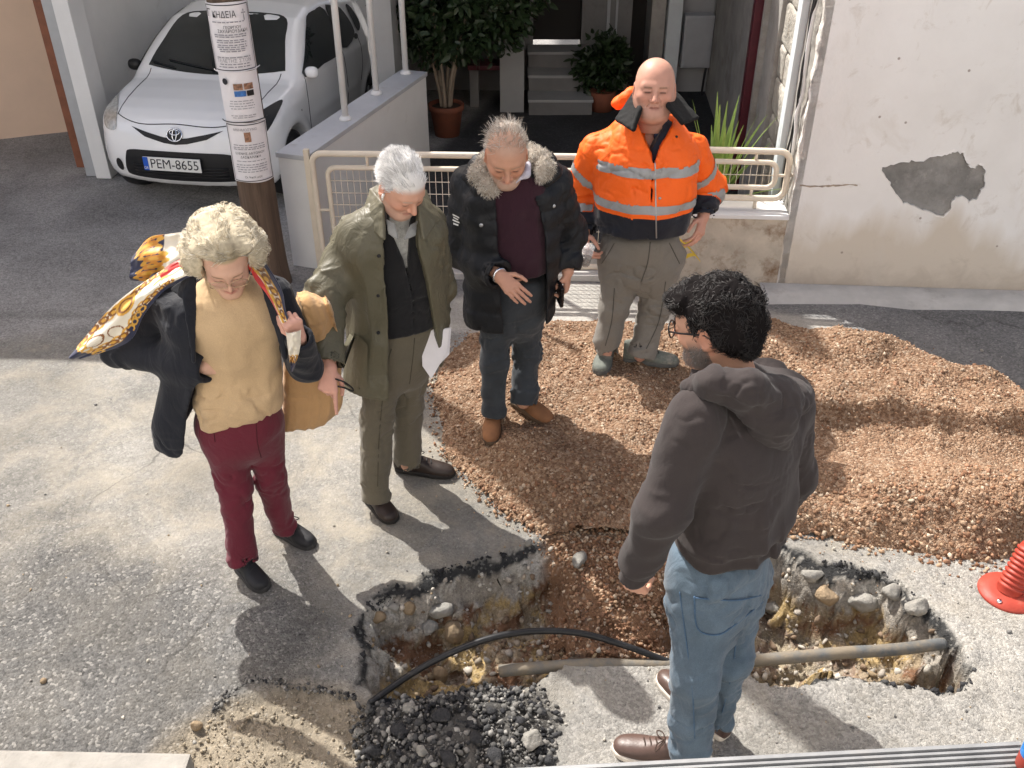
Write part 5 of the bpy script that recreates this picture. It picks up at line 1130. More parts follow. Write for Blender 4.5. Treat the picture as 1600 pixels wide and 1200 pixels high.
# ================================================================== people: tools
def frame(f, up=(0, 0, 1)):
    f = nrm(f); r_ = nrm(np.cross(f, A(*up))); return np.stack([r_, f, np.cross(r_, f)], 1)      # columns: person's right, forward, up
def head_sdf(hw=1.0, jaw=1.0, nose=1.0, neck=.055, fat=0.0, neckdir=(0, -.35, -1), ear=1.0, smile=.0):
    nd = nrm(A(*neckdir))
    def f(q):
        p = q.copy(); p[:, 0] = np.abs(p[:, 0]) / hw
        d = ell(p, A(0, -.016, .036), (.077, .097, .084))
        d = smin(d, ell(p, A(0, .020, -.030), (.064 + fat, .070, .088)), .045)
        d = smin(d, cap(p, A(.044, -.005, -.052), A(.018, .066, -.092), .024 * jaw + fat, .021 * jaw + fat * .6), .03)
        d = smin(d, sph(p, A(0, .072, -.094), .020 * jaw + fat * .4), .022)
        if fat > 0: d = smin(d, ell(p, A(0, .030, -.105), (.05 + fat, .045, .028 + fat)), .03)
        d = smin(d, cap(p, A(0, .080, .026), A(.040, .068, .024), .013, .011), .018)                      # brow
        d = smin(d, ell(p, A(.043, .058, -.022), (.022, .022, .017)), .022)                                # cheekbone
        d = smax(d, -ell(p, A(.031, .099, .003), (.0185, .017, .0115)), .012)                               # socket
        d = smin(d, sph(p, A(.031, .0735, .002), .0145), .006)                                             # lidded eye
        d = smin(d, cap(p, A(.019, .0855, .0065), A(.043, .0805, .006), .0032, .0028), .005)               # upper lid fold
        d = smin(d, cap(p, A(.020, .0835, -.009), A(.040, .079, -.010), .0030, .0026), .006)               # lower lid bag
        d = smin(d, cap(p, A(0, .086, .014), A(0, .106 * (.5 + .5 * nose), -.026), .0075, .0105 * nose), .011)
        d = smin(d, sph(p, A(.0115 * nose, .094, -.031), .0082 * nose), .007)
        d = smax(d, -sph(p, A(.0075, .0995, -.040), .0042), .004)
        d = smin(d, cap(p, A(0, .0865, -.0545), A(.017, .079, -.0555), .0058, .0035), .007)                # lips
        d = smin(d, cap(p, A(0, .0855, -.0665), A(.014, .080, -.0655), .0066, .0038), .007)
        d = smax(d, -cap(p, A(0, .0945, -.0605), A(.019, .0845, -.0625 + smile), .0026, .0018), .004)
        d = smax(d, -cap(p, A(.020, .089, -.036), A(.030, .079, -.060), .0018, .0015), .008)                # smile fold
        d = smin(d, cap(p, A(0, -.022, -.055), A(0, -.022, -.055) + nd * .17, neck, neck * 1.08), .03)
        e = ell(p, A(.0795, -.014, -.012), (.0085 * ear, .021, .033), rotz(-.35)); e = smax(e, -ell(p, A(.0875, -.010, -.008), (.0065, .0125, .021)), .005); e = smin(e, sph(p, A(.078, -.004, -.036), .009), .008)
        return smin(d, e, .006)
    return f
def scaled(f, s): return lambda q: f(q / s) * s
def skin_cols(q, base, brow=(.06, .04, .03), lips=None, stub=None, cap_=None, red=.5, browk=1.0, eyeh=.0027):
    base = A(*base); c = np.tile(base, (len(q), 1)); x = np.abs(q[:, 0]); y, z = q[:, 1], q[:, 2]
    def mix(w, col): c[:] = c * (1 - w[:, None]) + A(*col) * w[:, None]
    rd = base * A(1.08, .72, .66)
    mix(red * np.exp(-((x - .045) ** 2 + (z + .025) ** 2) / .0005) * (y > .02), rd); mix(red * 1.1 * np.exp(-(x ** 2 + (z + .028) ** 2) / .00022) * (y > .085), rd)
    mix(red * .9 * (x > .074) * (y < .02) * (np.abs(z + .01) < .05), rd)
    mix(.12 * np.clip(fbm(q * 60, 3, 3) + .1, 0, 1), base * A(.8, .66, .6))
    mix(.5 * np.exp(-((x - .031) / .018) ** 2 - ((z + .002) / .009) ** 2) * (y > .05), base * A(.62, .46, .42))
    if stub is not None: 
        w = sstep(-.045, -.062, z - .25 * np.maximum(x - .03, 0)) * sstep(-.115, -.10, z + .1 * (y < .02)) * (y > -.01); w = np.maximum(w, .9 * np.exp(-((z + .047) / .006) ** 2) * (x < .028) * (y > .07)); mix(np.clip(w * stub[1] * (1 + .3 * vn(q * 300, 2)), 0, 1), stub[0])
    mix(np.clip(.85 * browk * np.exp(-((z - (.021 + .10 * x - 2.2 * x * x)) / .0042) ** 4) * sstep(.012, .018, x) * sstep(.052, .044, x) * (y > .05) * (1 + .25 * vn(q * 500, 5)), 0, 1), brow)
    mix(.85 * np.exp(-((z - (.0022 - .9 * (x - .031) ** 2 * 10)) / eyeh) ** 2) * sstep(.017, .021, x) * sstep(.046, .042, x) * (y > .06), (.03, .02, .018))
    if lips is not None: mix(.8 * np.exp(-(x / .021) ** 4 - ((z + .0605) / .0088) ** 4) * (y > .07), lips)
    mix(.75 * np.exp(-(x / .020) ** 4 - ((z + .0603) / .0022) ** 2) * (y > .07), base * A(.35, .22, .2))
    if cap_ is not None: w = cap_[1](q); mix(np.clip(w, 0, 1), cap_[0])
    return c
def hand_parts(w, d, n, t, curl=(.35, .4, .45, .5), thumb=.3, s=1.0, spread=.04):
    """wrist, direction to the knuckles, back-of-hand normal, side of the thumb -> (palm bones, fingers, tips)"""
    d = nrm(d); n = nrm(n - d * (n @ d)); t = nrm(t - d * (t @ d) - n * (t @ n)); palm = []; fing = []; tips = []
    for i, (kx, ky) in enumerate(((.030, .088), (.010, .092), (-.010, .088), (-.028, .079))):
        a = w + t * kx * .45 * s; k = w + d * ky * s + t * kx * s; palm.append((a, k, .0135 * s, .0112 * s))
        L = ((.043, .026, .021), (.047, .030, .022), (.043, .028, .021), (.034, .021, .018))[i]; ang = 0; p = k; ch = []
        cu = curl[i] if not hasattr(curl[i], '__len__') else None; cs = curl[i] if cu is None else (cu * .9, cu * 1.15, cu * .8)
        dd = nrm(d + t * spread * (1.5 - i))
        for j in range(3):
            ang += cs[j]; v = dd * math.cos(ang) - n * math.sin(ang); e = p + v * L[j] * s; r0 = (.0092, .0082, .0074, .0064)[j] * s * (.9 if i == 3 else 1); r1 = (.0082, .0074, .0064)[j] * s * (.9 if i == 3 else 1); ch.append((p, e, r0, r1)); p = e
        fing.append(ch); tips.append((p, nrm(v), n))
    b = w + d * .018 * s + t * .016 * s; m = b + nrm(d * .62 + t * (.85 - .5 * thumb) - n * (.15 + .6 * thumb)) * .046 * s; e = m + nrm(d * .85 + t * (.45 - .7 * thumb) - n * (.1 + .7 * thumb)) * .033 * s; g = e + nrm(d * .95 + t * (.25 - .7 * thumb) - n * (.1 + .7 * thumb)) * .027 * s
    fing.append([(b, m, .0150 * s, .0112 * s), (m, e, .0105 * s, .0092 * s), (e, g, .0092 * s, .0074 * s)]); return palm, fing
def hand_sdf(hp, fore, rf=(.040, .027)):
    palm, fing = hp; a, w = fore
    def f(P):
        d = cap(P, a, w, *rf)
        for b in palm: d = smin(d, cap(P, *b), .016)
        for ch in fing:
            e = None
            for s_ in ch: v = cap(P, *s_); e = v if e is None else smin(e, v, .004)
            d = smin(d, e, .007)
        return d
    pts = [a, w] + [b[1] for b in palm] + [s_[1] for ch in fing for s_ in ch]
    return f, pts
def strands(name, R0, D0, L, m, parent, seg=5, rad=.0007, curl=.0, cfreq=30., comb=None, grav=.0, helix=0., hturn=3., keep=None, seed=0, cols=None, wild=.15, taper=.35):
    """tufts of hair as thin tubes, grown from roots R0 along D0"""
    r = np.random.default_rng(seed); n = len(R0); P = [R0]; v = D0 / np.linalg.norm(D0, axis=1)[:, None]; p = R0.copy(); v = v + r.normal(0, wild, (n, 3)); v /= np.linalg.norm(v, axis=1)[:, None]
    st = (np.broadcast_to(L, (n,)) / seg)[:, None]
    for i in range(seg):
        if comb is not None: v = v + comb(p, i / seg)
        v = v + A(0, 0, -grav)
        if curl: v = v + curl * np.stack([vn(p * cfreq, seed + 1), vn(p * cfreq, seed + 2), vn(p * cfreq, seed + 3)], 1)
        v /= np.linalg.norm(v, axis=1)[:, None]; p = p + v * st
        if keep is not None: p = keep(p)
        P.append(p)
    P = np.stack(P, 1)                                                   # n, seg+1, 3
    T = np.gradient(P, axis=1); T /= np.linalg.norm(T, axis=2)[..., None] + 1e-9; u = np.cross(T, A(.31, .52, .8)); u /= np.linalg.norm(u, axis=2)[..., None] + 1e-9; w = np.cross(T, u)
    if helix:
        ph = (vn(R0 * 28, seed + 9) * 6 + r.normal(0, .5, n))[:, None] + np.linspace(0, hturn * 6.28, seg + 1)[None]; am = helix * np.linspace(.1, 1, seg + 1)[None]
        P = P + u * (am * np.cos(ph))[..., None] + w * (am * np.sin(ph))[..., None]
    rr = np.broadcast_to(rad, (n,))[:, None] * np.linspace(1, taper, seg + 1)[None]; V = []
    for k in range(3):
        a = 2.0944 * k; V.append(P + (u * math.cos(a) + w * math.sin(a)) * rr[..., None])
    V = np.stack(V, 2).reshape(-1, 3); I = np.arange(n * (seg + 1) * 3).reshape(n, seg + 1, 3); J = np.roll(I, -1, 2)
    F = np.stack([I[:, :-1], J[:, :-1], J[:, 1:], I[:, 1:]], -1).reshape(-1, 4)
    c = None
    if cols is not None: c = np.repeat(cols, (seg + 1) * 3, 0)
    return obj(name, V, F, m, parent, cols=c, kind='stuff')
def scalp_roots(hs, n, mask, seed, off=-.002):
    r = np.random.default_rng(seed); d = r.normal(size=(n * 4, 3)); d /= np.linalg.norm(d, axis=1)[:, None]; O = A(0, -.012, .02) + d * .25; S = project(hs, O, -d, .3, 40); k = mask(S); S = S[k][:n]; N = grad(hs, S); return S + N * off, N
def shoe(parent, heel, toe, m_up, m_sole, m_lace=None, wide=1.0, high=.0, sole=.024, label=None, groundz=None, pitch=0.):
    heel = A(*heel); toe = A(*toe); toe = toe + (toe - heel) * .07; L = np.linalg.norm((toe - heel)[:2]); f = nrm(A(toe[0] - heel[0], toe[1] - heel[1], 0)); r_ = A(f[1], -f[0], 0); z0 = heel[2] if groundz is None else groundz
    secs = [(-.006, 0, .052 + high / 2, .026, .05 + high / 2, 0), (.03, 0, .054 + high / 2, .034, .056 + high / 2, 0), (.09, 0, .052 + high / 2, .036, .055 + high / 2, 0), (.14, 0, .043, .040, .046, 0), (.19, .002, .036, .046, .036, 0), (.24, .003, .031, .043, .031, 0), (.275, .003, .027, .032, .025, 0), (.292, .003, .024, .015, .018, 0)]
    k = L / .29; S = [(s * k, cx, cz, hw * wide, hh, 0) for s, cx, cz, hw, hh, _ in secs]; U = Loft(S, 2.2); fw = [(s * k, hw * wide) for s, _, _, hw, _, _ in secs]
    def loc(P): q = P - A(heel[0], heel[1], z0); return np.stack([q @ r_, q[:, 2], q @ f], 1)
    def up(P): q = loc(P); return smax(U(q, 0., .012), sole * .55 - q[:, 1], .006)
    def so(P):
        q = loc(P); w = np.interp(q[:, 2], [a for a, _ in fw], [b for _, b in fw]) + .004; e = smax(np.abs(q[:, 0]) - w, np.maximum(-q[:, 2] - .004, q[:, 2] - L - .006), .02); return smax(e, np.abs(q[:, 1] - sole / 2) - sole / 2, .006)
    lo, hi = bbox([heel - f * .04, toe + f * .04], .075); lo[2] = z0 - .015; hi[2] = z0 + .15 + high
    V, F = mesh_sdf(up, lo, hi, .0055, 2); s_ = obj('shoe', V, F, m_up, parent); V, F = mesh_sdf(so, lo, hi, .0055, 2); obj('sole', V, F, m_sole, s_)
    if m_lace is not None:
        for j in range(4):
            s0 = (.115 + .021 * j) * k; P = []
            for a in np.linspace(-.85, .85, 7):
                hh = np.interp(s0, U.T[:, 0], U.T[:, 2] + U.T[:, 4]); P.append(A(heel[0], heel[1], z0) + f * (s0 + .004 * math.sin(a * 3)) + r_ * .030 * wide * a + EZ * (hh * math.sqrt(max(0, 1 - (a * .72) ** 2)) + .003))
            V, F = tube_mesh(P, .0028, 5); obj('lace', V, F, m_lace, s_)
        for sg in (-1, 1):
            s0 = .105 * k; c = A(heel[0], heel[1], z0) + f * s0 + EZ * (.103); V, F = tube_mesh(smooth_path([c, c + r_ * .025 * sg + f * .01 + EZ * .006, c + r_ * .045 * sg + f * .03 - EZ * .012, c + r_ * .02 * sg + f * .028 - EZ * .004, c + f * .004], 4), .0024, 5); obj('lace', V, F, m_lace, s_)
    return s_
def tri_sd(P, a, b, c):
    ba, cb, ac = b - a, c - b, a - c; pa, pb_, pc_ = P - a, P - b, P - c; n = np.cross(ba, ac)
    def e2(e, p): t = np.clip(p @ e / (e @ e), 0, 1); return ((t[:, None] * e - p) ** 2).sum(1)
    ins_ = (np.sign(pa @ np.cross(ba, n)) + np.sign(pb_ @ np.cross(cb, n)) + np.sign(pc_ @ np.cross(ac, n))) < 2
    return np.sqrt(np.where(ins_, np.minimum(np.minimum(e2(ba, pa), e2(cb, pb_)), e2(ac, pc_)), (pa @ n) ** 2 / (n @ n)))
def flap(name, pts, tris, th, m, parent, h=.005, amp=.002):
    Q = [A(*p) for p in pts]
    def f(P):
        d = None
        for i, j, k in tris: e = tri_sd(P, Q[i], Q[j], Q[k]); d = e if d is None else np.minimum(d, e)
        return d - th - amp * vn(P * 45, 2)
    lo, hi = bbox(Q, .03); V, F = mesh_sdf(f, lo, hi, h, 1); return obj(name, V, F, m, parent)
def crumple(P, seed=0, k=1.0):
    """creases of worn cloth: thin valleys and soft swells, in patches"""
    W = P + .035 * np.stack([vn(P * 7, seed + 1), vn(P * 7, seed + 2), vn(P * 7, seed + 3)], 1)
    n1 = vn(W * A(11, 11, 15), seed + 4); n2 = vn(W * A(20, 20, 27) + 5.5, seed + 5); mk = sstep(-.35, .35, vn(P * 4.5, seed + 6))
    return k * mk * (.0055 * (np.exp(-(n1 / .16) ** 2) - .3) + .0030 * (np.exp(-(n2 / .2) ** 2) - .35)) - k * .004 * vn(W * 9, seed + 7)
LASTF = [None]
def garment(name, f, pts, pad, h, m, parent, cr=1.0, **kw):
    sd = sum(map(ord, name)) % 50; f0 = f
    if cr: f = lambda P: f0(P) + crumple(P, sd, cr)
    LASTF[0] = f
    lo, hi = bbox(pts, pad); V, F = mesh_sdf(f, lo, hi, h); return obj(name, V, F, m, parent, **kw)
def sleeve_end(d, P, w, dr, r_, ext=.0):
    dr = nrm(dr); d = smax(d, (P - (w + dr * ext)) @ dr, .008); return smax(d, -cap(P, w + dr * (ext - .035), w + dr * (ext + .12), r_ - .012, r_ - .008), .006)
def trunk_folds(L, P, amp, seed, fa=3.0, fz=3.0, diag=4.0):
    x, y, w, dd = L.local(P); a = np.arctan2(x, -y); z = P[:, 2]
    n1 = vn(np.stack([a * fa, z * fz, 0 * z + seed], 1), seed); n2 = vn(np.stack([a * fa * .8 + z * diag, z * fz * 2.4 - a * 1.5, 0 * z + 3], 1), seed + 2); return amp * ((1 - 2 * np.abs(n1)) * .6 + n2 * .8)
def skin_body(parent, parts, cols):
    Vs, Fs, Cs, n = [], [], [], 0
    for (V, F), c in zip(parts, cols): Vs.append(V); Fs.append(F + n); Cs.append(c); n += len(V)
    return obj('body', np.concatenate(Vs), np.concatenate(Fs), M['skin'], parent, cols=np.concatenate(Cs))
def inner_body(J, rl=.055):
    """the hidden figure under the clothes: trunk, arms and legs in one surface"""
    T = Chain([J['pelvis'], J['chest'], J['neck']], (.075, .070, .035), .05); arms = [Chain(J[k], (.042, .036, .026), .03) for k in ('armR', 'armL')]; legs = [Chain(J[k], (.06, .045, .035), .03) for k in ('legR', 'legL')]
    def f(P):
        d = T(P)
        for c in arms + legs: d = smin(d, c(P), .05)
        return d
    pts = [J['pelvis'], J['chest'], J['neck']] + [p for k in ('armR', 'armL', 'legR', 'legL') for p in J[k]]; lo, hi = bbox(pts, .15); return mesh_sdf(f, lo, hi, .02, 1)
def seams(f, parent, lines, m, Y0, rr=.0022, nm='seam', far=2.2):
    for uvs in lines:
        Q = smooth_path([A(u, v, 0) for u, v in uvs], 7); O = np.array([at(u, v, Y0) for u, v, _ in Q]); D = np.array([nrm(ray(u, v)) for u, v, _ in Q]); S = project(f, O, D, 3); S = S[np.abs(f(S)) < .004]
        if len(S) > 4: V, F = tube_mesh(S, rr, 5); obj(nm, V, F, m, parent)
def legs_sdf(hipR, hipL, RR, LL, rR, rL, L, hemcut=True, amp=.007, seed=1, zt=None):
    cR = Chain(RR, rR, .03); cL = Chain(LL, rL, .03)
    def f(P):
        dR, sR, vR = cR(P, True); dL, sL, vL = cL(P, True)
        out = []
        for d, s, v, c, ch, sd in ((dR, sR, vR, RR, cR, seed), (dL, sL, vL, LL, cL, seed + 20)):
            tot = ch.l[-1]; kn = np.exp(-((s - ch.l[-2]) / .10) ** 2); an = sstep(tot - .22, tot, s); th = np.exp(-((s - .03) / .10) ** 2)
            d = d - ch.folds(s, v, amp, .05, .10, sd) * (.25 + .8 * kn + 1.25 * an + .7 * th) - amp * .8 * vn(np.stack([v[:, 0] * 16, v[:, 1] * 16, s * 2.2], 1), sd + 5)
            w = A(*c[-1]); dr = nrm(A(*c[-1]) - A(*c[-2])); out.append(sleeve_end(d, P, w, dr, ch.r[-1], 0.0))
        d = smin(out[0], out[1], .010)
        return smin(d, L(P, -.008, .05), .065)
    return f
def lens_loop(c, ux, uz, a, b, n=22): return [c + ux * a * math.copysign(abs(math.cos(t)) ** .8, math.cos(t)) + uz * b * math.copysign(abs(math.sin(t)) ** .8, math.sin(t)) for t in np.arange(n) * 2 * math.pi / n]
def eyeglasses(parent, C, R, m, rad=.0016, a=.024, b=.017, y=.104, full=True, sc=1.0):
    lx, ly, lz = R[:, 0] * sc, R[:, 1] * sc, R[:, 2] * sc; g = None
    mb = MB()
    for s in (-1, 1):
        c = C + lx * s * .032 + ly * (y - .004) + lz * .001; mb.tube(lens_loop(c, lx - ly * s * .12, lz, a, b), rad, 6, True)
        mb.tube([c + lx * s * a + lz * .006 - ly * .003, C + lx * s * .075 + ly * .06 + lz * .007, C + lx * s * .083 - ly * .01 + lz * .004, C + lx * s * .083 - ly * .03 - lz * .012], rad * 1.1, 6)
    mb.tube([C + lx * -.009 + ly * (y) + lz * .004, C + ly * (y + .004) + lz * .007, C + lx * .009 + ly * y + lz * .004], rad * 1.1, 6)
    g = mb.build('glasses', m, parent)
    for s in (-1, 1):
        c = C + lx * s * .032 + ly * (y - .0045) + lz * .001; P = lens_loop(c, lx - ly * s * .12, lz, a * .98, b * .98); obj('lens', P, [tuple(range(len(P)))], M['lens'], g, smooth=False)
    return g
def hmat(name, rough=.45): return mat(name, (1, 1, 1), rough, .1, 60, 0, attr=True, spec=.5)
M['hair_base'] = mat('hair_base', (1, 1, 1), .95, .2, 70, .6, 160, .003, attr=True, spec=.05); M['hair'] = hmat('hair', .55); M['fur'] = hmat('fur', .8)
# ================================================================== people
def sec(u, v, Y, hw, hd, yaw): p = at(u, v, Y); return (p[2], p[0], p[1], hw, hd, yaw)
def gz(p): return float(max(gravel_h(np.array([p[0]]), np.array([p[1]]))[0][0], 0.) + .0)
def fabric(name, col, rough=.85, **k):
    a = dict(var=.10, scale=5, bump=.4, bscale=260, bdist=.0014, weave=.16, wscale=600, fold=.45, fscale=11, sheen=.15, spec=.25); a.update(k); return mat(name, col, rough, **a)
def interp_open(L, edges, back=.02):
    Zs = [e[0] for e in edges]; o = np.argsort(Zs); Zs = np.array(Zs)[o]; a = np.array([e[1] for e in edges])[o]; b = np.array([e[2] for e in edges])[o]
    def f(P): x, y, w, d = L.local(P); z = P[:, 2]; return np.maximum(np.maximum(x - np.interp(z, Zs, b), np.interp(z, Zs, a) - x), y + back)
    return f
HAIRP = lambda n, cols, seed: (np.array(cols)[np.random.default_rng(seed).integers(0, len(cols), n)] * np.random.default_rng(seed + 1).uniform(.8, 1.2, (n, 1)))
def head_parts(C, R, hs, h=.0030, low=-.22):
    f = lambda P: hs((P - C) @ R)
    ext = [C + R @ A(x, y, z) for x in (-.115, .115) for y in (-.15, .145) for z in (low, .155)]; lo, hi = bbox(ext, .0)
    V, F = mesh_sdf(f, lo, hi, h, 2); return V, F, (V - C) @ R
# ------------------------------------------------------------------ 1. woman with the scarf
def woman():
    base = A(-1.09, 3.15, 0); p = empty('person', base, 'woman in navy blazer with scarf and burgundy trousers, looking down', 'person')
    L = Loft([sec(375, 655, 3.15, .168, .132, 14), sec(374, 625, 3.15, .174, .136, 14), sec(373, 570, 3.15, .160, .124, 14), sec(371, 520, 3.13, .174, .138, 14), sec(366, 480, 3.12, .19, .13, 14), sec(358, 455, 3.12, .165, .105, 14), sec(352, 440, 3.12, .085, .075, 14), sec(350, 428, 3.11, .06, .06, 14)])
    C = at(352, 404, 3.05); R = frame((.24, -.80, -.46)); HS = 1.12; hs = scaled(head_sdf(.93, .88, .92, .047, 0, R.T @ (at(352, 440, 3.13) - C - R @ A(0, -.022, -.055))), HS); f_h = lambda P: hs((P - C) @ R)
    shR, elR, wrR = at(262, 458, 3.17), at(192, 545, 3.20), at(322, 574, 3.02); shL, elL, wrL = at(430, 458, 3.20), at(476, 572, 3.12), at(467, 528, 2.97)
    RR = [at(340, 665, 3.15), at(366, 760, 3.12), gnd(379, 876, .07)]; LL = [at(410, 660, 3.18), at(424, 745, 3.22), gnd(443, 824, .07)]
    J = dict(pelvis=at(375, 630, 3.15), chest=at(368, 500, 3.14), neck=at(352, 440, 3.12), armR=[shR, elR, wrR], armL=[shL, elL, wrL], legR=RR, legL=LL)
    V, F, q = head_parts(C, R, hs); skin = (.56, .34, .245)
    hcap = lambda q: sstep(.066, .076, q[:, 2] + .55 * np.maximum(-q[:, 1] + .02, 0) * 1.6)
    c = skin_cols(q / HS, skin, (.20, .13, .08), (.42, .15, .12), None, ((.35, .27, .16), hcap), .22, .8)
    hp = hand_parts(wrL, at(452, 492, 2.93) - wrL, A(.5, -.75, .1), A(-.6, -.4, .3), (1.2, 1.25, 1.3, 1.3), .75, .92); fh, pts = hand_sdf(hp, (elL, wrL), (.04, .024)); lo, hi = bbox(pts[1:], .03); Vh, Fh = mesh_sdf(fh, lo, hi, .003, 2)
    hp2 = hand_parts(wrR, A(.9, .25, -.1), A(0, -1, .3), A(0, .1, 1), (.3, .3, .3, .3), .3, .9); fh2, pts2 = hand_sdf(hp2, (elR, wrR), (.04, .024)); lo, hi = bbox(pts2[1:], .03); V2, F2 = mesh_sdf(fh2, lo, hi, .004, 1)
    Vi, Fi = inner_body(J); skin_body(p, [(V, F), (Vh, Fh), (V2, F2), (Vi, Fi)], [c, np.tile(A(.60, .33, .25), (len(Vh), 1)), np.tile(skin, (len(V2), 1)), np.tile(skin, (len(Vi), 1))])
    # sweater
    zh = at(372, 640, 3.15)[2]
    sw = lambda P: smax(smin(L(P, .0, .03) - trunk_folds(L, P, .009, 3, 2.0, 6, 7), cap(P, at(352, 442, 3.12), at(350, 430, 3.11), .066, .058), .02), zh + .02 * np.sin((P[:, 0] + 1.1) * 9) - P[:, 2], .01)
    garment('sweater', sw, [at(375, 660, 3.15) + A(s * .2, t * .16, 0) for s in (-1, 1) for t in (-1, 1)] + [at(350, 425, 3.11)], .03, .009, fabric('beige_knit', (.50, .355, .205), .95, bump=.5, bscale=420, fold=.2), p, cr=1.6)
    # trousers
    LP = Loft([sec(378, 722, 3.15, .05, .05, 14), sec(378, 700, 3.15, .125, .105, 14), sec(377, 670, 3.15, .160, .128, 14), sec(375, 645, 3.15, .165, .13, 14), sec(374, 615, 3.15, .158, .125, 14)])
    tr = legs_sdf(0, 0, RR, LL, (.084, .066, .060), (.080, .063, .058), LP, True, .008, 2)
    garment('trousers', tr, RR + LL + [at(375, 610, 3.15)], .13, .009, fabric('burgundy_cotton', (.115, .014, .026), .8, weave=.10), p, cr=1.5)
    seams(LASTF[0], [o for o in COL.objects if o.parent == p and o.name.startswith('trousers')][0], [[(400, 652), (402, 690), (408, 715)], [(318, 655), (332, 668), (336, 690)]], mat('burgundy_seam', (.06, .008, .014), .9, .1, 20, 0), 2.3)
    blk = mat('black_sneaker', (.016, .016, .018), .6, .2, 20, .3, 300, .001); sl = mat('dark_sole', (.035, .034, .034), .7, .2, 20, .2)
    shoe(p, gnd(373, 882), gnd(413, 920), blk, sl, M['black_rubber'], .95, sole=.028, groundz=float(ground_z(-1.15, 3.0)[0])); shoe(p, gnd(432, 826), gnd(487, 852), blk, sl, M['black_rubber'], .95, sole=.028, groundz=float(ground_z(-1.0, 3.28)[0]))
    # blazer
    B = Loft([sec(322, 690, 3.19, .205, .13, 14), sec(330, 640, 3.19, .225, .155, 14), sec(342, 580, 3.18, .225, .165, 14), sec(350, 520, 3.16, .222, .17, 14), sec(350, 475, 3.15, .225, .155, 14), sec(348, 452, 3.15, .195, .125, 14), sec(350, 438, 3.16, .11, .09, 14)])
    op = interp_open(B, [(.60, -.09, .40), (.95, -.105, .40), (1.05, -.10, .33), (1.2, -.115, .235), (1.33, -.10, .16), (1.42, -.055, .10), (1.5, -.05, .08)])
    cR = Chain([shR, elR, wrR], (.082, .074, .058), .035); cL = Chain([shL, elL, wrL], (.066, .060, .050), .03)
    def bl(P):
        d = B(P, 0, .025) - trunk_folds(B, P, .009, 11, 2.4, 2.2, 3); d = smax(d, -np.maximum(B(P, -.024, .03), P[:, 2] - 1.27), .006); d = smax(d, -op(P), .008); d = smax(d, .64 + .30 * sstep(-.12, .03, B.local(P)[0]) - P[:, 2], .01)
        for ch, sd in ((cR, 5), (cL, 6)):
            e, s, v = ch(P, True); e = e - ch.folds(s, v, .008, .05, .12, sd) * (.4 + np.exp(-((s - ch.l[1]) / .09) ** 2)); e = sleeve_end(e, P, ch.p[2], ch.p[2] - ch.p[1], ch.r[2], .01); d = smin(d, e, .04)
        return d
    bm_ = fabric('navy_wool', (.011, .0125, .018), .75, bump=.3, sheen=.1, weave=.1)
    bz = garment('blazer', bl, [shR, elR, wrR, shL, elL, wrL, at(310, 700, 3.1), at(310, 700, 3.35), at(350, 436, 3.1)], .13, .009, bm_, p)
    fr = ((0, 1.5, 0), (1, 0, 0), (0, 0, 1), (0, 1, 0))
    def wx(pts): return [(at(u, v, 2.98)[0], at(u, v, 2.98)[2]) for u, v in pts]
    flap('lapel', [at(304, 428, 3.03), at(270, 452, 3.04), at(288, 466, 2.99), at(303, 565, 2.955)], [(0, 1, 2), (0, 2, 3)], .006, bm_, bz); flap('lapel', [at(404, 428, 3.04), at(440, 478, 2.99), at(446, 560, 2.97)], [(0, 1, 2)], .006, bm_, bz)
    for k_ in range(4): c0 = cR.p[2] - nrm(cR.p[2] - cR.p[1]) * (.03 + .02 * k_); Vb, Fb = ico(2); obj('cuff_button', Vb * .006 + c0 + A(.0, -.058, -.02), Fb, M['black_rubber'], bz)
    # camel coat over her left forearm
    K = Loft([sec(480, 668, 3.33, .098, .038, 20), sec(486, 640, 3.33, .125, .055, 20), sec(486, 590, 3.32, .118, .06, 20), sec(487, 540, 3.31, .108, .065, 20), sec(484, 505, 3.28, .10, .08, 20), sec(482, 485, 3.26, .094, .085, 20), sec(480, 472, 3.25, .075, .07, 20), sec(478, 462, 3.24, .04, .045, 20)])
    def ct(P):
        x, y, w, d = K.local(P); up = sstep(.88, 1.12, P[:, 2]); q = np.stack([x * (22 + 18 * up) + P[:, 2] * 6 * up, P[:, 2] * 1.6, 0 * x], 1); fo = (1 - 2 * np.abs(vn(q, 4)))
        return K(P, 0, .05) - .010 * fo * (.6 + .5 * up) - .004 * vn(np.stack([x * 40, P[:, 2] * 3, y * 10], 1), 8)
    c_o = empty('camel_coat', at(488, 665, 3.33) * A(1, 1, 0) + EZ * .60, 'camel coloured coat hanging over the woman\'s left forearm', 'coat')
    garment('cloth', ct, [at(440, 676, 3.25), at(540, 676, 3.42), at(440, 456, 3.3), at(530, 456, 3.15)], .06, .008, fabric('camel_wool', (.45, .27, .125), .9, weave=.08), c_o)
    # glasses, hair
    eyeglasses(p, C, R, M['glasses_gold'], .0011, .027, .019, .105, sc=HS)
    mask = lambda S: (S[:, 2] > .052 - .9 * np.maximum(.035 - S[:, 1], 0)) & (S[:, 2] > -.075)
    puff = lambda P: None
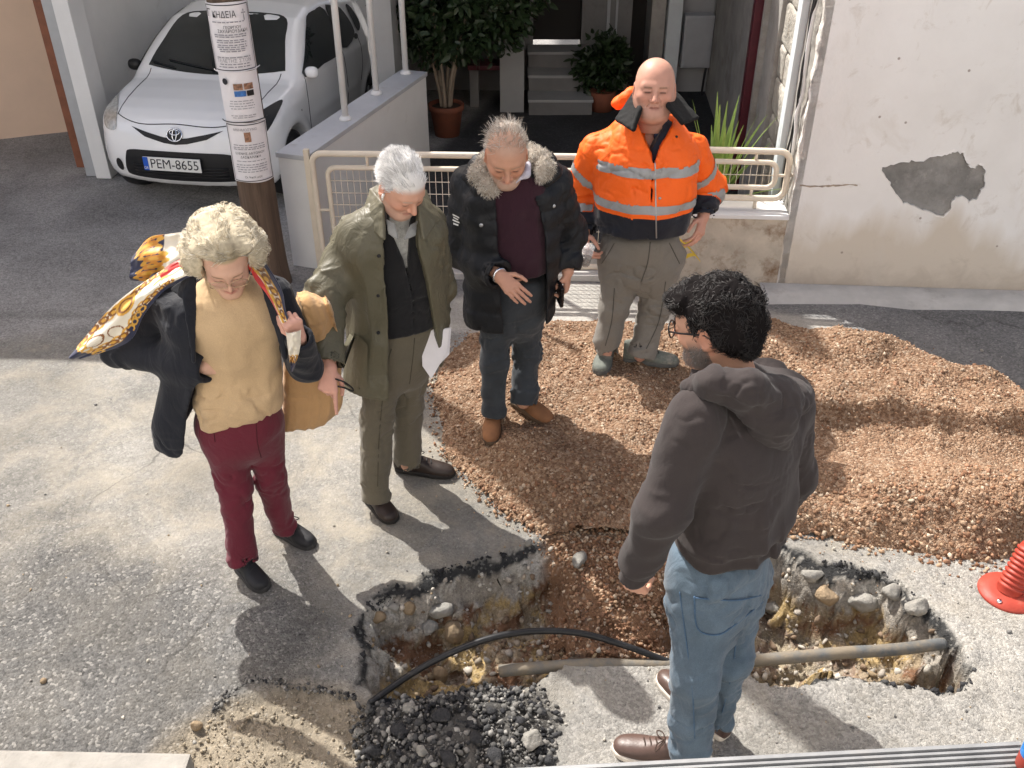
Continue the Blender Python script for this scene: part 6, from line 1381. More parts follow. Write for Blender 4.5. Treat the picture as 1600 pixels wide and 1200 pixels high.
    def hair_vol(P):
        q = (P - C) @ R / HS; d = ell(q, A(0, -.044, .050), (.106, .110, .086)); d = smin(d, ell(q * A(1, 1, 1), A(.084, -.03, -.002), (.052, .074, .058)), .04); d = smin(d, ell(q, A(-.084, -.03, -.002), (.052, .074, .058)), .04); d = smin(d, ell(q, A(0, -.10, -.03), (.09, .06, .07)), .03)
        d = smin(d, ell(q, A(.03, .022, .108), (.07, .05, .028)), .03); d = smin(d, ell(q, A(-.045, .020, .104), (.05, .05, .026)), .03)
        face = np.maximum(np.abs(q[:, 0]) - .070, np.maximum(q[:, 2] - (.074 - .25 * np.abs(q[:, 0])), .004 - q[:, 1])); d = smax(d, -face, .015)
        lump = fbm(np.stack([q[:, 0] * 20, q[:, 1] * 20, q[:, 2] * 20], 1) + .6 * vn(q * 14, 2)[:, None], 3, 4); return d - .009 * lump
    Vh, Fh = mesh_sdf(hair_vol, *bbox([C + R @ A(x, y, z) * HS for x in (-.18, .18) for y in (-.19, .12) for z in (-.13, .18)], .0), .005, 2)
    qh = (Vh - C) @ R; dark = np.exp(-((qh[:, 0] + .035) / .03) ** 2) * sstep(.02, .07, qh[:, 1]) * .6
    hc = A(.46, .40, .29) * (1 + .25 * fbm(qh * 60, 3, 2))[:, None] * (1 - dark[:, None]) + A(.12, .09, .05) * dark[:, None]; hb = obj('hair', Vh, Fh, M['hair_base'], p, cols=hc * 1.05)  # base darker than the strands: shade for depth put into the colour
    r = np.random.default_rng(2); i = r.integers(0, len(Vh), 5200); Nv = grad(hair_vol, Vh[i], .004); ql = qh[i]
    fl = np.stack([np.sign(ql[:, 0] + .035) * (.9 - .5 * sstep(.02, .1, ql[:, 2])), -.55 + 0 * ql[:, 0], .55 * sstep(.02, .09, ql[:, 1]) - .75 * sstep(.06, .0, ql[:, 2])], 1) @ R.T
    fl = fl - Nv * (fl * Nv).sum(1)[:, None] + .45 * np.stack([vn(Vh[i] * 30, 11), vn(Vh[i] * 30, 12), vn(Vh[i] * 30, 13)], 1); fl /= np.linalg.norm(fl, axis=1)[:, None]
    pal = [(.76, .69, .54), (.66, .58, .43), (.84, .79, .67), (.40, .33, .23), (.56, .48, .34)]; hcs = HAIRP(len(i), pal, 4) * (1 - .7 * dark[i])[:, None]
    def stay(P): d = hair_vol(P); return P - grad(hair_vol, P, .004) * np.clip(d - .0065, 0, .02)[:, None]
    strands('hair_curls', Vh[i] - Nv * .004, fl + Nv * .05, r.uniform(.035, .06, len(i)), M['hair'], hb, 6, .0011, .38, 38., None, .0, .0035, .9, stay, 3, hcs, .14)
    # silk scarf printed with chains, flying off to her right
    def scarf_sheet(name, top, bot, zone, par, n=120, m=34, rip=.012, seed=0, sub=None, invert=False):
        Tp = smooth_path(top, 12); Bt = smooth_path(bot, 12); def_ = lambda Pp, t: Pp[np.clip((t * (len(Pp) - 1)).astype(int), 0, len(Pp) - 1)]
        s = np.linspace(0, 1, n); t = np.linspace(0, 1, m); S, T_ = np.meshgrid(s, t, indexing='ij')
        tp = np.stack([np.interp(s, np.linspace(0, 1, len(Tp)), Tp[:, k]) for k in range(3)], 1); bt = np.stack([np.interp(s, np.linspace(0, 1, len(Bt)), Bt[:, k]) for k in range(3)], 1)
        Pm = tp[:, None] * (1 - T_[..., None]) + bt[:, None] * T_[..., None]; bul = np.sin(T_ * math.pi) ** .7
        Pm = Pm + A(0, -1, .35) * (bul * .022 + rip * np.sin(T_ * 7 + S * 5 + seed) * bul + .008 * vn(np.stack([S * 9, T_ * 5, 0 * S + seed], -1).reshape(-1, 3), 3).reshape(S.shape))[..., None]
        Vv = Pm.reshape(-1, 3); Bk = Vv + A(0, .005, -.001); I = np.arange(n * m).reshape(n, m); Fq = np.stack([I[:-1, :-1], I[:-1, 1:], I[1:, 1:], I[1:, :-1]], -1).reshape(-1, 4)
        col = zone(S.ravel(), T_.ravel()); edge = np.concatenate([I[:, 0], I[-1, 1:], I[::-1, -1][1:], I[0, ::-1][1:-1]]); e2 = np.roll(edge, -1); K_ = len(Vv); Fe = np.stack([edge, edge + K_, e2 + K_, e2], 1)
        Fa = np.concatenate([Fq, Fq[:, ::-1] + K_, Fe]); return obj(name, np.concatenate([Vv, Bk]), Fa, M['silk'], par, cols=np.concatenate([col, col]))
    M['silk'] = mat('silk', (1, 1, 1), .42, .05, 20, .1, 300, .001, attr=True, sheen=.2, spec=.5)
    cream, navy, gold, red, brown = A(.72, .66, .54), A(.012, .016, .05), A(.62, .33, .04), A(.50, .03, .025), A(.20, .07, .01)
    def chain_mask(a, b, w, per):            # interlocked links along a at offset b
        u = (a / per) % 1.0 - .5; e1 = np.abs(np.hypot(u * per / (.42 * per), b / (w * .55)) - 1) < .30; u2 = ((a / per + .5) % 1.0) - .5; e2 = np.abs(np.hypot(u2 * per / (.36 * per), b / (w * .38)) - 1) < .34; return e1, e2
    def paint(c, msk, colr): c[msk] = colr
    def zone_tail(s, t):
        c = np.tile(cream, (len(s), 1)); x = s * .66; y = t * (.05 + .12 * np.sin(np.clip(s * 1.15, 0, 1) * math.pi) ** .8)
        yy = t * .15; paint(c, (s < .36) & (t < .42 + .1 * np.sin(s * 20)) & (s > .05), red); paint(c, (s < .42) & (np.abs(t - .46 - .05 * np.sin(s * 30)) < .05), gold)
        e1, e2 = chain_mask(x, yy - .020 - .01 * np.sin(x * 20), .03, .045); paint(c, e1 & (s > .30), gold); paint(c, e2 & (s > .30), brown)
        dd = np.hypot((x - .40) / 1.2, yy - .045); paint(c, (dd < .038), gold); paint(c, (np.abs(dd - .025) < .004), brown); paint(c, dd < .012, A(.75, .45, .08))
        for (a, b) in ((.50, .09), (.56, .06), (.22, .10)): dq = np.abs(np.hypot(x - a, (yy - b) * 1.3) - .030 - .006 * np.sin(x * 90)); paint(c, dq < .0035, brown); 
        e1, e2 = chain_mask(x, yy - .118 - .006 * np.sin(x * 30), .028, .042); paint(c, e1 & (s > .25), gold); paint(c, e2 & (s > .25), brown)
        paint(c, (t > .87), navy); paint(c, (s > .93), navy); e1, e2 = chain_mask(yy, x - .60, .022, .03); paint(c, e1 & (s < .94), gold); paint(c, (t > .78) & (np.abs(s - .62) < .10), navy); e1, e2 = chain_mask(x, yy - .128, .020, .032); paint(c, e1 & (np.abs(s - .62) < .09), gold)
        return c
    sc = empty('silk_scarf', at(300, 430, 3.1), 'cream and navy silk scarf printed with gold chains, blown aside', 'scarf')
    Yt = 3.04
    scarf_sheet('blown_tail', [at(312, 398, 3.12), at(280, 406, 3.08), at(240, 430, Yt), at(190, 466, Yt), (at(148, 508, Yt)), at(108, 556, Yt)], [at(312, 428, 3.02), at(285, 438, 3.0), at(255, 456, 3.0), at(224, 494, 3.02), at(198, 536, 3.03), at(128, 560, Yt)], zone_tail, sc, 190, 60, .008, 1)
    def zone_back(s, t):
        c = np.tile(navy, (len(s), 1)); paint(c, s < .38, cream); x = t * .26; e1, e2 = chain_mask(x, (s - .58) * .13 - .01 * np.sin(t * 9), .045, .042); paint(c, e1, gold); paint(c, e2, A(.55, .22, .02)); return c
    scarf_sheet('billowing_back', [at(292, 362, 3.26), at(262, 366, 3.26), at(232, 372, 3.26), at(208, 400, 3.27)], [at(300, 424, 3.18), at(262, 436, 3.18), at(228, 440, 3.2), at(205, 438, 3.22)], zone_back, sc, 60, 60, .01, 2)
    def zone_l(s, t):
        c = np.tile(cream, (len(s), 1)); paint(c, (t < .35) & (s < .6), red); paint(c, (np.abs(t - .42 - .05 * np.sin(s * 26)) < .06), gold); e1, e2 = chain_mask(s * .4, (t - .66) * .09, .03, .04); paint(c, e1, gold); paint(c, e2, brown); paint(c, t > .84, navy); paint(c, s > .93, navy); return c
    scarf_sheet('left_front', [at(378, 404, 3.07), at(388, 420, 3.03), at(410, 452, 2.99), at(434, 490, 2.965), at(446, 520, 2.96), at(452, 548, 2.96)], [at(404, 398, 3.16), at(418, 416, 3.12), at(440, 455, 3.04), at(448, 490, 2.955), at(464, 530, 2.95), at(468, 560, 2.95)], zone_l, sc, 110, 30, .004, 3)
    def zone_e(s, t): c = np.tile(cream, (len(s), 1)); paint(c, s > .72, navy); e1, e2 = chain_mask(t * .09, (s - .66) * .15, .02, .03); paint(c, e1, gold); paint(c, e2, brown); return c
    scarf_sheet('hanging_end', [at(447, 520, 2.925), at(450, 548, 2.92), at(456, 576, 2.92)], [at(470, 516, 2.93), at(468, 548, 2.925), at(458, 580, 2.92)], zone_e, sc, 40, 20, .004, 4)
    scarf_sheet('neck_roll', [at(318, 392, 3.19), at(340, 400, 3.24), at(370, 398, 3.24), at(398, 396, 3.18)], [at(310, 428, 3.06), at(330, 434, 3.14), at(372, 432, 3.14), at(394, 424, 3.08)], zone_l, sc, 50, 24, .006, 5)
woman()
# ------------------------------------------------------------------ 2. white-haired man pointing down
def pointing_man():
    base = A(-.56, 3.65, 0); p = empty('person', base, 'white-haired man in olive jacket pointing down into the trench', 'person')
    yw = 28
    L = Loft([sec(630, 545, 3.66, .165, .125, yw), sec(628, 500, 3.65, .172, .13, yw), sec(626, 450, 3.63, .172, .135, yw), sec(618, 400, 3.60, .186, .13, yw), sec(613, 360, 3.58, .19, .12, yw), sec(613, 337, 3.57, .15, .10, yw), sec(617, 322, 3.55, .075, .075, yw), sec(620, 308, 3.54, .062, .062, yw)])
    C = at(628, 289, 3.49); R = frame((.50, -.60, -.62)); HS = 1.04; hs = scaled(head_sdf(.97, 1.0, 1.08, .055, .004, R.T @ (at(614, 335, 3.58) - C - R @ A(0, -.022, -.055))), HS); f_h = lambda P: hs((P - C) @ R)
    shR, elR, wrR = at(556, 364, 3.64), at(509, 460, 3.44), at(514, 574, 3.22); shL, elL, wrL = at(664, 350, 3.66), at(682, 450, 3.78), at(676, 525, 3.68)
    RR = [at(602, 540, 3.62), at(590, 655, 3.57), gnd(588, 779, .06)]; LL = [at(648, 535, 3.72), at(636, 630, 3.74), gnd(637, 726, .06)]
    J = dict(pelvis=at(628, 510, 3.65), chest=at(616, 390, 3.6), neck=at(617, 325, 3.56), armR=[shR, elR, wrR], armL=[shL, elL, wrL], legR=RR, legL=LL)
    V, F, q = head_parts(C, R, hs); skin = (.55, .305, .215); hm = lambda q: sstep(.02, .06, q[:, 2] - .9 * q[:, 1] * .55 + .012) 
    c = skin_cols(q / HS, skin, (.42, .38, .34), (.44, .19, .15), ((.46, .33, .27), .4), ((.66, .64, .61), hm), .4, .7)
    dh = at(512, 606, 3.17) - wrR; hp = hand_parts(wrR, dh, A(-.15, -.9, .35), A(.75, -.3, -.1), ((.15, .10, .10), (1.2, 1.3, .9), (1.3, 1.3, .9), (1.3, 1.3, .9)), .55, 1.05); fh, pts = hand_sdf(hp, (elR, wrR), (.045, .029)); lo, hi = bbox(pts[1:], .03); Vh, Fh = mesh_sdf(fh, lo, hi, .003, 2)
    hp2 = hand_parts(wrL, at(680, 550, 3.62) - wrL, A(.6, -.6, .2), A(-.6, -.6, .0), (.7, .8, .8, .9), .7, 1.0); fh2, pts2 = hand_sdf(hp2, (elL, wrL), (.045, .029)); lo, hi = bbox(pts2[1:], .03); V2, F2 = mesh_sdf(fh2, lo, hi, .0035, 2); hcol = A(.58, .31, .235)
    Vi, Fi = inner_body(J); skin_body(p, [(V, F), (Vh, Fh), (V2, F2), (Vi, Fi)], [c, np.tile(hcol, (len(Vh), 1)), np.tile(hcol, (len(V2), 1)), np.tile(skin, (len(Vi), 1))])
    zh = at(626, 522, 3.55)[2]
    sh_ = lambda P: smin(cap(P, at(618, 330, 3.56), at(623, 312, 3.53), .072, .066), L(P, -.026, .03), .012)
    sh = garment('shirt', lambda P: smax(sh_(P), at(620, 420, 3.5)[2] - P[:, 2], .01), [at(600, 430, 3.7), at(650, 430, 3.4), at(620, 300, 3.55)], .12, .008, fabric('grey_check_shirt', (.34, .34, .32), .8, var=.3, scale=60), p)
    ow = interp_open(L, [(.9, -.001, .0), (1.25, -.004, .004), (1.33, -.010, .012), (1.42, -.028, .032), (1.5, -.045, .045)], .0)
    sw = lambda P: smax(smax(L(P, .0, .03) - trunk_folds(L, P, .005, 8, 2.5, 5, 5), -ow(P), .006), zh - P[:, 2], .012)
    so = garment('cardigan', sw, [at(628, 525, 3.65) + A(a * .18, b * .15, 0) for a in (-1, 1) for b in (-1, 1)] + [at(616, 325, 3.56)], .03, .009, fabric('black_knit', (.010, .010, .011), .9), p)
    Vb, Fb = ico(2); shm = fabric('pale_shirt', (.26, .26, .245), .8)
    flap('shirt_collar', [at(604, 344, 3.46), at(608, 364, 3.42), at(622, 374, 3.40), at(616, 350, 3.44)], [(0, 1, 3), (1, 2, 3)], .004, shm, sh); flap('shirt_collar', [at(652, 346, 3.50), at(648, 366, 3.45), at(632, 374, 3.41), at(642, 352, 3.46)], [(0, 1, 3), (1, 2, 3)], .004, shm, sh)
    LP = Loft([sec(632, 606, 3.66, .05, .05, yw), sec(631, 585, 3.66, .12, .10, yw), sec(630, 562, 3.66, .148, .118, yw), sec(630, 540, 3.66, .165, .125, yw), sec(628, 495, 3.65, .16, .125, yw)])
    garment('trousers', legs_sdf(0, 0, RR, LL, (.088, .073, .069), (.086, .071, .068), LP, True, .009, 7), RR + LL + [at(628, 490, 3.65)], .13, .009, fabric('olive_chino', (.118, .102, .072), .85), p, cr=1.5)
    seams(LASTF[0], [o for o in COL.objects if o.parent == p and o.name.startswith('trousers')][0], [[(648, 528), (645, 560), (640, 600)], [(612, 545), (600, 580), (592, 600)], [(598, 620), (592, 690), (590, 760)]], mat('olive_seam', (.06, .052, .036), .9, .1, 20, 0), 2.6)
    shb = mat('brown_black_leather', (.030, .020, .016), .45, .25, 20, .2, 200, .001); sl = mat('black_sole', (.018, .016, .015), .7, .2, 20, .2)
    shoe(p, gnd(576, 778), gnd(614, 815), shb, sl, M['black_rubber'], 1., sole=.026); shoe(p, gnd(619, 732), gnd(704, 742), shb, sl, M['black_rubber'], 1., sole=.026)
    Jk = Loft([sec(612, 628, 3.62, .215, .165, yw), sec(614, 600, 3.63, .228, .175, yw), sec(618, 540, 3.64, .226, .17, yw), sec(619, 470, 3.63, .215, .165, yw), sec(614, 400, 3.6, .222, .158, yw), sec(611, 360, 3.58, .22, .145, yw), sec(611, 338, 3.57, .18, .12, yw), sec(616, 320, 3.55, .10, .09, yw)])
    op = interp_open(Jk, [(.5, -.09, .19), (.75, -.095, .165), (1.0, -.10, .115), (1.2, -.10, .085), (1.38, -.085, .06), (1.45, -.075, .065), (1.55, -.07, .07)])
    cR = Chain([shR, elR, wrR], (.084, .076, .063), .035); cL = Chain([shL, elL, wrL], (.086, .074, .060), .035)
    def jk(P):
        d = Jk(P, 0, .025) - trunk_folds(Jk, P, .011, 21, 2.6, 2.6, 4); d = smax(d, -np.maximum(Jk(P, -.026, .03), P[:, 2] - 1.28), .006); d = smax(d, -op(P), .007); d = smax(d, .66 + .45 * np.maximum(Jk.local(P)[0] - .02, 0) - P[:, 2], .01)
        for ch, sd in ((cR, 15), (cL, 16)):
            e, s, v = ch(P, True); e = e - ch.folds(s, v, .011, .042, .09, sd, .8) * (.65 + .7 * np.exp(-((s - ch.l[1]) / .1) ** 2) + .4 * sstep(ch.l[2] - .16, ch.l[2] - .03, s)); e = sleeve_end(e, P, ch.p[2], ch.p[2] - ch.p[1], ch.r[2], -.005); d = smin(d, e, .04)
        return d
    om = fabric('olive_waxed_cotton', (.105, .096, .063), .5, weave=.06, fold=.45, fscale=16, spec=.4, sheen=0, bump=.2)
    jo = garment('jacket', jk, [shR, elR, wrR, shL, elL, wrL, at(612, 635, 3.45), at(612, 635, 3.82), at(616, 318, 3.55)], .14, .0085, om, p)
    # collar standing open, pockets, buttons
    col = Chain([at(604, 352, 3.40), at(592, 330, 3.46), at(584, 312, 3.58), at(600, 296, 3.68), at(640, 296, 3.70), at(664, 316, 3.60), at(664, 338, 3.48)], (.014, .022, .026, .026, .026, .024, .014), .02)
    flap('collar', [at(600, 372, 3.40), at(566, 346, 3.50), at(580, 298, 3.62), at(598, 318, 3.48)], [(0, 1, 3), (1, 2, 3)], .008, om, jo)
    flap('collar', [at(662, 372, 3.44), at(684, 342, 3.56), at(664, 300, 3.66), at(654, 322, 3.50)], [(0, 1, 3), (1, 2, 3)], .008, om, jo)
    flap('collar', [at(580, 298, 3.62), at(598, 318, 3.52), at(606, 286, 3.68), at(640, 286, 3.70), at(664, 300, 3.66)], [(0, 1, 2), (2, 3, 4), (1, 2, 4)], .010, om, jo)
    garment('collar_lining', lambda P: Chain([at(600, 340, 3.46), at(596, 318, 3.54), at(606, 300, 3.62)], (.014, .016, .014), .02)(P), [at(600, 340, 3.46), at(596, 318, 3.54), at(606, 300, 3.62)], .04, .006, fabric('black_lining', (.012, .012, .014)), jo)
    fr = ((0, 2.0, 0), (1, 0, 0), (0, 0, 1), (0, 1, 0)); wx = lambda pts, Y: [(at(u, v, Y)[0], at(u, v, Y)[2]) for u, v in pts]
    V, F = decal(jk, wx([(541, 528), (576, 545), (574, 598), (556, 596), (541, 575)], 3.45), fr, .02, .008); obj('pocket', V, F, om, jo)
    V, F = decal(jk, wx([(540, 520), (578, 536), (577, 552), (540, 536)], 3.45), fr, .02, .013); obj('pocket_flap', V, F, om, jo)
    for (u, v) in ((591, 462), (591, 520), (592, 400)): c0 = project(jk, np.array([at(u, v, 2.6)]), np.array([nrm(ray(u, v))]), 3)[0]; obj('button', Vb * .008 + c0, Fb, M['black_rubber'], jo)
    c0 = project(sw, np.array([at(620, 368, 2.6)]), np.array([nrm(ray(620, 368))]), 3)[0]; obj('button', Vb * .006 + c0, Fb, M['plate_white'], so)
    # glasses dangling from the pointing hand, papers, earbud
    g = empty('spectacles', at(528, 596, 3.18), 'folded black spectacles held by the pointing man', 'spectacles'); g0 = at(524, 592, 3.18); mb = MB()
    mb.tube(smooth_path([g0, at(538, 597, 3.18), at(550, 606, 3.19), at(551, 611, 3.19), at(538, 606, 3.18), at(524, 603, 3.17)], 5), .0035, 6); mb.tube(smooth_path([g0, at(540, 600, 3.21), at(552, 608, 3.22)], 4), .003, 6); mb.build('frame', M['glasses_black'], g)
    pp = empty('papers', at(672, 588, 3.66), 'white papers held at the hip of the pointing man', 'papers')
    for k in range(3):
        o = A(.004 * k, .006 * k, 0); Vp = [at(658, 518, 3.62) + o, at(702, 514, 3.60) + o, at(699, 548 + 4 * k, 3.56) + o, at(674, 592 - 5 * k, 3.53) + o, at(660, 572, 3.56) + o]; nV = len(Vp); Vp = Vp + [v + A(0, .001, 0) for v in Vp]; obj('sheet', Vp, [tuple(range(nV)), tuple(range(nV, 2 * nV))[::-1]] + [(i, i + nV, (i + 1) % nV + nV, (i + 1) % nV) for i in range(nV)], M['paper'], pp, smooth=False)
    eb = C + R @ A(.083, .006, -.014); mb = MB(); mb.tube([eb, eb + R @ A(.004, .006, -.014), eb + R @ A(.002, .010, -.030)], [.006, .0045, .0035], 8); ebo = empty('earbud', eb, 'white earbud in the ear of the pointing man', 'earbud'); mb.build('stem', M['plate_white'], ebo)
    # white hair combed forward over the crown
    mask = lambda S: (lambda S: (S[:, 2] - .60 * S[:, 1] > .005) & (S[:, 2] > -.045) & ~((np.abs(S[:, 0]) > .06) & (S[:, 1] > .035) & (S[:, 2] < .06)) & ~((np.abs(S[:, 0]) > .072) & (np.abs(S[:, 1] + .01) < .03) & (S[:, 2] < .02)))(S / HS)
    S, N = scalp_roots(hs, 4200, mask, 5); pal = [(.78, .77, .75), (.70, .69, .67), (.85, .84, .82), (.60, .58, .56)]
    cmb = lambda P, t: np.broadcast_to(R[:, 1] * -.08 - R[:, 2] * .06, P.shape) + .0
    fcol = lambda q: (C + q @ R.T)
    D = N * .38 + A(.12, -.62, .05); D[:, 2] -= .5 * (S[:, 2] < .03)
    ho = strands('hair', fcol(S), D @ R.T, np.random.default_rng(1).uniform(.020, .036, len(S)), M['hair'], p, 5, .0013, .16, 30., cmb, .02, 0, 0, None, 4, HAIRP(len(S), pal, 8), .18)
pointing_man()
# ------------------------------------------------------------------ 3. man in the black parka
def parka_man():
    base = A(0, 4.13, .05); p = empty('person', base, 'balding man in black fur-collared parka gesturing with one hand', 'person')
    yw = 5
    L = Loft([sec(800, 470, 4.13, .172, .135, yw), sec(803, 430, 4.12, .178, .145, yw), sec(806, 380, 4.10, .184, .15, yw), sec(803, 330, 4.08, .19, .14, yw), sec(800, 296, 4.06, .185, .122, yw), sec(797, 276, 4.04, .15, .10, yw), sec(795, 262, 4.02, .078, .075, yw), sec(793, 252, 4.0, .064, .064, yw)])
    C = at(791, 242, 3.93); R = frame((.06, -.86, -.48)); nb = at(796, 274, 4.06); HS = 1.08; hs = scaled(head_sdf(1.0, 1.02, 1.1, .058, .006, R.T @ (nb - C - R @ A(0, -.022, -.055))), HS)
    shR, elR, wrR = at(736, 292, 4.11), at(722, 390, 4.13), at(780, 430, 3.88); shL, elL, wrL = at(864, 288, 4.12), at(889, 365, 4.22), at(887, 424, 4.12)
    zR, zL = gz(gnd(770, 668, .05)), gz(gnd(828, 645, .05))
    RR = [at(777, 478, 4.12), at(772, 560, 4.08), gnd(771, 644, zR + .075)]; LL = [at(826, 474, 4.16), at(822, 550, 4.18), gnd(818, 629, zL + .075)]
    J = dict(pelvis=at(802, 450, 4.13), chest=at(803, 330, 4.1), neck=at(796, 272, 4.06), armR=[shR, elR, wrR], armL=[shL, elL, wrL], legR=RR, legL=LL)
    V, F, q = head_parts(C, R, hs); skin = (.50, .265, .175); hm = lambda q: .75 * sstep(.03, .075, -q[:, 1] * .8 + q[:, 2] * .25) + .35 * sstep(.05, .09, q[:, 2])
    c = skin_cols(q / HS, skin, (.30, .23, .18), (.42, .19, .15), ((.42, .33, .27), .55), ((.40, .32, .26), hm), .35, .7)
    dR = at(812, 462, 3.80) - wrR; hp = hand_parts(wrR, dR, A(-.25, -.75, .6), A(.8, -.3, .5), (.35, .28, .28, .32), .15, 1.02); fh, pts = hand_sdf(hp, (elR, wrR), (.045, .03)); lo, hi = bbox(pts[1:], .03); Vh, Fh = mesh_sdf(fh, lo, hi, .003, 2)
    hp2 = hand_parts(wrL, A(-.04, -.12, -1), A(.95, -.25, 0), A(-.2, -1, 0), (.9, .9, 1.0, 1.1), .7, 1.02); fh2, pts2 = hand_sdf(hp2, (elL, wrL), (.045, .03)); lo, hi = bbox(pts2[1:], .03); V2, F2 = mesh_sdf(fh2, lo, hi, .003, 2); hcol = A(.52, .275, .19)
    Vi, Fi = inner_body(J); skin_body(p, [(V, F), (Vh, Fh), (V2, F2), (Vi, Fi)], [c, np.tile(hcol, (len(Vh), 1)), np.tile(hcol, (len(V2), 1)), np.tile(skin, (len(Vi), 1))])
    zh = at(803, 432, 4.0)[2]
    sw = lambda P: smax(smin(L(P, .0, .03) - trunk_folds(L, P, .006, 31, 2.5, 5, 5), cap(P, at(797, 276, 4.05), at(794, 258, 4.01), .074, .070), .015), zh - P[:, 2], .012)
    so = garment('sweater', sw, [at(803, 440, 4.13) + A(a * .19, b * .16, 0) for a in (-1, 1) for b in (-1, 1)] + [at(796, 250, 4.03)], .03, .009, fabric('aubergine_knit', (.034, .012, .020), .9), p)
    for s, pts_ in ((-1, [(770, 262, 3.99), (776, 276, 3.93), (788, 286, 3.89)]), (1, [(826, 255, 3.99), (822, 272, 3.93), (806, 284, 3.90)])):
        ch = Chain([at(*t) for t in pts_], (.012, .016, .008), .01); garment('shirt_collar', ch, ch.p, .03, .005, fabric('lilac_shirt', (.50, .48, .55), .7), so)
    LP = Loft([sec(800, 528, 4.14, .05, .05, yw), sec(800, 512, 4.14, .12, .10, yw), sec(800, 494, 4.14, .15, .12, yw), sec(801, 470, 4.13, .17, .13, yw), sec(803, 430, 4.12, .165, .13, yw)])
    garment('jeans', legs_sdf(0, 0, RR, LL, (.088, .072, .067), (.086, .070, .066), LP, True, .010, 17), RR + LL + [at(803, 425, 4.12)], .13, .009, fabric('dark_denim', (.036, .041, .047), .85, var=.3, scale=9), p, cr=1.6)
    bt = mat('tan_suede', (.22, .10, .045), .85, .2, 15, .3, 200, .001); sl = mat('brown_sole', (.10, .065, .04), .8, .2, 20, .2)
    shoe(p, gnd(771, 640, zR), gnd(768, 690, zR), bt, sl, None, 1.05, .03, .028, groundz=zR - .012); shoe(p, gnd(803, 626, zL), gnd(858, 658, zL), bt, sl, None, 1.05, .03, .028, groundz=zL - .012)
    Jk = Loft([sec(796, 525, 4.12, .205, .165, yw), sec(796, 500, 4.12, .222, .18, yw), sec(797, 450, 4.12, .228, .185, yw), sec(801, 390, 4.1, .226, .185, yw), sec(801, 340, 4.08, .232, .17, yw), sec(799, 302, 4.07, .226, .15, yw), sec(798, 278, 4.06, .185, .125, yw), sec(796, 258, 4.05, .12, .10, yw)])
    op = interp_open(Jk, [(.5, -.02, .17), (.8, -.05, .165), (1.0, -.075, .15), (1.2, -.085, .135), (1.38, -.085, .10), (1.45, -.08, .085), (1.6, -.075, .08)])
    cR = Chain([shR, elR, wrR], (.096, .084, .064), .04); cL = Chain([shL, elL, wrL], (.092, .080, .062), .04)
    def jk(P):
        d = Jk(P, 0, .025) - trunk_folds(Jk, P, .011, 41, 2.6, 3.5, 4) - .004 * np.sin(P[:, 2] * 60) * (P[:, 2] > .8); d = smax(d, -np.maximum(Jk(P, -.028, .03), P[:, 2] - 1.27), .006); d = smax(d, -op(P), .008); xb = Jk.local(P)[0]; d = smax(d, .70 + .10 * np.maximum(xb, 0) - P[:, 2], .01)
        for ch, sd in ((cR, 25), (cL, 26)):
            e, s, v = ch(P, True); e = e - ch.folds(s, v, .010, .05, .10, sd, .6) * (.6 + .7 * np.exp(-((s - ch.l[1]) / .1) ** 2)) - .004 * np.cos(s * 70); e = sleeve_end(e, P, ch.p[2], ch.p[2] - ch.p[1], ch.r[2], -.005); d = smin(d, e, .04)
        return d
    bm_ = fabric('black_nylon', (.0085, .0095, .012), .55, weave=.05, fold=.4, fscale=15, sheen=0, spec=.35); jo = garment('parka', jk, [shR, elR, wrR, shL, elL, wrL, at(796, 535, 3.9), at(796, 535, 4.35), at(796, 250, 4.05)], .14, .009, bm_, p)
    # hood pads lined with pale fur
    for k, pts_ in enumerate(([(757, 252, 4.06), (752, 272, 3.99), (764, 292, 3.92), (776, 300, 3.89)], [(826, 236, 4.08), (842, 250, 4.03), (852, 264, 3.97), (846, 280, 3.92)])):
        ch = Chain([at(*t) for t in pts_], (.036, .044, .036, .016), .03); f_ = lambda P, ch=ch: ch(P) - .004 * vn(P * 60, 3); hd = garment('hood_lining', f_, ch.p, .07, .006, mat('fur_base', (.33, .29, .24), .95, .3, 50, .5, 200, .003), jo)
        me = np.array([v.co[:] for v in hd.data.vertices]) + BASE[hd]; i = np.random.default_rng(k).integers(0, len(me), 1800); N = grad(f_, me[i]); strands('fur', me[i], N + A(0, -.1, -.3), np.random.default_rng(3).uniform(.010, .020, len(i)), M['fur'], hd, 3, .0011, .5, 80., None, .1, .0, 0, None, 6 + k, HAIRP(len(i), [(.46, .41, .34), (.58, .53, .46), (.36, .30, .24), (.66, .62, .55)], 9), .4)
        sh_ = Chain([at(t[0] + (-9 if k == 0 else 8), t[1] + 4, t[2] + .06) for t in pts_], (.042, .05, .044, .024), .03); garment('hood', lambda P: sh_(P) - .004 * vn(P * 30, 3), sh_.p, .08, .008, bm_, jo)
    hb = Chain([at(757, 250, 4.12), at(775, 240, 4.20), at(805, 236, 4.22), at(828, 240, 4.12)], (.04, .05, .05, .04), .03); garment('hood', hb, hb.p, .08, .008, bm_, jo)
    # sleeve print, buttons, bracelet, phone
    Vb, Fb = ico(2)
    for (u, v) in ((773, 366), (752, 352), (865, 322)): c0 = project(jk, np.array([at(u, v, 3.4)]), np.array([nrm(ray(u, v))]), 2)[0]; obj('snap_button', Vb * .010 * A(1, .5, 1) + c0, Fb, M['rim'], jo)
    fr = ((0, 3.0, 0), (1, 0, 0), (0, 0, 1), (0, 1, 0))
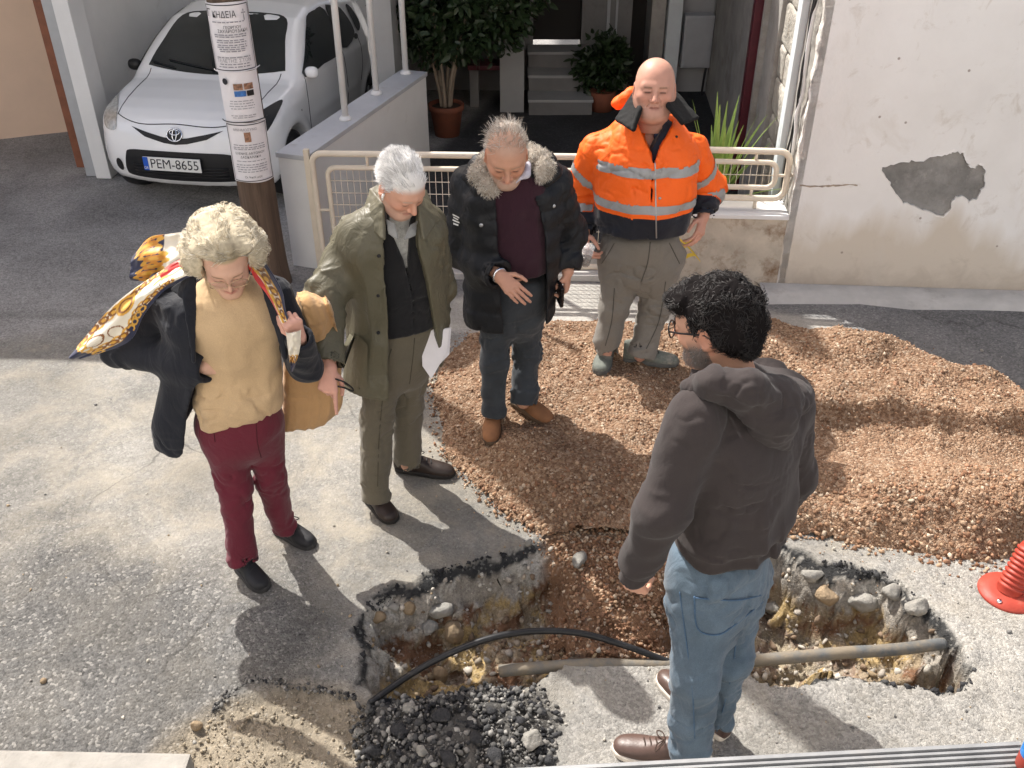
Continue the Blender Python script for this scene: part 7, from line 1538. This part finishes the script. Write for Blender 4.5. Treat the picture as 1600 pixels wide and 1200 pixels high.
    for k in range(4):
        uv = [(708 + 1 * (k % 2), 333 + k * 4.6), (719 - 2 * (k % 2), 334 + k * 4.6), (719 - 2 * (k % 2), 336.4 + k * 4.6), (708 + 1 * (k % 2), 335.4 + k * 4.6)]; V, F = decal(jk, [(at(u, v, 4.05)[0], at(u, v, 4.05)[2]) for u, v in uv], fr, .01, .003); obj('sleeve_print', V, F, M['plate_white'], jo)
    d_ = nrm(wrR - elR); e1 = nrm(np.cross(d_, EZ)); e2 = np.cross(d_, e1); mb = MB(); mb.tube([wrR + d_ * .004 + .034 * (e1 * math.cos(t) + e2 * math.sin(t)) for t in np.arange(20) * .314], .006, 6, True); wt = mb.build('wristwatch', M['chrome'], None, label='shiny wristwatch on the gesturing hand', cat='watch')
    ph = empty('phone', wrL + A(-.02, -.06, -.16), 'dark phone held low by the parka man', 'phone'); mb = MB(); mb.box(wrL + A(-.035, -.045, -.10), (.018, .065, .13), rotx(.3) @ rotz(.3), .006); mb.build('case', M['glasses_black'], ph)
    # sparse windblown hair
    m1 = lambda S: (S[:, 2] > -.05) & (-S[:, 1] * .85 + S[:, 2] * .10 > .012) & ~((np.abs(S[:, 0]) > .07) & (np.abs(S[:, 1] + .012) < .028) & (S[:, 2] < .025)); fcol = lambda q: C + q @ R.T
    S, N = scalp_roots(hs, 1700, m1, 15); pal = [(.42, .36, .30), (.55, .50, .44), (.33, .27, .21), (.64, .60, .55)]
    h1 = strands('hair', fcol(S), (N * .6 + A(0, -.3, -.2)) @ R.T, np.random.default_rng(1).uniform(.012, .022, len(S)), M['hair'], p, 4, .0012, .3, 40., None, .06, 0, 0, None, 14, HAIRP(len(S), pal, 18), .25)
    m2 = lambda S: (S[:, 2] > .065) & (S[:, 1] < .055); S, N = scalp_roots(hs, 420, m2, 16); strands('top_wisps', fcol(S), (N * .8 + A(.25, -.5, .2)) @ R.T, np.random.default_rng(1).uniform(.025, .055, len(S)), M['hair'], h1, 6, .0008, .4, 30., None, .03, 0, 0, None, 15, HAIRP(len(S), pal, 19), .3)
parka_man()
# ------------------------------------------------------------------ 4. workman in the orange jacket
def workman():
    zR, zL = gz(gnd(942, 560, .1)), gz(gnd(1012, 560, .1)); base = A(.66, 4.68, zR); p = empty('person', base, 'bald man in orange high-visibility jacket holding a coffee cup', 'person')
    yw = -6
    L = Loft([sec(1000, 420, 4.68, .19, .155, yw), sec(1002, 385, 4.68, .215, .18, yw), sec(1004, 340, 4.67, .235, .20, yw), sec(1008, 295, 4.67, .24, .20, yw), sec(1010, 255, 4.67, .242, .175, yw), sec(1012, 220, 4.68, .235, .15, yw), sec(1015, 197, 4.69, .19, .12, yw), sec(1018, 180, 4.70, .10, .095, yw), sec(1020, 168, 4.69, .08, .08, yw)])
    C = at(1023, 138, 4.62); R = frame((-.10, -.985, .06)); nb = at(1018, 188, 4.70); HS = 1.15; hs = scaled(head_sdf(1.04, 1.10, 1.10, .068, .010, R.T @ (nb - C - R @ A(0, -.022, -.055))), HS)
    shR, elR, wrR = at(936, 238, 4.73), at(908, 308, 4.84), at(912, 364, 4.70); shL, elL, wrL = at(1077, 238, 4.75), at(1103, 290, 4.86), at(1099, 338, 4.74)
    RR = [at(968, 405, 4.66), at(960, 480, 4.62), gnd(946, 553, zR + .055)]; LL = [at(1040, 405, 4.70), at(1022, 480, 4.66), gnd(1000, 556, zL + .055)]
    J = dict(pelvis=at(1002, 395, 4.68), chest=at(1010, 260, 4.69), neck=at(1018, 190, 4.71), armR=[shR, elR, wrR], armL=[shL, elL, wrL], legR=RR, legL=LL)
    V, F, q = head_parts(C, R, hs); skin = (.52, .275, .20); hm = lambda q: .45 * sstep(.0, .03, -q[:, 1] * .6 - q[:, 2] * .25 + .012) * (q[:, 2] > -.06) * (q[:, 2] < .07)
    c = skin_cols(q / HS, skin, (.20, .12, .08), (.40, .18, .14), ((.36, .22, .17), .25), ((.28, .19, .14), hm), .34, 1.0, .0034)
    hp = hand_parts(wrR, at(916, 394, 4.62) - wrR, A(-.9, -.35, .1), A(.35, -.9, .0), (.75, .75, .8, .8), .45, 1.1, .02); fh, pts = hand_sdf(hp, (elR, wrR), (.05, .033)); lo, hi = bbox(pts[1:], .03); Vh, Fh = mesh_sdf(fh, lo, hi, .003, 2)
    hp2 = hand_parts(wrL, at(1092, 372, 4.66) - wrL, A(.75, -.65, .1), A(-.7, -.7, .0), (.5, .45, .45, .5), .3, 1.08); fh2, pts2 = hand_sdf(hp2, (elL, wrL), (.05, .033)); lo, hi = bbox(pts2[1:], .03); V2, F2 = mesh_sdf(fh2, lo, hi, .003, 2); hcol = A(.53, .275, .20)
    Vi, Fi = inner_body(J); skin_body(p, [(V, F), (Vh, Fh), (V2, F2), (Vi, Fi)], [c, np.tile(hcol, (len(Vh), 1)), np.tile(hcol, (len(V2), 1)), np.tile(skin, (len(Vi), 1))])
    # polo
    ow = interp_open(L, [(1.0, -.002, .002), (1.37, -.006, .006), (1.47, -.055, .055), (1.56, -.08, .08)], .0)
    zc = at(1030, 235, 4.5)[2]
    polo = lambda P: smax(smax(L(P, -.030, .03), -ow(P), .008), at(1010, 300, 4.6)[2] - P[:, 2], .01); po = garment('polo_shirt', polo, [at(1010, 310, 4.68) + A(a * .23, b * .2, 0) for a in (-1, 1) for b in (-1, 1)] + [at(1018, 165, 4.7)], .03, .010, fabric('navy_pique', (.018, .022, .036), .85), p)
    # trousers and boots
    LP = Loft([sec(1000, 456, 4.68, .06, .06, yw), sec(1000, 440, 4.68, .14, .115, yw), sec(1000, 424, 4.68, .178, .145, yw), sec(1001, 400, 4.68, .205, .165, yw), sec(1002, 360, 4.68, .20, .165, yw)])
    gt = fabric('grey_workwear', (.175, .158, .135), .9, weave=.12, fold=.35); garment('trousers', legs_sdf(0, 0, RR, LL, (.104, .080, .074), (.102, .080, .074), LP, True, .011, 27), RR + LL + [at(1002, 355, 4.68)], .15, .0095, gt, p, cr=2.2)
    seams(LASTF[0], [o for o in COL.objects if o.parent == p and o.name.startswith('trousers')][0], [[(1016, 378), (1012, 410), (1002, 440)], [(960, 380), (948, 400), (940, 412)], [(1046, 380), (1056, 400), (1062, 412)], [(960, 450), (956, 500), (946, 540)], [(1040, 440), (1030, 500), (1010, 545)]], mat('grey_seam', (.075, .068, .058), .9, .1, 20, 0), 3.8, .003)
    bt = mat('grey_green_boot', (.13, .14, .12), .8, .3, 15, .4, 150, .002, dirt=((.34, .30, .25), 12, .52, .8)); sl = mat('boot_sole', (.10, .10, .095), .85, .2, 20, .2)
    shoe(p, gnd(950, 546, zR), gnd(938, 582, zR), bt, sl, M['black_rubber'], 1.12, .03, .03, groundz=zR - .010); shoe(p, gnd(975, 560, zL), gnd(1054, 566, zL), bt, sl, M['black_rubber'], 1.12, .03, .03, groundz=zL - .012)
    # jacket: one surface, split into orange, navy and reflective tape by where the cloth changes
    Jk = Loft([sec(1000, 410, 4.68, .225, .19, yw), sec(1001, 375, 4.68, .238, .20, yw), sec(1003, 350, 4.68, .245, .208, yw), sec(1005, 320, 4.67, .252, .215, yw), sec(1008, 285, 4.67, .256, .212, yw), sec(1010, 250, 4.67, .254, .192, yw), sec(1012, 225, 4.68, .238, .168, yw), sec(1014, 203, 4.69, .195, .14, yw), sec(1017, 182, 4.70, .13, .115, yw)])
    zV = at(1030, 218, 4.5)[2]; op = interp_open(Jk, [(.8, .028, .030), (1.33, .028, .030), (1.39, .010, .048), (1.46, -.035, .085), (1.52, -.075, .12), (1.6, -.11, .15)])
    cR = Chain([shR, elR, wrR], (.102, .096, .082), .05); cL = Chain([shL, elL, wrL], (.100, .094, .080), .05); zhem = at(1000, 372, 4.5)[2]
    def jk(P):
        d = Jk(P, 0, .03) - trunk_folds(Jk, P, .011, 51, 2.3, 3.2, 4); d = smax(d, -np.maximum(Jk(P, -.035, .03), P[:, 2] - 1.30), .006); d = smax(d, -op(P), .006); d = smax(d, zhem - P[:, 2], .012)
        for ch, sd in ((cR, 35), (cL, 36)):
            e, s, v = ch(P, True); e = e - ch.folds(s, v, .012, .055, .12, sd, .7) * (.55 + .7 * np.exp(-((s - ch.l[1]) / .1) ** 2)) + .018 * sstep(ch.l[2] - .05, ch.l[2] - .02, s); e = sleeve_end(e, P, ch.p[2], ch.p[2] - ch.p[1], ch.r[2] - .012, -.0); d = smin(d, e, .045)
        return d
    jk0 = jk; jk = lambda P: jk0(P) + crumple(P, 9, 1.3)
    lo, hi = bbox([shR, elR, wrR, shL, elL, wrL, at(1000, 385, 4.45), at(1000, 385, 4.93), at(1017, 178, 4.7)], .15); V, F = mesh_sdf(jk, lo, hi, .0085, 2)
    fc = V[F].mean(1); dT = Jk(fc, .0); aR, sR, _ = cR(fc, True); aL, sL, _ = cL(fc, True); isR = aR < np.minimum(dT + .01, aL); isL = aL < np.minimum(dT + .01, aR); body = ~(isR | isL)
    xb = Jk.local(fc)[0]; zb = fc[:, 2]; z_n = at(1005, 342, 4.46)[2]; navy = (body & (zb < z_n)) | (isR & (sR > cR.l[2] - .085)) | (isL & (sL > cL.l[2] - .085))
    om = fabric('orange_hi_vis', (.92, .135, .012), .6, weave=.05, fold=.4, fscale=13, sheen=0, spec=.35, var=.05); nm = fabric('navy_nylon', (.012, .014, .022), .6, weave=.05, fold=.3)
    jo = obj('jacket', V, F, [om, nm], p, mi=navy.astype(int))
    rt = mat('reflective_tape', (.30, .30, .295), .35, .08, 20, .3, 300, .001, spec=.6)
    def tape(cond): 
        k = cond[F].all(1); use = np.unique(F[k]); rm = np.full(len(V), -1); rm[use] = np.arange(len(use)); N = grad(jk, V[use], .004); obj('reflective_tape', V[use] + N * .0035, rm[F[k]], rt, jo)
    vT = Jk(V, .0); vaR, vsR, _ = cR(V, True); vaL, vsL, _ = cL(V, True); vR = vaR < np.minimum(vT + .005, vaL); vL = vaL < np.minimum(vT + .005, vaR); vB = ~(vR | vL)
    z1 = at(1005, 275, 4.45)[2]; z2 = at(1005, 328, 4.45)[2]
    tape(vB & (np.abs(V[:, 2] - z1) < .027)); tape(vB & (np.abs(V[:, 2] - z2) < .027)); tape(vR & (np.abs(vsR - cR.l[1] * .42 - .25 * (V[:, 0] - elR[0])) < .028)); tape(vL & (np.abs(vsL - cL.l[1] * .50 + .2 * (V[:, 0] - elL[0])) < .028)); tape(vR & (np.abs(vsR - cR.l[2] + .115) < .028)); tape(vL & (np.abs(vsL - cL.l[2] + .115) < .028))
    # collar of black pile, rolled hood behind, zip, glasses hanging at the neck
    pile = mat('black_pile', (.008, .008, .008), .9, .3, 60, .5, 300, .003)
    flap('collar', [at(1046, 134, 4.74), at(1088, 184, 4.58), at(1066, 192, 4.48), at(1044, 166, 4.50)], [(0, 1, 2), (0, 2, 3)], .011, pile, jo)
    flap('collar', [at(996, 140, 4.76), at(964, 186, 4.62), at(990, 202, 4.48), at(1000, 172, 4.52)], [(0, 1, 2), (0, 2, 3)], .011, pile, jo)
    flap('collar', [at(996, 140, 4.76), at(1006, 150, 4.70), at(1022, 138, 4.80), at(1046, 134, 4.74), at(1040, 150, 4.70)], [(0, 1, 2), (2, 3, 4), (1, 2, 4)], .012, pile, jo)
    hd = Chain([at(966, 160, 4.83), at(990, 150, 4.88), at(1020, 146, 4.90)], (.038, .045, .045), .03); garment('rolled_hood', lambda P: hd(P) - .006 * vn(P * 35, 2), hd.p, .08, .008, om, jo)
    zp = project(jk, np.array([at(1023 + .02 * (v - 225), v, 3.9) for v in np.linspace(246, 372, 30)]), np.array([nrm(ray(1023, v)) for v in np.linspace(246, 372, 30)]), 2); V, F = tube_mesh(zp, .004, 5); obj('zip', V, F, M['rim'], jo)
    Vb, Fb = ico(2)
    for (u, v) in ((1031, 310), (1031, 268), (1057, 214)): c0 = project(jk, np.array([at(u, v, 3.9)]), np.array([nrm(ray(u, v))]), 2)[0]; obj('snap_button', Vb * .008 * A(1, .5, 1) + c0, Fb, M['rim' if v > 230 else 'dark_void'], jo)
    sg = empty('sunglasses', at(1028, 225, 4.44), 'blue tinted sunglasses hanging from the workman\'s collar', 'sunglasses')
    c0 = project(polo, np.array([at(1027, 210, 3.9)]), np.array([nrm(ray(1027, 210))]), 2)[0] + A(0, -.012, 0)
    for k, (dz) in enumerate((.0, -.062)): P = lens_loop(c0 + A(.004 * k, -.005 * k, dz), A(1, 0, 0), nrm(A(0, -.2, 1)), .018, .026); mb = MB(); mb.tube(P, .0025, 6, True); fo = mb.build('frame', M['glasses_black'], sg); obj('lens', P, [tuple(range(len(P)))], mat('blue_lens', (.05, .08, .15), .15, .1, 10, 0, spec=.6), sg, smooth=False)
    # cup of iced coffee
    cc = at(914, 414, 4.575); cup = empty('coffee_cup', cc, 'clear plastic cup of dark coffee in the workman\'s hand', 'cup'); tilt = roty(.12) @ rotx(.1)
    V, F = lathe([(.0, 0), (.024, 0), (.033, .11), (.0325, .11), (.0235, .003)], 24); pl = bpy.data.materials.new('clear_plastic'); nt, N = nodes(pl); mx = N('MixShader', {0: .25, 1: N('BsdfTransparent').outputs[0], 2: N('BsdfPrincipled', {'Base Color': (.8, .8, .8, 1), 'Roughness': .15}).outputs[0]}); nt.links.new(mx.outputs[0], N('OutputMaterial').inputs['Surface']); obj('cup_wall', V @ tilt.T + cc, F, pl, cup)
    V, F = lathe([(.0, .004), (.0232, .004), (.0275, .05), (.0, .05)], 20); obj('coffee', V @ tilt.T + cc, F, mat('coffee', (.02, .009, .005), .2, .1, 10, 0), cup); V, F = lathe([(.034, .108), (.036, .112), (.034, .118), (.0, .12)], 24); obj('lid', V @ tilt.T + cc, F, pl, cup)
    # stubble-short hair at the sides
    m1 = lambda S: (S[:, 2] > -.06) & (S[:, 2] < .055) & (S[:, 1] < .03) & (-S[:, 1] * .6 + np.abs(S[:, 0]) * .3 > .008); S, N = scalp_roots(hs, 700, m1, 17); strands('hair', C + S @ R.T, (N * .3 + A(0, -.6, -.5)) @ R.T, np.full(len(S), .006), M['hair'], p, 2, .0007, 0, 1., None, 0, 0, 0, None, 17, HAIRP(len(S), [(.22, .15, .10), (.3, .22, .16)], 19), .1)
workman()
# ------------------------------------------------------------------ 5. man in the dark hoodie, seen from behind
def hoodie_man():
    base = A(.62, 2.2, 0); p = empty('person', base, 'man in dark brown hoodie and blue jeans seen from behind', 'person')
    yw = -132
    L = Loft([sec(1118, 935, 2.26, .185, .15, yw), sec(1122, 900, 2.27, .195, .16, yw), sec(1132, 850, 2.28, .205, .17, yw), sec(1142, 790, 2.29, .212, .175, yw), sec(1150, 720, 2.30, .222, .17, yw), sec(1154, 660, 2.31, .222, .15, yw), sec(1150, 615, 2.33, .185, .12, yw), sec(1142, 585, 2.35, .105, .10, yw), sec(1132, 565, 2.37, .08, .085, yw)])
    C = at(1112, 505, 2.40); R = frame((-.83, .47, -.30)); nb = at(1146, 592, 2.34); HS = 1.08; hs = scaled(head_sdf(1.02, 1.0, 1.05, .060, .004, R.T @ (nb - C - R @ A(0, -.022, -.055))), HS)
    shL, elL, wrL = at(1090, 652, 2.17), at(1036, 795, 2.10), at(988, 902, 2.16); shR, elR, wrR = at(1222, 625, 2.44), at(1232, 740, 2.52), at(1195, 840, 2.62)
    LL = [at(1092, 905, 2.20), at(1088, 1058, 2.10), gnd(1076, 1178, .06)]; RR = [at(1160, 890, 2.36), at(1136, 1022, 2.19), gnd(1114, 1124, .10)]
    J = dict(pelvis=at(1125, 890, 2.28), chest=at(1150, 690, 2.31), neck=at(1146, 595, 2.34), armR=[shR, elR, wrR], armL=[shL, elL, wrL], legR=RR, legL=LL)
    V, F, q = head_parts(C, R, hs); skin = (.50, .28, .19); hm = lambda q: sstep(.0, .03, -q[:, 1] * .6 + q[:, 2] * .45 - .01)
    c = skin_cols(q / HS, skin, (.02, .015, .012), (.42, .19, .15), ((.10, .09, .085), .85), ((.02, .016, .014), hm), .4, 1.)
    w = ((q[:, 1] > .0) & (q[:, 1] < .055) & (np.abs(q[:, 0]) > .045) & (q[:, 2] < -.012)) * sstep(-.01, -.05, q[:, 2]) * .7; c = c * (1 - w[:, None]) + A(.12, .105, .095) * w[:, None]
    hp = hand_parts(wrL, at(996, 928, 2.20) - wrL, A(-.4, -.9, .2), A(.5, .6, .2), (.8, .8, .9, .9), .6, 1.0); fh, pts = hand_sdf(hp, (elL, wrL), (.045, .03)); lo, hi = bbox(pts[1:], .03); Vh, Fh = mesh_sdf(fh, lo, hi, .003, 2)
    hp2 = hand_parts(wrR, A(-.6, .6, -.5), A(.4, .8, .3), A(0, 0, 1), (.6, .6, .7, .7), .4, 1.0); fh2, pts2 = hand_sdf(hp2, (elR, wrR), (.045, .03)); lo, hi = bbox(pts2[1:], .03); V2, F2 = mesh_sdf(fh2, lo, hi, .004, 1); hcol = A(.54, .29, .20)
    Vi, Fi = inner_body(J); skin_body(p, [(V, F), (Vh, Fh), (V2, F2), (Vi, Fi)], [c, np.tile(hcol, (len(Vh), 1)), np.tile(hcol, (len(V2), 1)), np.tile(skin, (len(Vi), 1))])
    # jeans with back pockets
    LP = Loft([sec(1118, 1000, 2.26, .05, .05, yw), sec(1118, 972, 2.26, .13, .11, yw), sec(1118, 945, 2.26, .168, .137, yw), sec(1120, 915, 2.27, .188, .15, yw), sec(1124, 870, 2.28, .188, .155, yw), sec(1126, 840, 2.28, .185, .15, yw)])
    jf = legs_sdf(0, 0, RR, LL, (.098, .074, .064), (.100, .077, .066), LP, True, .011, 37); dm = fabric('blue_denim', (.085, .120, .155), .85, var=.28, scale=7, weave=.22, wscale=500, dirt=((.16, .22, .28), 6, .58, .6)); je = garment('jeans', jf, RR + LL + [at(1124, 835, 2.28)], .14, .0085, dm, p, cr=1.4)
    st_ = mat('denim_seam', (.06, .11, .18), .9, .3, 50, .3, 200, .001)
    def seam(uvs, rr=.0022, nm='seam'):
        Q = smooth_path([A(u, v, 0) for u, v in uvs], 8); O = np.array([at(u, v, 1.5) for u, v, _ in Q]); D = np.array([nrm(ray(u, v)) for u, v, _ in Q]); S = project(jf, O, D, 3); S = S[np.linalg.norm(S - O, axis=1) < 1.8]
        if len(S) > 4: V, F = tube_mesh(S, rr, 5); obj(nm, V, F, st_, je)
    seam([(1062, 925), (1072, 1000), (1082, 1080), (1086, 1180)]); seam([(1085, 932), (1090, 982), (1120, 992), (1146, 978), (1192, 940)], .003, 'pocket_seam'); seam([(1084, 934), (1150, 938), (1196, 928)], .003, 'pocket_seam'); seam([(1150, 1000), (1142, 1060), (1118, 1150)])
    sh = mat('brown_leather', (.085, .052, .042), .4, .25, 14, .35, 120, .002); sl = mat('cream_sole', (.60, .54, .46), .7, .1, 20, .2); lb = mat('brown_lace', (.05, .03, .022), .8, .1, 20, 0)
    shoe(p, gnd(1080, 1192), gnd(966, 1172), sh, sl, lb, 1.05, .0, .026); shoe(p, gnd(1134, 1154), gnd(1036, 1064), sh, sl, lb, 1.05, .0, .026)
    # hoodie
    cL = Chain([shL, elL, wrL], (.084, .070, .054), .045); cR = Chain([shR, elR, wrR], (.095, .08, .058), .045); zhem = at(1120, 898, 2.1)[2]
    Jk = Loft([sec(1118, 925, 2.26, .192, .155, yw), sec(1122, 895, 2.27, .212, .178, yw), sec(1132, 850, 2.28, .214, .18, yw), sec(1142, 790, 2.29, .216, .178, yw), sec(1150, 720, 2.30, .225, .174, yw), sec(1154, 660, 2.31, .226, .158, yw), sec(1150, 618, 2.33, .195, .135, yw), sec(1142, 590, 2.35, .12, .115, yw), sec(1132, 572, 2.37, .09, .095, yw)])
    def hk(P):
        low = sstep(zhem + .30, zhem + .05, P[:, 2]); d = Jk(P, 0, .03) - trunk_folds(Jk, P, .010, 61, 1.7, 3.2, 5.5) * (.5 + 1.0 * low) - .006 * low * np.sin(P[:, 2] * 55 + 3 * vn(P * 6, 3)) + .016 * sstep(zhem + .075, zhem + .055, P[:, 2]); d = smax(d, zhem - P[:, 2], .012)
        for ch, sd in ((cL, 45), (cR, 46)):
            e, s, v = ch(P, True); e = e - ch.folds(s, v, .011, .06, .13, sd, .7) * (.35 + .7 * np.exp(-((s - ch.l[1]) / .09) ** 2) + .9 * sstep(ch.l[2] - .22, ch.l[2] - .08, s)) + .014 * sstep(ch.l[2] - .06, ch.l[2] - .04, s); e = sleeve_end(e, P, ch.p[2], ch.p[2] - ch.p[1], ch.r[2] - .012, -.0); d = smin(d, e, .05)
        return d
    hm_ = fabric('dark_brown_fleece', (.038, .031, .030), .95, weave=.15, wscale=900, fold=.2, sheen=.08); ho = garment('hoodie', hk, [shR, elR, wrR, shL, elL, wrL, at(1118, 935, 2.0), at(1118, 935, 2.55), at(1132, 560, 2.4)], .15, .0085, hm_, p, cr=1.6)
    hd = Chain([at(1080, 608, 2.22), at(1118, 598, 2.17), at(1168, 606, 2.15), at(1212, 625, 2.22), at(1236, 622, 2.36), at(1210, 588, 2.50), at(1160, 572, 2.56)], (.030, .042, .052, .060, .055, .045, .035), .035); bag = Chain([at(1160, 615, 2.17), at(1205, 655, 2.19), at(1222, 690, 2.22)], (.05, .065, .03), .04)
    garment('hood', lambda P: smin(hd(P), bag(P), .04) - .007 * vn(np.stack([P[:, 0] * 9 + P[:, 2] * 22, P[:, 1] * 9, P[:, 2] * 26], 1), 4) - .003 * vn(P * 45, 2), hd.p + bag.p, .09, .007, hm_, ho)
    eyeglasses(p, C, R, M['glasses_black'], .0026, .028, .021, .108, sc=HS)
    mb_ = lambda S: (S[:, 2] / HS < -.028 - .30 * np.maximum(S[:, 1] / HS - .03, 0)) & (S[:, 1] / HS > .0) & (S[:, 2] / HS > -.115) & ~((np.abs(S[:, 0]) < .02) & (S[:, 2] / HS > -.072)); S, N = scalp_roots(hs, 1500, mb_, 27); strands('beard', C + S @ R.T, (N * .5 + A(0, .2, -.7)) @ R.T, np.random.default_rng(1).uniform(.006, .011, len(S)), M['hair'], p, 3, .0007, .3, 60., None, 0, 0, 0, None, 28, HAIRP(len(S), [(.05, .045, .042), (.12, .11, .10), (.28, .27, .26), (.08, .07, .065)], 29), .3)
    # thick dark curls
    def hv(P):
        q = (P - C) @ R / HS; d = ell(q, A(0, -.034, .052), (.098, .112, .088)); d = smin(d, ell(q, A(0, -.088, -.015), (.082, .052, .085)), .04); d = smin(d, ell(q, A(0, .055, .085), (.07, .05, .042)), .03)
        for s in (-1, 1): d = smin(d, ell(q, A(s * .070, -.060, .0), (.028, .05, .06)), .025); d = smin(d, ell(q, A(s * .070, .022, .03), (.016, .018, .04)), .015)
        face = np.maximum(np.abs(q[:, 0]) - .090, np.maximum(q[:, 2] - .048, .036 - q[:, 1])); d = smax(d, -face, .015)
        for s in (-1, 1): d = smax(d, -ell(q, A(s * .088, -.010, -.012), (.03, .026, .036)), .012)
        return d - .012 * fbm(q * 24 + .6 * vn(q * 16, 2)[:, None], 2, 4)
    Vh, Fh = mesh_sdf(hv, *bbox([C + R @ A(x, y, z) * HS for x in (-.14, .14) for y in (-.17, .13) for z in (-.13, .17)], .0), .005, 2); hb = obj('hair', Vh, Fh, M['hair_base'], p, cols=np.tile(A(.010, .0085, .0085), (len(Vh), 1)))
    r = np.random.default_rng(4); i = r.integers(0, len(Vh), 4600); Nv = grad(hv, Vh[i], .004); tang = np.cross(Nv, np.stack([vn(Vh[i] * 22, 1), vn(Vh[i] * 22, 2), vn(Vh[i] * 22, 3)], 1) + .2 * r.normal(size=(len(i), 3))); tang /= np.linalg.norm(tang, axis=1)[:, None] + 1e-9
    def stay(P): d = hv(P); return P - grad(hv, P, .004) * np.clip(d - .006, 0, .02)[:, None]
    strands('hair_curls', Vh[i] - Nv * .003, Nv * .06 + tang, r.uniform(.025, .045, len(i)), M['hair'], hb, 6, .0013, .2, 30., None, .02, .0045, 1.1, stay, 5, HAIRP(len(i), [(.012, .010, .009), (.020, .016, .015), (.035, .030, .028), (.009, .008, .008)], 6))
hoodie_man()
_t = sorted(((len(o.data.loops) - 2 * len(o.data.polygons), o.name) for o in COL.objects if o.type == 'MESH'), reverse=True)
print('SCRIPT seconds', round(time.time() - T0, 1), 'triangles', sum(t for t, _ in _t), _t[:22])
